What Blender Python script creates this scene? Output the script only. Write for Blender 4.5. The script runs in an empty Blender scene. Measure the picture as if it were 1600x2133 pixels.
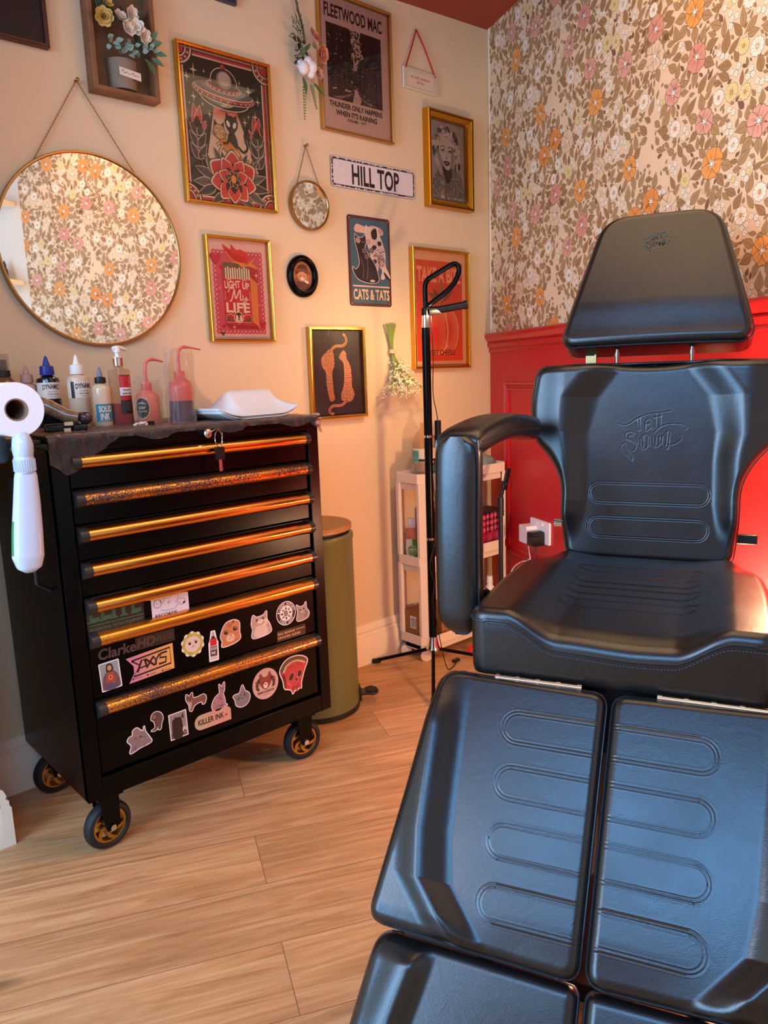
import bpy, bmesh, math, random
import numpy as np
from mathutils import Vector, Matrix
from mathutils.geometry import tessellate_polygon
PI = math.pi
SC = bpy.context.scene
COL = SC.collection

# ---------------- camera, world, lights, exposure ----------------
cam_d = bpy.data.cameras.new('camera'); cam = bpy.data.objects.new('camera', cam_d); COL.objects.link(cam)
CAM = Vector((-2.54616, -2.12906, 1.09631))
Rr, Ru, Rb = (0.73925, -0.67258, -0.03392), (0.14656, 0.11151, 0.98290), (-0.65729, -0.73158, 0.18101)
cam.matrix_world = Matrix(((Rr[0], Ru[0], Rb[0], CAM.x), (Rr[1], Ru[1], Rb[1], CAM.y), (Rr[2], Ru[2], Rb[2], CAM.z), (0, 0, 0, 1)))
cam_d.sensor_fit = 'VERTICAL'; cam_d.sensor_height = 24.0; cam_d.sensor_width = 24.0
cam_d.lens = 24.0 * 1590.0 / 2133.0; cam_d.clip_start = 0.02; cam_d.clip_end = 50
SC.camera = cam
SC.view_settings.view_transform = 'Standard'; SC.view_settings.look = 'None'
SC.view_settings.exposure = 0.0; SC.view_settings.gamma = 1.0; SC.view_settings.use_curve_mapping = False
wd = bpy.data.worlds.new('world'); SC.world = wd; wd.use_nodes = True
wd.node_tree.nodes['Background'].inputs[0].default_value = (0.80, 0.58, 0.38, 1)
wd.node_tree.nodes['Background'].inputs[1].default_value = 0.12

def aim(o, target):
    d = (Vector(target) - o.location).normalized(); o.rotation_euler = d.to_track_quat('-Z', 'Y').to_euler()
def area(name, loc, target, sx, sy, power, color, spread=None):
    l = bpy.data.lights.new(name, 'AREA'); l.shape = 'RECTANGLE'; l.size = sx; l.size_y = sy; l.energy = power; l.color = color
    if spread: l.spread = spread
    o = bpy.data.objects.new(name, l); COL.objects.link(o); o.location = loc; aim(o, target); return o
def point(name, loc, power, color, r=0.05):
    l = bpy.data.lights.new(name, 'POINT'); l.energy = power; l.color = color; l.shadow_soft_size = r
    o = bpy.data.objects.new(name, l); COL.objects.link(o); o.location = loc; return o
# daylight from behind the viewer: an added high light and a tall side window
area('added_high_daylight', (-3.0, -2.17, 2.12), (-1.65, -1.55, 0.4), 1.3, 0.9, 48, (0.19, 0.52, 1.0))  # added high blue light for the leg rests, not a known roof window
area('door_window_daylight', (-3.95, -1.05, 1.2), (-1.5, -1.25, 0.9), 0.9, 1.9, 84, (0.25, 0.57, 1.0))
# warm side lamp of the room, and a warm fill under the ceiling
point('side_lamp_light', (-3.35, -1.25, 1.60), 17, (1.0, 0.72, 0.46), 0.14)
area('ceiling_fill_light', (-1.2, -1.45, 2.29), (-1.2, -1.45, 0.0), 1.3, 1.2, 15, (1.0, 0.68, 0.38))  # added broad fill standing in for warm ceiling bounce
# small lamp close to the red wall behind the chair
point('wall_lamp_light', (-0.82, -1.53, 0.97), 15, (1.0, 0.62, 0.34), 0.03)
point('low_fill_light', (-0.77, -1.38, 0.50), 32, (1.0, 0.64, 0.34), 0.05)  # added low fill to brighten the wall beside the trolley
# led bar of the floor lamp, faces the wall
area('led_bar_light', (-0.625, -0.315, 1.283), (-0.76, 0.0, 0.98), 0.11, 0.02, 2.1, (1.0, 0.66, 0.33))

# ---------------- helpers ----------------
def lin(c): return c / 12.92 if c <= 0.04045 else ((c + 0.055) / 1.055) ** 2.4
def hx(s):
    s = s.lstrip('#'); s = ''.join(c * 2 for c in s) if len(s) == 3 else s; return tuple(lin(int(s[i:i + 2], 16) / 255) for i in (0, 2, 4)) + (1.0,)
_mats = {}
def mat(name, col='#808080', rough=0.5, metal=0.0, coat=0.0, trans=0.0, ior=1.45, sheen=0.0, emis=None, estr=0, spec=0.5,
        noise=0.0, nscale=20, bump=0.0, bscale=200, col2=None, alpha=1.0, rvar=0.0, subsurf=0.0):
    if name in _mats: return _mats[name]
    m = bpy.data.materials.new(name); m.use_nodes = True; nt = m.node_tree; b = nt.nodes['Principled BSDF']
    c = hx(col) if isinstance(col, str) else tuple(col)
    b.inputs['Base Color'].default_value = c; b.inputs['Roughness'].default_value = rough; b.inputs['Metallic'].default_value = metal
    b.inputs['Coat Weight'].default_value = coat; b.inputs['Coat Roughness'].default_value = 0.08
    b.inputs['Transmission Weight'].default_value = trans; b.inputs['IOR'].default_value = ior
    b.inputs['Specular IOR Level'].default_value = spec; b.inputs['Alpha'].default_value = alpha
    if subsurf: b.inputs['Subsurface Weight'].default_value = subsurf; b.inputs['Subsurface Radius'].default_value = (0.02, 0.01, 0.006)
    if emis: b.inputs['Emission Color'].default_value = hx(emis); b.inputs['Emission Strength'].default_value = estr
    tc = nt.nodes.new('ShaderNodeTexCoord')
    if noise or col2:
        n = nt.nodes.new('ShaderNodeTexNoise'); n.inputs['Scale'].default_value = nscale; n.inputs['Detail'].default_value = 5
        nt.links.new(tc.outputs['Object'], n.inputs['Vector'])
        r = nt.nodes.new('ShaderNodeMix'); r.data_type = 'RGBA'
        r.inputs[6].default_value = c; c2 = hx(col2) if col2 else tuple(x * (1 - noise) for x in c[:3]) + (1,)
        r.inputs[7].default_value = c2
        rp = nt.nodes.new('ShaderNodeMapRange'); rp.inputs[1].default_value = 0.35; rp.inputs[2].default_value = 0.65
        nt.links.new(n.outputs['Fac'], rp.inputs[0]); nt.links.new(rp.outputs[0], r.inputs[0]); nt.links.new(r.outputs[2], b.inputs['Base Color'])
    if rvar:
        n3 = nt.nodes.new('ShaderNodeTexNoise'); n3.inputs['Scale'].default_value = 9; n3.inputs['Detail'].default_value = 6
        nt.links.new(tc.outputs['Object'], n3.inputs['Vector'])
        r3 = nt.nodes.new('ShaderNodeMapRange'); r3.inputs[1].default_value = 0.3; r3.inputs[2].default_value = 0.7
        r3.inputs[3].default_value = max(rough - rvar, 0.02); r3.inputs[4].default_value = rough + rvar
        nt.links.new(n3.outputs['Fac'], r3.inputs[0]); nt.links.new(r3.outputs[0], b.inputs['Roughness'])
    if bump:
        n2 = nt.nodes.new('ShaderNodeTexNoise'); n2.inputs['Scale'].default_value = bscale; n2.inputs['Detail'].default_value = 4
        nt.links.new(tc.outputs['Object'], n2.inputs['Vector'])
        bp = nt.nodes.new('ShaderNodeBump'); bp.inputs['Strength'].default_value = bump; bp.inputs['Distance'].default_value = 0.002
        nt.links.new(n2.outputs['Fac'], bp.inputs['Height']); nt.links.new(bp.outputs[0], b.inputs['Normal'])
    _mats[name] = m; return m
def link(o, parent=None):
    COL.objects.link(o)
    if parent is not None: o.parent = parent
    return o
def empty(name, loc=(0, 0, 0), rot=(0, 0, 0)):
    o = bpy.data.objects.new(name, None); COL.objects.link(o); o.location = loc; o.rotation_euler = rot; o.empty_display_size = 0.05; return o
def tag(o, label=None, cat=None, group=None, kind=None):
    if label: o['label'] = label
    if cat: o['category'] = cat
    if group: o['group'] = group
    if kind: o['kind'] = kind
    return o
def thing(name, label, cat, loc=(0, 0, 0), rot=(0, 0, 0), group=None):
    return tag(empty(name, loc, rot), label, cat, group)
def copy_tree(o, parent=None):
    c = o.copy(); COL.objects.link(c); c.parent = parent
    for ch in list(o.children): copy_tree(ch, c)
    return c
def frame_z(d):
    d = Vector(d).normalized(); return d.to_track_quat('Z', 'Y').to_matrix().to_4x4()
class MB:
    def __init__(s): s.v = []; s.f = []; s.m = []; s.X = Matrix.Identity(4); s.mi = 0
    def add(s, vs, fs, M=None):
        T = s.X @ M if M is not None else s.X; b = len(s.v)
        s.v += [tuple(T @ Vector(p)) for p in vs]; s.f += [tuple(i + b for i in f) for f in fs]; s.m += [s.mi] * len(fs); return s
    def box(s, c, sz, M=None):
        x, y, z = [q / 2 for q in sz]; cx, cy, cz = c
        vs = [(cx + a * x, cy + b * y, cz + d * z) for a in (-1, 1) for b in (-1, 1) for d in (-1, 1)]
        return s.add(vs, [(0, 1, 3, 2), (4, 6, 7, 5), (0, 4, 5, 1), (2, 3, 7, 6), (0, 2, 6, 4), (1, 5, 7, 3)], M)
    def bx(s, a, b, M=None):
        return s.box([(a[i] + b[i]) / 2 for i in range(3)], [abs(a[i] - b[i]) for i in range(3)], M)
    def lathe(s, prof, M=None, n=32, a0=0, a1=2 * PI, cap=True):
        vs = []; fs = []; full = abs(a1 - a0 - 2 * PI) < 1e-6; k = n if full else n + 1
        for r, z in prof:
            for i in range(k):
                a = a0 + (a1 - a0) * i / n; vs.append((r * math.cos(a), r * math.sin(a), z))
        for j in range(len(prof) - 1):
            for i in range(n):
                i2 = (i + 1) % k; fs.append((j * k + i, j * k + i2, (j + 1) * k + i2, (j + 1) * k + i))
        if cap and full:
            if prof[0][0] > 1e-5: fs.append(tuple(range(k))[::-1])
            if prof[-1][0] > 1e-5: fs.append(tuple((len(prof) - 1) * k + i for i in range(k)))
        return s.add(vs, fs, M)
    def cyl(s, p0, p1, r0, r1=None, n=20):
        r1 = r0 if r1 is None else r1; p0 = Vector(p0); p1 = Vector(p1); d = p1 - p0
        return s.lathe([(r0, 0), (r1, d.length)], Matrix.Translation(p0) @ frame_z(d), n)
    def tube(s, pts, r, n=8, closed=False, flat=None):
        P = [Vector(p) for p in pts]; N = len(P); vs = []; fs = []; prev = None
        rr = r if hasattr(r, '__len__') else [r] * N
        for i in range(N):
            t = (P[(i + 1) % N] - P[i - 1]) if closed else (P[min(i + 1, N - 1)] - P[max(i - 1, 0)])
            t.normalize()
            if prev is None:
                u = t.orthogonal().normalized() if flat is None else Vector(flat).normalized()
            else: u = prev - t * prev.dot(t)
            if u.length < 1e-6: u = t.orthogonal()
            u.normalize(); prev = u; w = t.cross(u)
            for k in range(n):
                a = 2 * PI * k / n; vs.append(P[i] + u * (rr[i] * math.cos(a)) + w * (rr[i] * math.sin(a)))
        M = N if closed else N - 1
        for i in range(M):
            j = (i + 1) % N
            for k in range(n): k2 = (k + 1) % n; fs.append((i * n + k, i * n + k2, j * n + k2, j * n + k))
        if not closed: fs.append(tuple(range(n))[::-1]); fs.append(tuple((N - 1) * n + k for k in range(n)))
        return s.add(vs, fs)
    def ball(s, c, r, n=12, sc=(1, 1, 1), M=None):
        m = max(6, n // 2 + 2); prof = [(max(math.sin(PI * j / m), 0) * r, -math.cos(PI * j / m) * r) for j in range(m + 1)]
        T = Matrix.Translation(c) @ (M if M is not None else Matrix.Identity(4)) @ Matrix.Diagonal((*sc, 1))
        return s.lathe(prof, T, n, cap=False)
    def prism(s, poly, z0, z1, M=None):
        n = len(poly); vs = [(x, y, z0) for x, y in poly] + [(x, y, z1) for x, y in poly]
        fs = [(i, (i + 1) % n, n + (i + 1) % n, n + i) for i in range(n)]
        try: tr = tessellate_polygon([[Vector((x, y, 0)) for x, y in poly]])
        except Exception: tr = [(0, i, i + 1) for i in range(1, n - 1)]
        for t in tr:
            a, b, c = [poly[i] for i in t]; ccw = (b[0] - a[0]) * (c[1] - a[1]) - (b[1] - a[1]) * (c[0] - a[0]) > 0
            t = tuple(t) if ccw else tuple(t)[::-1]
            fs.append(tuple(n + i for i in t)); fs.append(tuple(t)[::-1])
        return s.add(vs, fs, M)
    def grid(s, nx, ny, fn, M=None):
        vs = [fn(i / nx, j / ny) for j in range(ny + 1) for i in range(nx + 1)]
        fs = [(j * (nx + 1) + i, j * (nx + 1) + i + 1, (j + 1) * (nx + 1) + i + 1, (j + 1) * (nx + 1) + i) for j in range(ny) for i in range(nx)]
        return s.add(vs, fs, M)
    def build(s, name, mats, parent=None, smooth=True, bevel=0, ang=38, loc=None, seg=2):
        me = bpy.data.meshes.new(name); me.from_pydata(s.v, [], s.f)
        for q in (mats if isinstance(mats, (list, tuple)) else [mats]): me.materials.append(q)
        me.polygons.foreach_set('material_index', s.m)
        if smooth:
            me.polygons.foreach_set('use_smooth', [True] * len(me.polygons)); me.set_sharp_from_angle(angle=math.radians(ang))
        me.update(); o = bpy.data.objects.new(name, me); link(o, parent)
        if loc: o.location = loc
        if bevel:
            b = o.modifiers.new('bevel', 'BEVEL'); b.width = bevel; b.segments = seg; b.limit_method = 'ANGLE'; b.angle_limit = math.radians(40); b.harden_normals = False
        return o
def T(x, y, z): return Matrix.Translation((x, y, z))
def RX(a): return Matrix.Rotation(a, 4, 'X')
def RY(a): return Matrix.Rotation(a, 4, 'Y')
def RZ(a): return Matrix.Rotation(a, 4, 'Z')
def spline(pts, n=8, closed=False):
    P = [Vector(p) for p in pts]; out = []; N = len(P); M = N if closed else N - 1
    for i in range(M):
        a = P[(i - 1) % N] if closed or i > 0 else P[0] * 2 - P[1]; b = P[i]; c = P[(i + 1) % N]
        d = P[(i + 2) % N] if closed or i + 2 < N else P[-1] * 2 - P[-2]
        for k in range(n):
            t = k / n; out.append(0.5 * ((2 * b) + (c - a) * t + (2 * a - 5 * b + 4 * c - d) * t * t + (3 * b - a - 3 * c + d) * t ** 3))
    if not closed: out.append(P[-1])
    return out
def sp2(pts, n=6, closed=False): return [(p.x, p.y) for p in spline([(x, y, 0) for x, y in pts], n, closed)]
def rrect(x0, y0, x1, y1, r, n=5):
    out = []
    for cx, cy, a in ((x1 - r, y1 - r, 0), (x0 + r, y1 - r, 90), (x0 + r, y0 + r, 180), (x1 - r, y0 + r, 270)):
        for k in range(n + 1):
            t = math.radians(a + 90 * k / n); out.append((cx + r * math.cos(t), cy + r * math.sin(t)))
    return out

# ---- printed artwork: flat coloured shapes with one vertex-colour material ----
def print_mat(name, rough=0.55, coat=0.0, noise=0.05):
    if name in _mats: return _mats[name]
    m = bpy.data.materials.new(name); m.use_nodes = True; nt = m.node_tree; b = nt.nodes['Principled BSDF']
    a = nt.nodes.new('ShaderNodeAttribute'); a.attribute_name = 'Col'
    n = nt.nodes.new('ShaderNodeTexNoise'); n.inputs['Scale'].default_value = 60; n.inputs['Detail'].default_value = 6
    tc = nt.nodes.new('ShaderNodeTexCoord'); nt.links.new(tc.outputs['Object'], n.inputs['Vector'])
    mr = nt.nodes.new('ShaderNodeMapRange'); mr.inputs[3].default_value = 1 - noise * 2; mr.inputs[4].default_value = 1 + noise
    nt.links.new(n.outputs['Fac'], mr.inputs[0])
    mx = nt.nodes.new('ShaderNodeMix'); mx.data_type = 'RGBA'; mx.blend_type = 'MULTIPLY'; mx.inputs[0].default_value = 1
    nt.links.new(a.outputs['Color'], mx.inputs[6]); nt.links.new(mr.outputs[0], mx.inputs[7]); nt.links.new(mx.outputs[2], b.inputs['Base Color'])
    b.inputs['Roughness'].default_value = rough; b.inputs['Coat Weight'].default_value = coat
    _mats[name] = m; return m
_tcache = {}
def text_polys(s, bold=0.0):
    key = (s, bold)
    if key in _tcache: return _tcache[key]
    cu = bpy.data.curves.new('t', 'FONT'); cu.body = s; cu.size = 1; cu.offset = bold; cu.resolution_u = 3
    ob = bpy.data.objects.new('t', cu); COL.objects.link(ob)
    dg = bpy.context.evaluated_depsgraph_get(); me = ob.evaluated_get(dg).to_mesh()
    ps = [[(me.vertices[i].co.x, me.vertices[i].co.y) for i in p.vertices] for p in me.polygons]
    ob.evaluated_get(dg).to_mesh_clear(); COL.objects.unlink(ob); bpy.data.objects.remove(ob); bpy.data.curves.remove(cu)
    xs = [x for p in ps for x, y in p]; ys = [y for p in ps for x, y in p]
    r = (ps, min(xs), max(xs), min(ys), max(ys)); _tcache[key] = r; return r
class Art:
    def __init__(s, unit=0.01, dz=1.2e-5): s.P = []; s.u = unit; s.k = 0; s.dz = dz; s.x0 = s.y0 = 0; s.hold = False; s.tf = None
    def raw(s, pts, col, tri=False):
        if s.tf: pts = [s.tf(x, y) for x, y in pts]
        s.P.append((pts, hx(col) if isinstance(col, str) else col, s.k * s.dz, tri))
    def nx(s):
        if not s.hold: s.k += 1
    def poly(s, pts, col): s.nx(); s.raw(pts, col, True); return s
    def rect(s, x0, y0, x1, y1, col): return s.poly([(x0, y0), (x1, y0), (x1, y1), (x0, y1)], col)
    def ell(s, cx, cy, rx, ry=None, col='#000', rot=0, n=28, a0=0, a1=360):
        ry = rx if ry is None else ry; c, d = math.cos(rot), math.sin(rot); pts = []
        m = n if a1 - a0 >= 360 else n + 1
        for i in range(m):
            a = math.radians(a0 + (a1 - a0) * i / n); x, y = rx * math.cos(a), ry * math.sin(a); pts.append((cx + x * c - y * d, cy + x * d + y * c))
        return s.poly(pts, col)
    def ring(s, cx, cy, rx, ry, w, col, n=32): s.line([(cx + rx * math.cos(2 * PI * i / n), cy + ry * math.sin(2 * PI * i / n)) for i in range(n + 1)], w, col); return s
    def line(s, pts, w, col, taper=False):
        s.nx(); N = len(pts); L = []; R = []
        for i in range(N):
            a = pts[max(i - 1, 0)]; b = pts[min(i + 1, N - 1)]; dx, dy = b[0] - a[0], b[1] - a[1]; l = math.hypot(dx, dy) or 1
            ww = w / 2 * (math.sin(PI * (i + .25) / (N - .5)) if taper else 1); nx, ny = -dy / l * ww, dx / l * ww
            L.append((pts[i][0] + nx, pts[i][1] + ny)); R.append((pts[i][0] - nx, pts[i][1] - ny))
        for i in range(N - 1): s.raw([L[i], R[i], R[i + 1], L[i + 1]], col)
        return s
    def curve(s, pts, w, col, taper=False, closed=False):
        q = sp2(pts, 6, closed); q = q + [q[0]] if closed else q; return s.line(q, w, col, taper)
    def blob(s, pts, col, edge=None, ew=0.12):
        q = sp2(pts, 5, True); s.poly(q, col)
        if edge: s.line(q + [q[0]], ew, edge)
        return s
    def star4(s, cx, cy, rx, ry, col, k=.16):
        pts = []
        for i in range(8):
            a = PI / 4 * i; q = 1 if i % 2 == 0 else k * 1.3; pts.append((cx + math.cos(a) * rx * q, cy + math.sin(a) * ry * q))
        return s.poly(pts, col)
    def leaf(s, x, y, L, w, ang, col, edge=None, vein=None, e=0.12, base=.3):
        c, d = math.cos(ang), math.sin(ang)
        def f(pts): return [(x + px * c - py * d, y + px * d + py * c) for px, py in pts]
        def sh(L, w, o=0): return [(o, 0)] + [(o + L * t, w * .5 * math.sin(PI * t ** .75) ** .9 * (1.12 - .25 * t)) for t in (.12, .25, .4, .55, .7, .85)] + [(o + L, 0)] + [(o + L * t, -w * .5 * math.sin(PI * t ** .75) ** .9 * (1.12 - .25 * t)) for t in (.85, .7, .55, .4, .25, .12)]
        if edge: s.poly(f(sh(L + e * 2, w + e * 2, -e)), edge)
        s.poly(f(sh(L, w)), col)
        if vein: s.line(f([(L * .05, 0), (L * .5, 0), (L * .9, 0)]), e * .8, vein)
        return s
    def text(s, t, cx, cy, h, col, w=None, bold=0.0, align='c', slant=0, arc=None, rot=0):
        bold = min(bold, .028)
        ps, x0, x1, y0, y1 = text_polys(t, bold); s.nx()
        sy = h / max(y1 - y0, 1e-6); sx = sy if w is None else w / max(x1 - x0, 1e-6); W = (x1 - x0) * sx
        ox = {'c': -W / 2, 'l': 0, 'r': -W}[align]; cr, sr = math.cos(rot), math.sin(rot)
        for p in ps:
            q = []
            for x, y in p:
                X = ox + (x - x0) * sx; Y = (y - y0) * sy - h / 2; X += slant * Y
                if arc: Y += arc * (1 - (2 * X / W) ** 2) if W else 0
                q.append((cx + X * cr - Y * sr, cy + X * sr + Y * cr))
            s.raw(q, col)
        return s
    def build(s, name, parent, material, fn=None, ox=0, oy=0, z=0):
        vs = []; fs = []; cols = []
        for pts, c, zz, tri in s.P:
            b = len(vs); n = len(pts)
            for x, y in pts:
                X, Y, Z = (x + ox) * s.u, (y + oy) * s.u, z + zz
                vs.append(fn(X, Y, Z) if fn else (X, Y, Z))
            area2 = sum(pts[i][0] * pts[(i + 1) % n][1] - pts[(i + 1) % n][0] * pts[i][1] for i in range(n))
            if tri and n > 4:
                for t in tessellate_polygon([[Vector((x, y, 0)) for x, y in pts]]):
                    a_, b_, c_ = [pts[i] for i in t]; ccw = (b_[0] - a_[0]) * (c_[1] - a_[1]) - (b_[1] - a_[1]) * (c_[0] - a_[0]) > 0
                    t = tuple(t) if ccw else tuple(t)[::-1]
                    fs.append(tuple(b + i for i in t)); cols += [c] * 3
            else:
                f = tuple(range(b, b + n)); fs.append(f if area2 > 0 else f[::-1]); cols += [c] * n
        me = bpy.data.meshes.new(name); me.from_pydata(vs, [], fs); me.materials.append(material)
        at = me.color_attributes.new('Col', 'FLOAT_COLOR', 'CORNER'); at.data.foreach_set('color', np.array(cols, dtype=np.float32).ravel())
        me.update(); o = bpy.data.objects.new(name, me); return link(o, parent)

# ---- shared materials ----
M_gold = mat('brushed_gold', '#d9a441', 0.24, 1.0, rvar=.06)
M_goldp = mat('pale_gold', '#c99a55', 0.34, 1.0)
M_black = mat('black_gloss_paint', '#040303', 0.26, 0.0, spec=.16)
M_blackm = mat('black_plastic', '#121112', 0.42)
M_rubber = mat('black_rubber', '#141414', 0.6)
M_chrome = mat('chrome', '#d8d8d8', 0.12, 1.0)
M_white = mat('white_plastic', '#efe6da', 0.35, spec=.5)
M_paper = mat('white_paper', '#f1ece6', 0.85, bump=.15, bscale=300)
M_print = print_mat('printed_paper', .5)
M_sheet = print_mat('painted_tin', .38, .3)
M_stick = print_mat('vinyl_sticker', .35, .4)
def clear_mat(name, tint, op, rough=0.05, gl=0.5):
    if name in _mats: return _mats[name]
    m = bpy.data.materials.new(name); m.use_nodes = True; nt = m.node_tree; nt.nodes.clear()
    out = nt.nodes.new('ShaderNodeOutputMaterial'); t = nt.nodes.new('ShaderNodeBsdfTransparent'); t.inputs[0].default_value = hx(tint)
    p = nt.nodes.new('ShaderNodeBsdfPrincipled'); p.inputs['Base Color'].default_value = hx(tint); p.inputs['Roughness'].default_value = rough
    p.inputs['Specular IOR Level'].default_value = gl
    lw = nt.nodes.new('ShaderNodeLayerWeight'); lw.inputs[0].default_value = 0.35
    mr = nt.nodes.new('ShaderNodeMapRange'); mr.inputs[3].default_value = op; mr.inputs[4].default_value = min(op + .38, 1)
    nt.links.new(lw.outputs['Facing'], mr.inputs[0]); mx = nt.nodes.new('ShaderNodeMixShader')
    nt.links.new(mr.outputs[0], mx.inputs[0]); nt.links.new(t.outputs[0], mx.inputs[1]); nt.links.new(p.outputs[0], mx.inputs[2]); nt.links.new(mx.outputs[0], out.inputs[0])
    _mats[name] = m; return m
def glass_mat(name='picture_glass', k=.06):
    if name in _mats: return _mats[name]
    m = bpy.data.materials.new(name); m.use_nodes = True; nt = m.node_tree; nt.nodes.clear()
    out = nt.nodes.new('ShaderNodeOutputMaterial'); t = nt.nodes.new('ShaderNodeBsdfTransparent')
    g = nt.nodes.new('ShaderNodeBsdfGlossy'); g.inputs['Roughness'].default_value = 0.03
    fr = nt.nodes.new('ShaderNodeFresnel'); fr.inputs[0].default_value = 1.45
    mx = nt.nodes.new('ShaderNodeMixShader'); nt.links.new(fr.outputs[0], mx.inputs[0]); nt.links.new(t.outputs[0], mx.inputs[1]); nt.links.new(g.outputs[0], mx.inputs[2]); nt.links.new(mx.outputs[0], out.inputs[0])
    _mats[name] = m; return m
# ---------------- the room ----------------
WD = Vector((-0.418641, -0.908152, 0)); WN = Vector((-0.908152, 0.418641, 0))
WL = 2.57; HC = 2.4
M_cream = mat('cream_wall_paint', '#dcc29c', 0.75, bump=.10, bscale=90, noise=.03, nscale=3)
M_ceil = mat('terracotta_ceiling_paint', '#8f3f26', 0.8, bump=.05, bscale=60)
M_red = mat('red_wall_paint', '#c01a22', 0.42, bump=.35, bscale=70, coat=.15)
M_redt = mat('red_trim_paint', '#b8161e', 0.28, coat=.3)
M_crt = mat('cream_trim_paint', '#ecd6b8', 0.4)
M_wp = mat('wallpaper_ground', '#ecc598', 0.7)
def floor_material():
    m = bpy.data.materials.new('oak_plank_floor'); m.use_nodes = True; nt = m.node_tree; b = nt.nodes['Principled BSDF']; L = nt.links.new; N = nt.nodes.new
    tc = N('ShaderNodeTexCoord'); mp = N('ShaderNodeMapping'); mp.inputs['Rotation'].default_value = (0, 0, math.atan2(WN.y, WN.x) * -1)
    L(tc.outputs['Object'], mp.inputs['Vector'])
    br = N('ShaderNodeTexBrick'); br.inputs['Scale'].default_value = 1; br.inputs['Brick Width'].default_value = 1.25; br.inputs['Row Height'].default_value = 0.185
    br.inputs['Mortar Size'].default_value = 0.0009; br.inputs['Mortar Smooth'].default_value = 0.2; br.offset = 0.37; br.inputs['Bias'].default_value = 0
    br.inputs['Color1'].default_value = (0, 0, 0, 1); br.inputs['Color2'].default_value = (1, 1, 1, 1); br.inputs['Mortar'].default_value = (.5, .5, .5, 1)
    L(mp.outputs[0], br.inputs['Vector'])
    sep = N('ShaderNodeSeparateXYZ'); L(mp.outputs[0], sep.inputs[0])
    # stretch grain along the plank, shift per plank
    cmb = N('ShaderNodeCombineXYZ'); m1 = N('ShaderNodeMath'); m1.operation = 'MULTIPLY'; m1.inputs[1].default_value = 3.0; L(sep.outputs[0], m1.inputs[0])
    m2 = N('ShaderNodeMath'); m2.operation = 'MULTIPLY'; m2.inputs[1].default_value = 44; L(sep.outputs[1], m2.inputs[0])
    m3 = N('ShaderNodeMath'); m3.operation = 'MULTIPLY'; m3.inputs[1].default_value = 9; L(br.outputs['Color'], m3.inputs[0])
    L(m1.outputs[0], cmb.inputs[0]); L(m2.outputs[0], cmb.inputs[1]); L(m3.outputs[0], cmb.inputs[2])
    n1 = N('ShaderNodeTexNoise'); n1.inputs['Scale'].default_value = 1.0; n1.inputs['Detail'].default_value = 9; n1.inputs['Roughness'].default_value = .66; n1.inputs['Distortion'].default_value = 1.2
    L(cmb.outputs[0], n1.inputs['Vector'])
    n2 = N('ShaderNodeTexNoise'); n2.inputs['Scale'].default_value = 3.0; n2.inputs['Detail'].default_value = 3
    c2 = N('ShaderNodeCombineXYZ'); m4 = N('ShaderNodeMath'); m4.operation = 'MULTIPLY'; m4.inputs[1].default_value = 6; L(sep.outputs[1], m4.inputs[0])
    L(sep.outputs[0], c2.inputs[0]); L(m4.outputs[0], c2.inputs[1]); L(m3.outputs[0], c2.inputs[2]); L(c2.outputs[0], n2.inputs['Vector'])
    r1 = N('ShaderNodeValToRGB'); r1.color_ramp.elements[0].position = .34; r1.color_ramp.elements[0].color = hx('#a97749'); r1.color_ramp.elements[1].position = .62; r1.color_ramp.elements[1].color = hx('#cf9e6c')
    e = r1.color_ramp.elements.new(.5); e.color = hx('#c08c5a'); L(n1.outputs['Fac'], r1.inputs[0])
    r2 = N('ShaderNodeMapRange'); r2.inputs[1].default_value = .3; r2.inputs[2].default_value = .7; r2.inputs[3].default_value = .88; r2.inputs[4].default_value = 1.08; L(n2.outputs['Fac'], r2.inputs[0])
    mx = N('ShaderNodeMix'); mx.data_type = 'RGBA'; mx.blend_type = 'MULTIPLY'; mx.inputs[0].default_value = 1; L(r1.outputs[0], mx.inputs[6]); L(r2.outputs[0], mx.inputs[7])
    r3 = N('ShaderNodeMapRange'); r3.inputs[3].default_value = .9; r3.inputs[4].default_value = 1.08; L(br.outputs['Color'], r3.inputs[0])
    mx2 = N('ShaderNodeMix'); mx2.data_type = 'RGBA'; mx2.blend_type = 'MULTIPLY'; mx2.inputs[0].default_value = 1; L(mx.outputs[2], mx2.inputs[6]); L(r3.outputs[0], mx2.inputs[7])
    # knots
    vk = N('ShaderNodeTexVoronoi'); vk.inputs['Scale'].default_value = 1.5; c3 = N('ShaderNodeCombineXYZ'); m5 = N('ShaderNodeMath'); m5.operation = 'MULTIPLY'; m5.inputs[1].default_value = 2.6
    L(sep.outputs[1], m5.inputs[0]); L(sep.outputs[0], c3.inputs[0]); L(m5.outputs[0], c3.inputs[1]); L(c3.outputs[0], vk.inputs['Vector'])
    rk = N('ShaderNodeMapRange'); rk.inputs[1].default_value = .02; rk.inputs[2].default_value = .085; rk.inputs[3].default_value = .45; rk.inputs[4].default_value = 1.0; L(vk.outputs['Distance'], rk.inputs[0])
    mx4 = N('ShaderNodeMix'); mx4.data_type = 'RGBA'; mx4.blend_type = 'MULTIPLY'; mx4.inputs[0].default_value = 1; L(mx2.outputs[2], mx4.inputs[6]); L(rk.outputs[0], mx4.inputs[7])
    mx3 = N('ShaderNodeMix'); mx3.data_type = 'RGBA'; L(br.outputs['Fac'], mx3.inputs[0]); L(mx4.outputs[2], mx3.inputs[6]); mx3.inputs[7].default_value = hx('#7c5636')
    L(mx3.outputs[2], b.inputs['Base Color'])
    rr = N('ShaderNodeMapRange'); rr.inputs[3].default_value = .38; rr.inputs[4].default_value = .58; L(n1.outputs['Fac'], rr.inputs[0]); L(rr.outputs[0], b.inputs['Roughness'])
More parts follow.
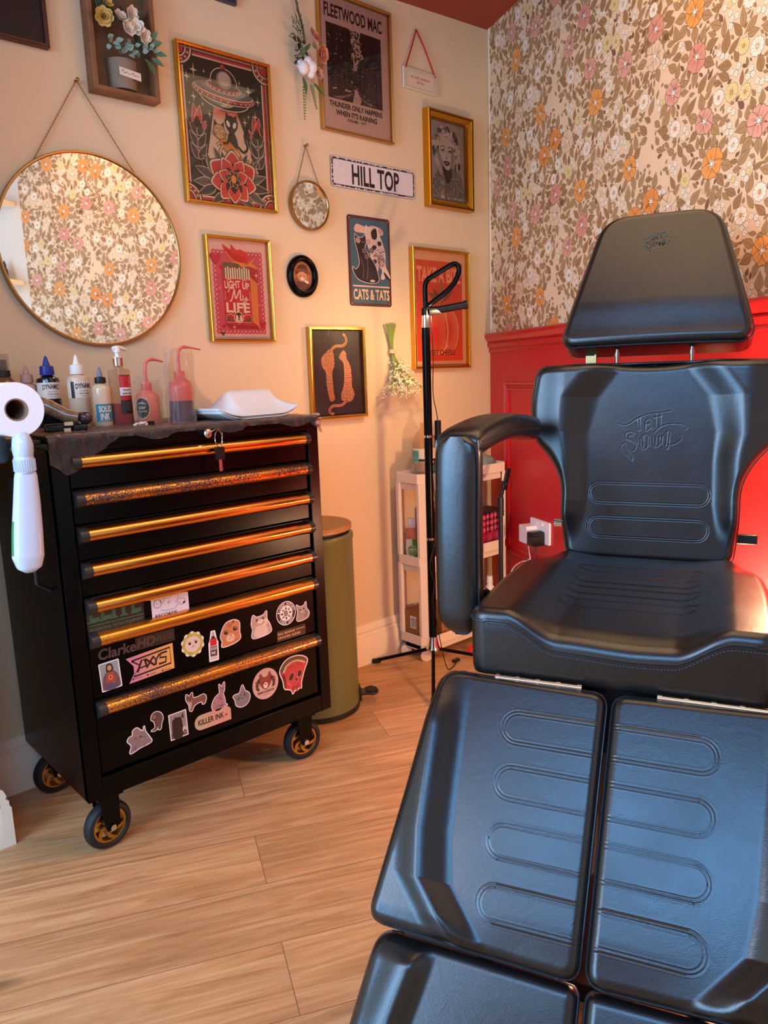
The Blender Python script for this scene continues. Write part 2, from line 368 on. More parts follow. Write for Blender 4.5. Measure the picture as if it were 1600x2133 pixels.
    bp = N('ShaderNodeBump'); bp.inputs['Strength'].default_value = .25; bp.inputs['Distance'].default_value = .002; L(n1.outputs['Fac'], bp.inputs['Height']); L(bp.outputs[0], b.inputs['Normal'])
    return m
def structure(o): o['kind'] = 'structure'; return o
P1 = WD * WL
TD = Vector((-0.60, -0.80, 0))           # the shelf wall turns on from the end of the papered wall
P2 = P1 + TD * 1.55
PB = Vector((-4.1, P2.y, 0)); PBB = Vector((-4.1, -0.24, 0))
fl = MB(); fl.bx((-4.3, -4.0, -0.1), (0.35, 0.25, 0)); structure(fl.build('floor', floor_material(), smooth=False))
# ceiling: follows the sloping top edge of the picture wall
ce = MB(); ce.add([(0.35, .25, 2.417), (-4.3, .25, 2.18), (-4.3, -4.0, 2.18), (0.35, -4.0, 2.417), (0.35, .25, 2.55), (-4.3, .25, 2.55), (-4.3, -4.0, 2.55), (0.35, -4.0, 2.55)],
   [(0, 1, 2, 3), (4, 7, 6, 5), (0, 4, 5, 1), (1, 5, 6, 2), (2, 6, 7, 3), (3, 7, 4, 0)]); structure(ce.build('ceiling', M_ceil, smooth=False))
wl = MB(); wl.bx((-4.3, 0, 0), (0.35, 0.2, 2.5)); structure(wl.build('wall_left', M_cream, smooth=False))
st = MB(); st.bx((-4.1, -0.24, 0), (-2.13, 0, 2.4)); structure(st.build('wall_chimney', M_cream, smooth=False))
def wallbox(mb, a, b, nrm, th, z0, z1):
    q = [a, b, b - nrm * th, a - nrm * th]
    mb.add([(p.x, p.y, z0) for p in q] + [(p.x, p.y, z1) for p in q], [(0, 1, 5, 4), (1, 2, 6, 5), (2, 3, 7, 6), (3, 0, 4, 7), (4, 5, 6, 7), (3, 2, 1, 0)]); return mb
def wnormal(t, inside):
    n = Vector((-t.y, t.x, 0)).normalized(); return n if n.dot(inside) > 0 else -n
WZ = 1.235                                # top of the dado
wr = MB(); wr.mi = 0; wallbox(wr, Vector((0, 0, 0)), P1 + WD * 0.1, WN, 0.16, WZ, 2.5); wr.mi = 1; wallbox(wr, Vector((0, 0, 0)), P1 + WD * .1, WN, 0.16, 0, WZ)
WR = structure(wr.build('wall_right', [M_wp, M_red], smooth=False))
ws = MB(); wallbox(ws, P1, P2, wnormal(TD, Vector((-1, .5, 0))), 0.15, 0, 2.5); structure(ws.build('wall_shelf_side', mat('grey_cream_paint', '#d9cdbb', .7), smooth=False))
wb = MB(); wb.bx((-4.3, P2.y - .15, 0), (P2.x + .1, P2.y, 2.5)); structure(wb.build('wall_back', M_cream, smooth=False))
# window wall across the room, glazing frame around the daylight
wf = MB(); wf.bx((-4.25, P2.y - .1, 0), (-4.1, 0, 2.5)); structure(wf.build('wall_window_side', M_cream, smooth=False))
# baseboards
def profile_run(mb, a, b, nrm, prof, z0=0, flip=False):
    n = len(prof); vs = []
    for p in (a, b):
        for d, z in prof: q = p + nrm * d; vs.append((q.x, q.y, z0 + z))
    mb.add(vs, [(i, i + 1, n + i + 1, n + i) for i in range(n - 1)] + [tuple(range(n)), tuple(range(n, 2 * n))[::-1]]); return mb
SK = [(0, 0), (.024, 0), (.024, .098), (.020, .104), (.020, .116), (.013, .122), (.016, .130), (.010, .146), (.003, .152), (0, .152)]
b = MB(); profile_run(b, Vector((-2.13, 0, 0)), Vector((0, 0, 0)), Vector((0, -1, 0)), SK); structure(b.build('baseboard_left', M_crt))
b = MB(); profile_run(b, Vector((-4.0, -.24, 0)), Vector((-2.13, -.24, 0)), Vector((0, -1, 0)), SK); profile_run(b, Vector((-2.13, -.264, 0)), Vector((-2.13, 0, 0)), Vector((1, 0, 0)), SK); structure(b.build('baseboard_chimney', M_crt))
b = MB(); profile_run(b, Vector((0, 0, 0)), P1, WN, SK); structure(b.build('baseboard_right', M_redt))
# dado rail and raised panel mouldings of the red panelling
RAIL = [(0, 0), (.007, .002), (.009, .012), (.006, .018), (.016, .026), (.018, .036), (.013, .043), (.028, .056), (.033, .066), (.033, .074), (.026, .080), (0, .080)]
b = MB(); profile_run(b, Vector((0, 0, 0)), P1, WN, RAIL, WZ - .078); structure(b.build('trim_1', M_redt))
PM = [(0, -.016), (.005, -.016), (.010, -.008), (.004, -.002), (.004, .002), (.013, .008), (.011, .016), (0, .018)]
def panel(w0, w1, z0, z1, name):
    mb = MB(); c = [Vector((0, 0, z0)) + WD * w0, Vector((0, 0, z0)) + WD * w1, Vector((0, 0, z1)) + WD * w1, Vector((0, 0, z1)) + WD * w0]
    ctr = (c[0] + c[2]) / 2; n = len(PM); vs = []
    for p in c:
        e = (p - ctr); sx = 1 if e.dot(WD) > 0 else -1; sz = 1 if e.z > 0 else -1
        for d, o in PM: q = p + WN * d + WD * (sx * o) + Vector((0, 0, sz * o)); vs.append(tuple(q))
    fs = [(k * n + i, k * n + i + 1, ((k + 1) % 4) * n + i + 1, ((k + 1) % 4) * n + i) for k in range(4) for i in range(n - 1)]
    mb.add(vs, fs); structure(mb.build(name, M_redt))
panel(.16, 1.22, .352, 1.02, 'trim_2'); panel(1.36, 2.44, .352, 1.02, 'trim_3')
# narrow cream bead down the corner
b = MB(); b.cyl((-.004, -.012, WZ), (-.004, -.012, 2.41), .0045, n=8); structure(b.build('trim_4', M_crt))
# shelves on the side wall, seen only in the big mirror
tn = wnormal(TD, Vector((-1, .5, 0)))
for i, z in enumerate((1.62, 2.02)):
    a = P1 + TD * .03; c = P1 + TD * .75; mb = MB(); wallbox(mb, a + tn * .15, c + tn * .15, tn, .15, z, z + .022)
    o = mb.build('wall_shelf', M_white, smooth=False, bevel=.003)
    tag(o, 'pale %s wall shelf reflected in the left of the large round mirror' % ('lower, bottle-laden' if i == 0 else 'upper, empty'), 'shelf')
inkb = None
for k in range(7):
    p = P1 + TD * (.10 + .05 * (k % 4) + .02 * (k // 4)) + tn * (.05 + .05 * (k // 4))
    if inkb is None:
        inkb = thing('ink_bottle', 'small black capped ink bottle reflected at the left edge of the round mirror', 'bottle', group='ink bottles on the reflected shelf')
        mb = MB(); mb.lathe([(.0, 0), (.014, 0), (.015, .004), (.015, .055), (.008, .064), (.008, .068)], n=14); mb.build('body', mat('dark_ink', '#2a1d16', .25), inkb)
        mb = MB(); mb.lathe([(.009, .068), (.009, .082), (.003, .10), (.0, .101)], n=12); mb.build('cap', M_blackm, inkb); o = inkb
    else: o = copy_tree(inkb)
    o.location = (p.x, p.y, 1.642)

# ---------------- wallpaper print ----------------
def build_wallpaper():
    rng = random.Random(11); TW, TH = .53, .62; RES = .0025; nx, ny = int(TW / RES), int(TH / RES)
    occ = np.zeros((nx, ny), bool); E = []
    C = dict(leaf='#b58a58', leaf2='#a67a4a', plum='#84583f', org='#f09c4a', org2='#ea8f42', pink='#e5a083', pink2='#df9274', whi='#f8e4c4', yel='#ecce86', out='#8a6040', ln='#7c5536', bg='#ecc598', ctr='#f6ecd6')
    def outline_leaf(L, w): return [(0, 0), (L * .15, w * .33), (L * .32, w * .5), (L * .5, w * .46), (L * .7, w * .28), (L * .87, w * .10), (L, 0), (L * .87, -w * .10), (L * .7, -w * .28), (L * .5, -w * .46), (L * .32, -w * .5), (L * .15, -w * .33)]
    def petal(r0, r1, w, notch=0): return [(r0, -w * .22), (r0 + (r1 - r0) * .45, -w * .42), (r0 + (r1 - r0) * .8, -w * .5), (r1, -w * .26), (r1 - notch, 0), (r1 * 1.01, w * .26), (r0 + (r1 - r0) * .8, w * .5), (r0 + (r1 - r0) * .45, w * .42), (r0, w * .22)]
    def rot(pts, a, x=0, y=0): c, s = math.cos(a), math.sin(a); return [(x + p * c - q * s, y + p * s + q * c) for p, q in pts]
    def scl(pts, e):
        mx = sum(p[0] for p in pts) / len(pts); my = sum(p[1] for p in pts) / len(pts); out = []
        for p, q in pts:
            d = math.hypot(p - mx, q - my) or 1e-6; out.append((p + (p - mx) / d * e, q + (q - my) / d * e))
        return out
    def cells(pts):
        mx = sum(p[0] for p in pts) / len(pts); my = sum(p[1] for p in pts) / len(pts); S = set(); n = len(pts)
        for i in range(n):
            a, b2 = pts[i], pts[(i + 1) % n]
            for t in np.linspace(0, 1, 4):
                ex, ey = a[0] + (b2[0] - a[0]) * t, a[1] + (b2[1] - a[1]) * t
                for k in np.linspace(0, 1, 8): S.add((int((mx + (ex - mx) * k) / RES) % nx, int((my + (ey - my) * k) / RES) % ny))
        return S
    def free(shape, tol=.06):
        S = cells(shape); return sum(occ[c] for c in S) <= tol * len(S)
    def mark(shape):
        for c in cells(shape): occ[c] = True
    def circ(x, y, r, n=14): return [(x + r * math.cos(2 * PI * i / n), y + r * math.sin(2 * PI * i / n)) for i in range(n)]
    def place_leaf(x, y, L, w, a, col, z=0, tol=.06):
        sh = rot(outline_leaf(L, w), a, x, y)
        if not free(sh, tol): return False
        mark(sh); E.append((scl(sh, .0006), C['ln'], z)); E.append((scl(sh, -.0006), C[col], z + 1))
        E.append((rot([(L * .04, -.0005), (L * .9, -.0002), (L * .9, .0002), (L * .04, .0005)], a, x, y), C['ln'], z + 2))
        for t, sg in ((.3, 1), (.45, -1), (.55, 1)): E.append((rot([(L * t, 0), (L * t + .0009, 0), (L * (t + .14), sg * w * .3)], a, x, y), C['ln'], z + 2))
        return True
    def big(x, y, R, col, n, line):
        a0 = rng.random() * 6; ls = 20
        for k in range(n):
            a = a0 + 2 * PI * k / n + rng.uniform(-.08, .08); R2 = R * rng.uniform(.9, 1.05); w = R2 * 2 * math.sin(PI / n) * 1.0
            sh = rot(petal(R * .12, R2, w, R * .06), a, x, y); E.append((scl(sh, .0008), C[line], ls + (k % 2) * 2)); E.append((scl(sh, -.0007), C[col], ls + 1 + (k % 2) * 2))
            for da in (-.16, 0, .16): E.append((rot([(R * .2, -.0003), (R2 * .68, -.0001), (R2 * .68, .0002), (R * .2, .0005)], a + da, x, y), C[line], 25))
        E.append((circ(x, y, R * .17, 10), C[line], 26)); E.append((circ(x, y, R * .14, 10), C['ctr'], 27))
        for k in range(9): aa = k * 2.4; E.append((circ(x + math.cos(aa) * R * .21, y + math.sin(aa) * R * .21, R * .045, 5), C['ctr'], 27))
        mark(circ(x, y, R * .95))
    def daisy(x, y, R, n=11, ctr='pink2', col='whi'):
        a0 = rng.random() * 6
        for k in range(n):
            a = a0 + 2 * PI * k / n; w = R * 2 * math.sin(PI / n) * .9; sh = rot(petal(R * .2, R, w), a, x, y)
            E.append((scl(sh, .0005), C['ln'], 12)); E.append((scl(sh, -.0003), C[col], 13))
        E.append((circ(x, y, R * .25, 8), C['ln'], 14)); E.append((circ(x, y, R * .2, 8), C[ctr], 15)); mark(circ(x, y, R))
    def tiny(x, y, R, col='whi', n=5):
        a0 = rng.random() * 6
        for k in range(n):
            a = a0 + 2 * PI * k / n; c = circ(x + math.cos(a) * R * .55, y + math.sin(a) * R * .55, R * .42, 7); E.append((scl(c, .0004), C['ln'], 9)); E.append((scl(c, -.0002), C[col], 10))
        E.append((circ(x, y, R * .2, 5), C['yel'], 11)); mark(circ(x, y, R))
    kinds = [('org', .039), ('pink', .037), ('org2', .036), ('pink2', .035), ('org', .034), ('bg', .040), ('pink', .034), ('org', .037), ('bg', .037), ('pink2', .036), ('org2', .035), ('pink', .033), ('bg', .034)]
    pts = []; tries = 0
    for kind, R in kinds:
        for _ in range(500):
            x, y = rng.random() * TW, rng.random() * TH
            if all(math.hypot(min(abs(x - a), TW - abs(x - a)), min(abs(y - b2), TH - abs(y - b2))) > (R + r) * 1.12 for a, b2, r in pts):
                pts.append((x, y, R)); big(x, y, R, kind, rng.choice((5, 6, 7)), 'out' if kind == 'bg' else 'ln'); break
    for (x, y, R) in pts:                    # leaves around each big flower
        a0 = rng.random() * 6
        for k in range(7):
            a = a0 + 2 * PI * k / 7 + rng.uniform(-.2, .2); L = rng.uniform(.032, .046)
            place_leaf(x + math.cos(a) * R * .92, y + math.sin(a) * R * .92, L, L * rng.uniform(.5, .62), a + rng.uniform(-.25, .25), rng.choice(('leaf', 'leaf', 'leaf2')), tol=.14)
    for R, n in ((.0215, 9), (.0185, 7)):
        k = 0
        for _ in range(1200):
            x, y = rng.random() * TW, rng.random() * TH
            if free(circ(x, y, R), .03):
                daisy(x, y, R, rng.choice((9, 11, 12)), rng.choice(('pink2', 'org', 'yel')), 'whi' if rng.random() < .72 else 'yel'); k += 1
                if k >= n: break
    k = 0
    for _ in range(3000):                    # clusters of small white blossom
        x, y = rng.random() * TW, rng.random() * TH; R = .0085
        if free(circ(x, y, R), .05):
            tiny(x, y, R, rng.choice(('whi', 'whi', 'whi', 'yel'))); k += 1
            for _ in range(5):
                a = rng.random() * 6; xx, yy = x + math.cos(a) * R * 1.9, y + math.sin(a) * R * 1.9
                if free(circ(xx, yy, R), .12): tiny(xx, yy, R, 'whi')
            if k > 26: break
    for L0, L1, n in ((.042, .056, 700), (.028, .040, 1600), (.018, .026, 2600), (.011, .017, 2600)):
        for _ in range(n):
            x, y = rng.random() * TW, rng.random() * TH; L = rng.uniform(L0, L1)
            place_leaf(x, y, L, L * rng.uniform(.36, .56), rng.gauss(PI / 2, 1.1), rng.choice(('leaf', 'leaf', 'leaf2', 'leaf', 'plum') if L < .034 else ('leaf', 'leaf2')), tol=.07)
    for _ in range(500):
        x, y = rng.random() * TW, rng.random() * TH
        if free(circ(x, y, .006), .02): tiny(x, y, .0055, rng.choice(('whi', 'yel', 'pink')), 5)
    # lay the repeat over the wall; half-drop between the widths
    V = []; F = []; cc = []; dz = 1.4e-5
    tile = [(np.array(p), hx(c), z) for p, c, z in E]
    for i in range(-1, 6):
        for j in range(-1, 4):
            ox, oy = i * TW, WZ + j * TH + (TH / 2 if i % 2 else 0)
            for p, c, z in tile:
                q = p + (ox, oy); mx, my = q.mean(0)
                if mx < -.005 or mx > WL + .01 or my < WZ - .02 or my > 2.42 or q[:, 0].min() < .001: continue
                b0 = len(V); F.append(tuple(range(b0, b0 + len(q)))); cc += [c] * len(q)
                for w, h in q: P = WD * w + WN * (.0004 + z * dz); V.append((P.x, P.y, h))
    me = bpy.data.meshes.new('floral_print'); me.from_pydata(V, [], F); me.materials.append(print_mat('wallpaper_print', .65, 0, .04))
    at = me.color_attributes.new('Col', 'FLOAT_COLOR', 'CORNER'); at.data.foreach_set('color', np.array(cc, dtype=np.float32).ravel()); me.update()
    o = bpy.data.objects.new('floral_print', me); link(o, WR); tag(o, 'floral wallpaper with orange, pink and white blossoms and brown leaves')
build_wallpaper()
# ---------------- pictures on the cream wall ----------------
WR90 = (PI / 2, 0, 0)     # local x along the wall, y up, z into the room
def frame_mesh(w, h, prof, closed_back=True):
    mb = MB(); n = len(prof); cs = [(-w / 2, -h / 2), (w / 2, -h / 2), (w / 2, h / 2), (-w / 2, h / 2)]; vs = []
    for x, y in cs:
        for i, z in prof: vs.append((x - math.copysign(i, x), y - math.copysign(i, y), z))
    fs = [(k * n + i, ((k + 1) % 4) * n + i, ((k + 1) % 4) * n + (i + 1), k * n + i + 1) for k in range(4) for i in range(n - 1)]
    return mb.add(vs, fs)
def flat_prof(fw, fd): return [(0, .0005), (0, fd - .002), (.0015, fd), (fw * .35, fd), (fw * .5, fd - .0015), (fw * .8, fd - .0015), (fw, fd - .003), (fw, .003)]
def framed(name, label, cat, cx, cz, w, h, fw, fd, fm, art, aw, prof=None, pm=None, glass=True, tilt=0):
    r = thing(name, label, cat, (cx, -.0005, cz), (PI / 2, 0, 0))
    if tilt: r.rotation_euler = (PI / 2 + tilt, 0, 0)
    frame_mesh(w, h, prof or flat_prof(fw, fd)).build('frame', fm, r, ang=25)
    mb = MB(); mb.bx((-w / 2 + fw * .4, -h / 2 + fw * .4, .001), (w / 2 - fw * .4, h / 2 - fw * .4, .0035)); mb.build('backing_board', mat('backing_card', '#b79b7a', .9), r, smooth=False)
    art.build('print', r, pm or M_print, ox=-aw[0] / 2, oy=-aw[1] / 2, z=.0038)
    if glass:
        mb = MB(); zz = fd - .0045; mb.add([(-w / 2 + fw, -h / 2 + fw, zz), (w / 2 - fw, -h / 2 + fw, zz), (w / 2 - fw, h / 2 - fw, zz), (-w / 2 + fw, h / 2 - fw, zz)], [(0, 1, 2, 3)])
        mb.build('glass_pane', glass_mat(), r, smooth=False)
    return r

# -- saucer and cats poster (30.6 x 42.2 cm visible)
def art_ufo():
    W, H = 30.4, 42.0; a = Art(); cream, red, blk, gry = '#e8cdb0', '#c62f38', '#150d10', '#8b7f7c'
    a.rect(0, 0, W, H, cream); a.rect(.5, .5, W - .5, H - .5, '#3a1a1c'); a.rect(.8, .8, W - .8, H - .8, red); a.rect(1.55, 1.55, W - 1.55, H - 1.55, cream); a.rect(2.0, 2.0, W - 2.0, H - 2.0, blk)
    for sx, sy in ((0, 0), (1, 0), (0, 1), (1, 1)):
        cx, cy = (.4 if sx == 0 else W - .4), (.4 if sy == 0 else H - .4)
        for r, c in ((5.0, blk), (4.6, cream), (4.1, '#7c1f26'), (2.9, cream), (2.5, '#3a1a1c'), (2.1, red)): 
            q = [(cx + (1 if sx == 0 else -1) * r * math.cos(t * PI / 16), cy + (1 if sy == 0 else -1) * r * math.sin(t * PI / 16)) for t in range(9)]; a.poly([(cx, cy)] + q, c)
        for t in (20, 45, 70):
            tt = math.radians(t); a.ell(cx + (1 if sx == 0 else -1) * 3.5 * math.cos(tt), cy + (1 if sy == 0 else -1) * 3.5 * math.sin(tt), .42, .32, '#e0b090')
    for x, y, r in ((5.2, 36.2, 2.0), (8.6, 36.5, .8), (2.9, 34, 1.7), (4.7, 29.0, 1.7), (3.2, 27, .6), (7.5, 27.4, .9), (9.6, 25, 1.4), (20.5, 35.6, .8), (23.6, 33.8, 1.9), (26.8, 31.5, 1.5), (25.6, 27, 1.5), (23.1, 26.6, .8), (21.7, 24.8, 1.4), (27.3, 24.8, .7), (12, 36.8, .5)):
        a.star4(x, y, r * .62, r, cream)
    # beam, brighter red near the saucer
    def beam(y0, y1, c):
        f = lambda y: (11.3 + (7.4 - 11.3) * (28 - y) / 17.5, 18.6 + (25.6 - 18.6) * (28 - y) / 17.5)
        l0, r0 = f(y0); l1, r1 = f(y1); a.poly([(l0, y0), (r0, y0), (r1, y1), (l1, y1)], c)
    cols = ['#dd3a3c', '#df5650', '#e27566', '#e4927c', '#e5ab92', '#e6bda2', '#e7c8ac']
    for i, c in enumerate(cols): beam(10.5 if i == len(cols) - 1 else 27.2 - i * .75, 28 - i * .75, c)
    # saucer
    def sau(rx, ry, y, c, x=15): a.ell(x, y, rx, ry, c, rot=-.05, n=40)
    sau(4.2, 1.0, 27.7, blk); sau(3.9, .8, 27.8, cream)
    for k in range(11): a.rect(11.7 + k * .65, 27.1, 11.85 + k * .65, 28.2, blk)
    sau(8.6, 3.5, 30.4, cream); sau(8.3, 3.2, 30.4, '#22181a'); sau(3.2, 1.6, 29.4, '#c9b09a'); a.ell(11, 29.6, 3.5, .9, gry, rot=-.3); sau(10.6, 2.75, 31.5, cream); sau(10.4, 2.5, 31.5, '#3a1518'); sau(10.2, 2.2, 31.6, red); sau(10.0, 1.95, 32.2, cream); sau(9.8, 1.8, 32.35, '#6f6263'); sau(7.5, 1.2, 32.6, '#8d807c')
    for k in range(12):
        t = PI + .25 + k * (PI - .5) / 11; x, y = 15 + 10.0 * math.cos(t), 31.55 + 2.15 * math.sin(t) - .05 * math.cos(t) * 10; a.ell(x, y + .15, .34, .42, blk); a.ell(x, y + .15, .24, .3, cream)
    sau(5.9, 1.7, 33.3, cream); sau(5.7, 1.5, 33.3, '#3a1518'); sau(5.5, 1.3, 33.4, red); sau(5.0, 1.2, 33.8, '#22181a')
    for k in range(9):
        t = PI + .3 + k * (PI - .6) / 8; a.ell(15 + 5.5 * math.cos(t), 33.5 + 1.4 * math.sin(t) - .05 * math.cos(t) * 5.5, .22, .25, cream)
    a.ell(15, 34.6, 4.6, 4.1, cream, n=36, a0=-8, a1=188); a.ell(15, 34.6, 4.35, 3.85, '#22181a', n=36, a0=-8, a1=188); a.ell(15.2, 35.3, 2.6, 2.5, '#8f8480'); a.ell(15.3, 35.6, 2.0, 1.9, '#c7b3a0'); a.ell(14.9, 39.0, .9, .8, '#3a1518'); a.ell(14.9, 38.95, .7, .6, red); a.line([(14.9, 39.6), (14.8, 41)], .12, blk)
    # side plants
    for sx, bx in ((1, 5.2), (-1, 25.6)):
        a.curve([(bx + sx * 1.5, 9), (bx, 14), (bx - sx * .1, 19), (bx, 22)], .22, gry)
        for y, w in ((12, 1), (15.2, 1), (18.5, 1)):
            a.leaf(bx, y, 5.0, 2.0, PI / 2 + .55 * sx, '#4c4546', cream, blk, .18); a.leaf(bx, y, 5.0, 2.0, PI / 2 - .55 * sx, '#3c3637', cream, blk, .18)
        a.leaf(bx, 21, 6.2, 2.2, PI / 2 + .16, red, cream, '#3a1518', .16); a.leaf(bx, 21, 6.0, 2.2, PI / 2 - .2, '#d9434a', cream, '#3a1518', .16); a.leaf(bx, 20.6, 3.2, 2.4, PI / 2, '#241315', None, None, .16)
        a.leaf(bx - sx * 2.2, 21.5, 3.6, 1.1, PI / 2 + .2, '#2a1d1f', '#e09a80', None, .12); a.leaf(bx + sx * 2.0, 20.5, 2.6, 1.1, PI / 2 - .35 * sx, '#c45', cream, None, .1)
    # dark cat with pale almond eyes holding a ginger cat
    a.curve([(18.6, 17.3), (20.6, 16.0), (22.0, 17.5), (21.4, 19.5), (21.3, 21.4), (22.3, 21.9), (22.9, 21.0)], .75, '#1c1517')
    a.blob([(17.0, 21.5), (18.3, 19.6), (18.6, 17.2), (17.2, 15.6), (15.6, 16.4), (15.2, 18.5), (15.6, 20.6)], '#1c1517')
    a.poly([(14.9, 24.3), (15.0, 26.6), (16.2, 25.6), (17.6, 25.4), (18.7, 26.3), (18.8, 24)], '#1c1517'); a.blob([(14.6, 24.5), (16.6, 25.8), (18.8, 24.6), (18.9, 22.9), (17.8, 21.2), (16.7, 20.5), (15.4, 21.6), (14.7, 23)], '#1c1517')
    a.ell(15.6, 23.4, .55, .95, '#efe0cc', rot=.45); a.ell(17.8, 23.2, .55, .95, '#efe0cc', rot=-.45)
    a.curve([(17.0, 14.4), (19.2, 12.4), (20.0, 10.2)], 1.0, '#3a1f14'); a.curve([(17.0, 14.4), (19.2, 12.4), (20.0, 10.2)], .7, '#c9945c')
    a.curve([(18.8, 14.4), (20.6, 13.2), (22.4, 13.4)], 1.5, '#3a1f14'); a.curve([(18.8, 14.4), (20.6, 13.2), (22.3, 13.4)], 1.15, '#c9945c')
    for x in (20, 20.8, 21.6): a.line([(x, 12.8), (x + .3, 13.9)], .15, '#3a1f14')
    a.blob([(12.4, 19.2), (14.6, 19.0), (17.2, 17.2), (19.2, 15.4), (18.6, 13.4), (16.6, 13.4), (14.2, 15.6), (12.6, 17.0)], '#d98a45', '#3a1f14', .18)
    a.blob([(16.4, 15.2), (17.6, 16.2), (19, 15), (18.2, 13.8)], '#e8b06a'); a.curve([(13.2, 16.8), (12.2, 15.0), (13.0, 14.4)], 1.0, '#3a1f14'); a.curve([(13.2, 16.8), (12.2, 15.0), (13.0, 14.4)], .7, '#dcb58a'); a.curve([(12.4, 17.6), (11.2, 16.8)], .9, '#3a1f14'); a.curve([(12.4, 17.6), (11.2, 16.8)], .6, '#dcb58a')
    a.curve([(15.8, 19.8), (15.0, 18.0), (13.4, 17.6)], .8, '#1c1517')
    a.poly([(10.6, 21.3), (10.8, 24), (12, 22.6), (13, 22.6), (14.1, 23.7), (14.2, 21)], '#3a1f14'); a.blob([(10.4, 21), (11.3, 22.5), (13.3, 22.5), (14.5, 21), (14.2, 19.3), (12.5, 18.5), (10.9, 19.3)], '#cfa678', '#3a1f14', .18)
    for x in (11.6, 13.3): a.ell(x, 21.1, .62, .62, '#3a1f14'); a.ell(x, 21.1, .48, .48, '#eedcc0'); a.ell(x, 21.25, .2, .2, '#3a1f14')
    a.poly([(12.2, 20.2), (12.7, 20.2), (12.45, 19.85)], '#7a2d20')
    for s_ in (-1, 1):
        for k in (-.3, 0, .3): a.line([(12.45 + s_ * .9, 19.9 + k * .5), (12.45 + s_ * 2.9, 20 + k * 2)], .09, '#3a1f14')
    # leaves and the big red flower
    for k, (x, y, L, w, an) in enumerate(((13.5, 9.5, 7.5, 2.4, 2.05), (11.8, 9, 7, 2.4, 2.5), (14, 9.5, 6, 2.2, 1.8), (18.5, 9.5, 7, 2.3, 1.1), (20, 9, 7.5, 2.4, .75), (10, 7.5, 7, 2.5, 2.8), (9, 6, 6.5, 2.4, 3.2), (10, 4.8, 7, 2.4, 3.55), (21.5, 7.5, 7, 2.4, .35), (22, 6, 7, 2.4, -.05), (21, 4.5, 7.4, 2.4, -.45), (13, 3.2, 5.5, 2.1, 3.7), (18.5, 2.8, 5.5, 2.1, -.5), (22, 8.4, 6, 1.8, 1.35), (9.4, 8.4, 6, 1.8, 1.9))):
        a.leaf(x, y, L, w, an, '#4a4242' if k % 2 else '#6a605e', '#e8cdb0', '#150d10', .2)
    def pet(x, y, L, w, an, c=red): a.leaf(x, y, L, w, an, c, cream, '#3a1014', .22); a.leaf(x, y, L * .5, w * .6, an, '#2a1012', None, None)
    fx, fy = 16.2, 7.3
    def rpet(an, L, w, c, tip=1.0):
        c_, s_ = math.cos(an), math.sin(an); P = [(0, 0), (.35, .38), (.66, .52), (.86, .40), (1.0 * tip, 0), (.86, -.40), (.66, -.52), (.35, -.38)]
        def f(k, o=0): return [(fx + (x * L * k + o) * c_ - y * w * k * s_, fy + (x * L * k + o) * s_ + y * w * k * c_) for x, y in P]
        a.blob(f(1.06), '#150d10'); a.blob(f(1.02), cream); a.blob(f(.94), c); a.blob(f(.58), '#2a1012')
        for d in (-.25, 0, .25): a.line([(fx + L * .55 * math.cos(an + d * .5), fy + L * .55 * math.sin(an + d * .5)), (fx + L * .86 * math.cos(an + d), fy + L * .86 * math.sin(an + d))], .1, '#3a1014')
    for an, L, w in ((2.62, 7.9, 6.2), (.52, 7.9, 6.2), (PI / 2, 7.6, 5.4)): rpet(an, L, w, red, 1.12)
    for an, L, w in ((2.1, 6.4, 3.6), (1.04, 6.4, 3.6), (3.3, 7.2, 5.0), (-.16, 7.2, 5.0)): rpet(an, L, w, '#cf3a3c', 1.1)
    for an, L, w in ((4.02, 6.2, 4.6), (-.88, 6.2, 4.6), (PI / 2 * 3, 5.7, 4.2), (2.75, 4.6, 3.4), (.39, 4.6, 3.4)): rpet(an, L, w, '#d6463f', 1.14)
    for k in range(8): a.leaf(fx, fy + .3, 2.6, 1.6, k * PI / 4 + .3, '#2a2022', '#d9c0a4', None, .15)
    a.ell(fx, fy + .4, 1.15, 1.45, '#3a1014'); a.ell(fx, fy + .4, .9, 1.2, '#e39a3c')
    return a, (W, H)
a, wh = art_ufo()
framed('framed_poster', 'gold framed tattoo-style poster of a flying saucer beaming up two cats above a red flower', 'picture', -1.2185, 1.8195, .316, .434, .009, .022, M_gold, a, wh)

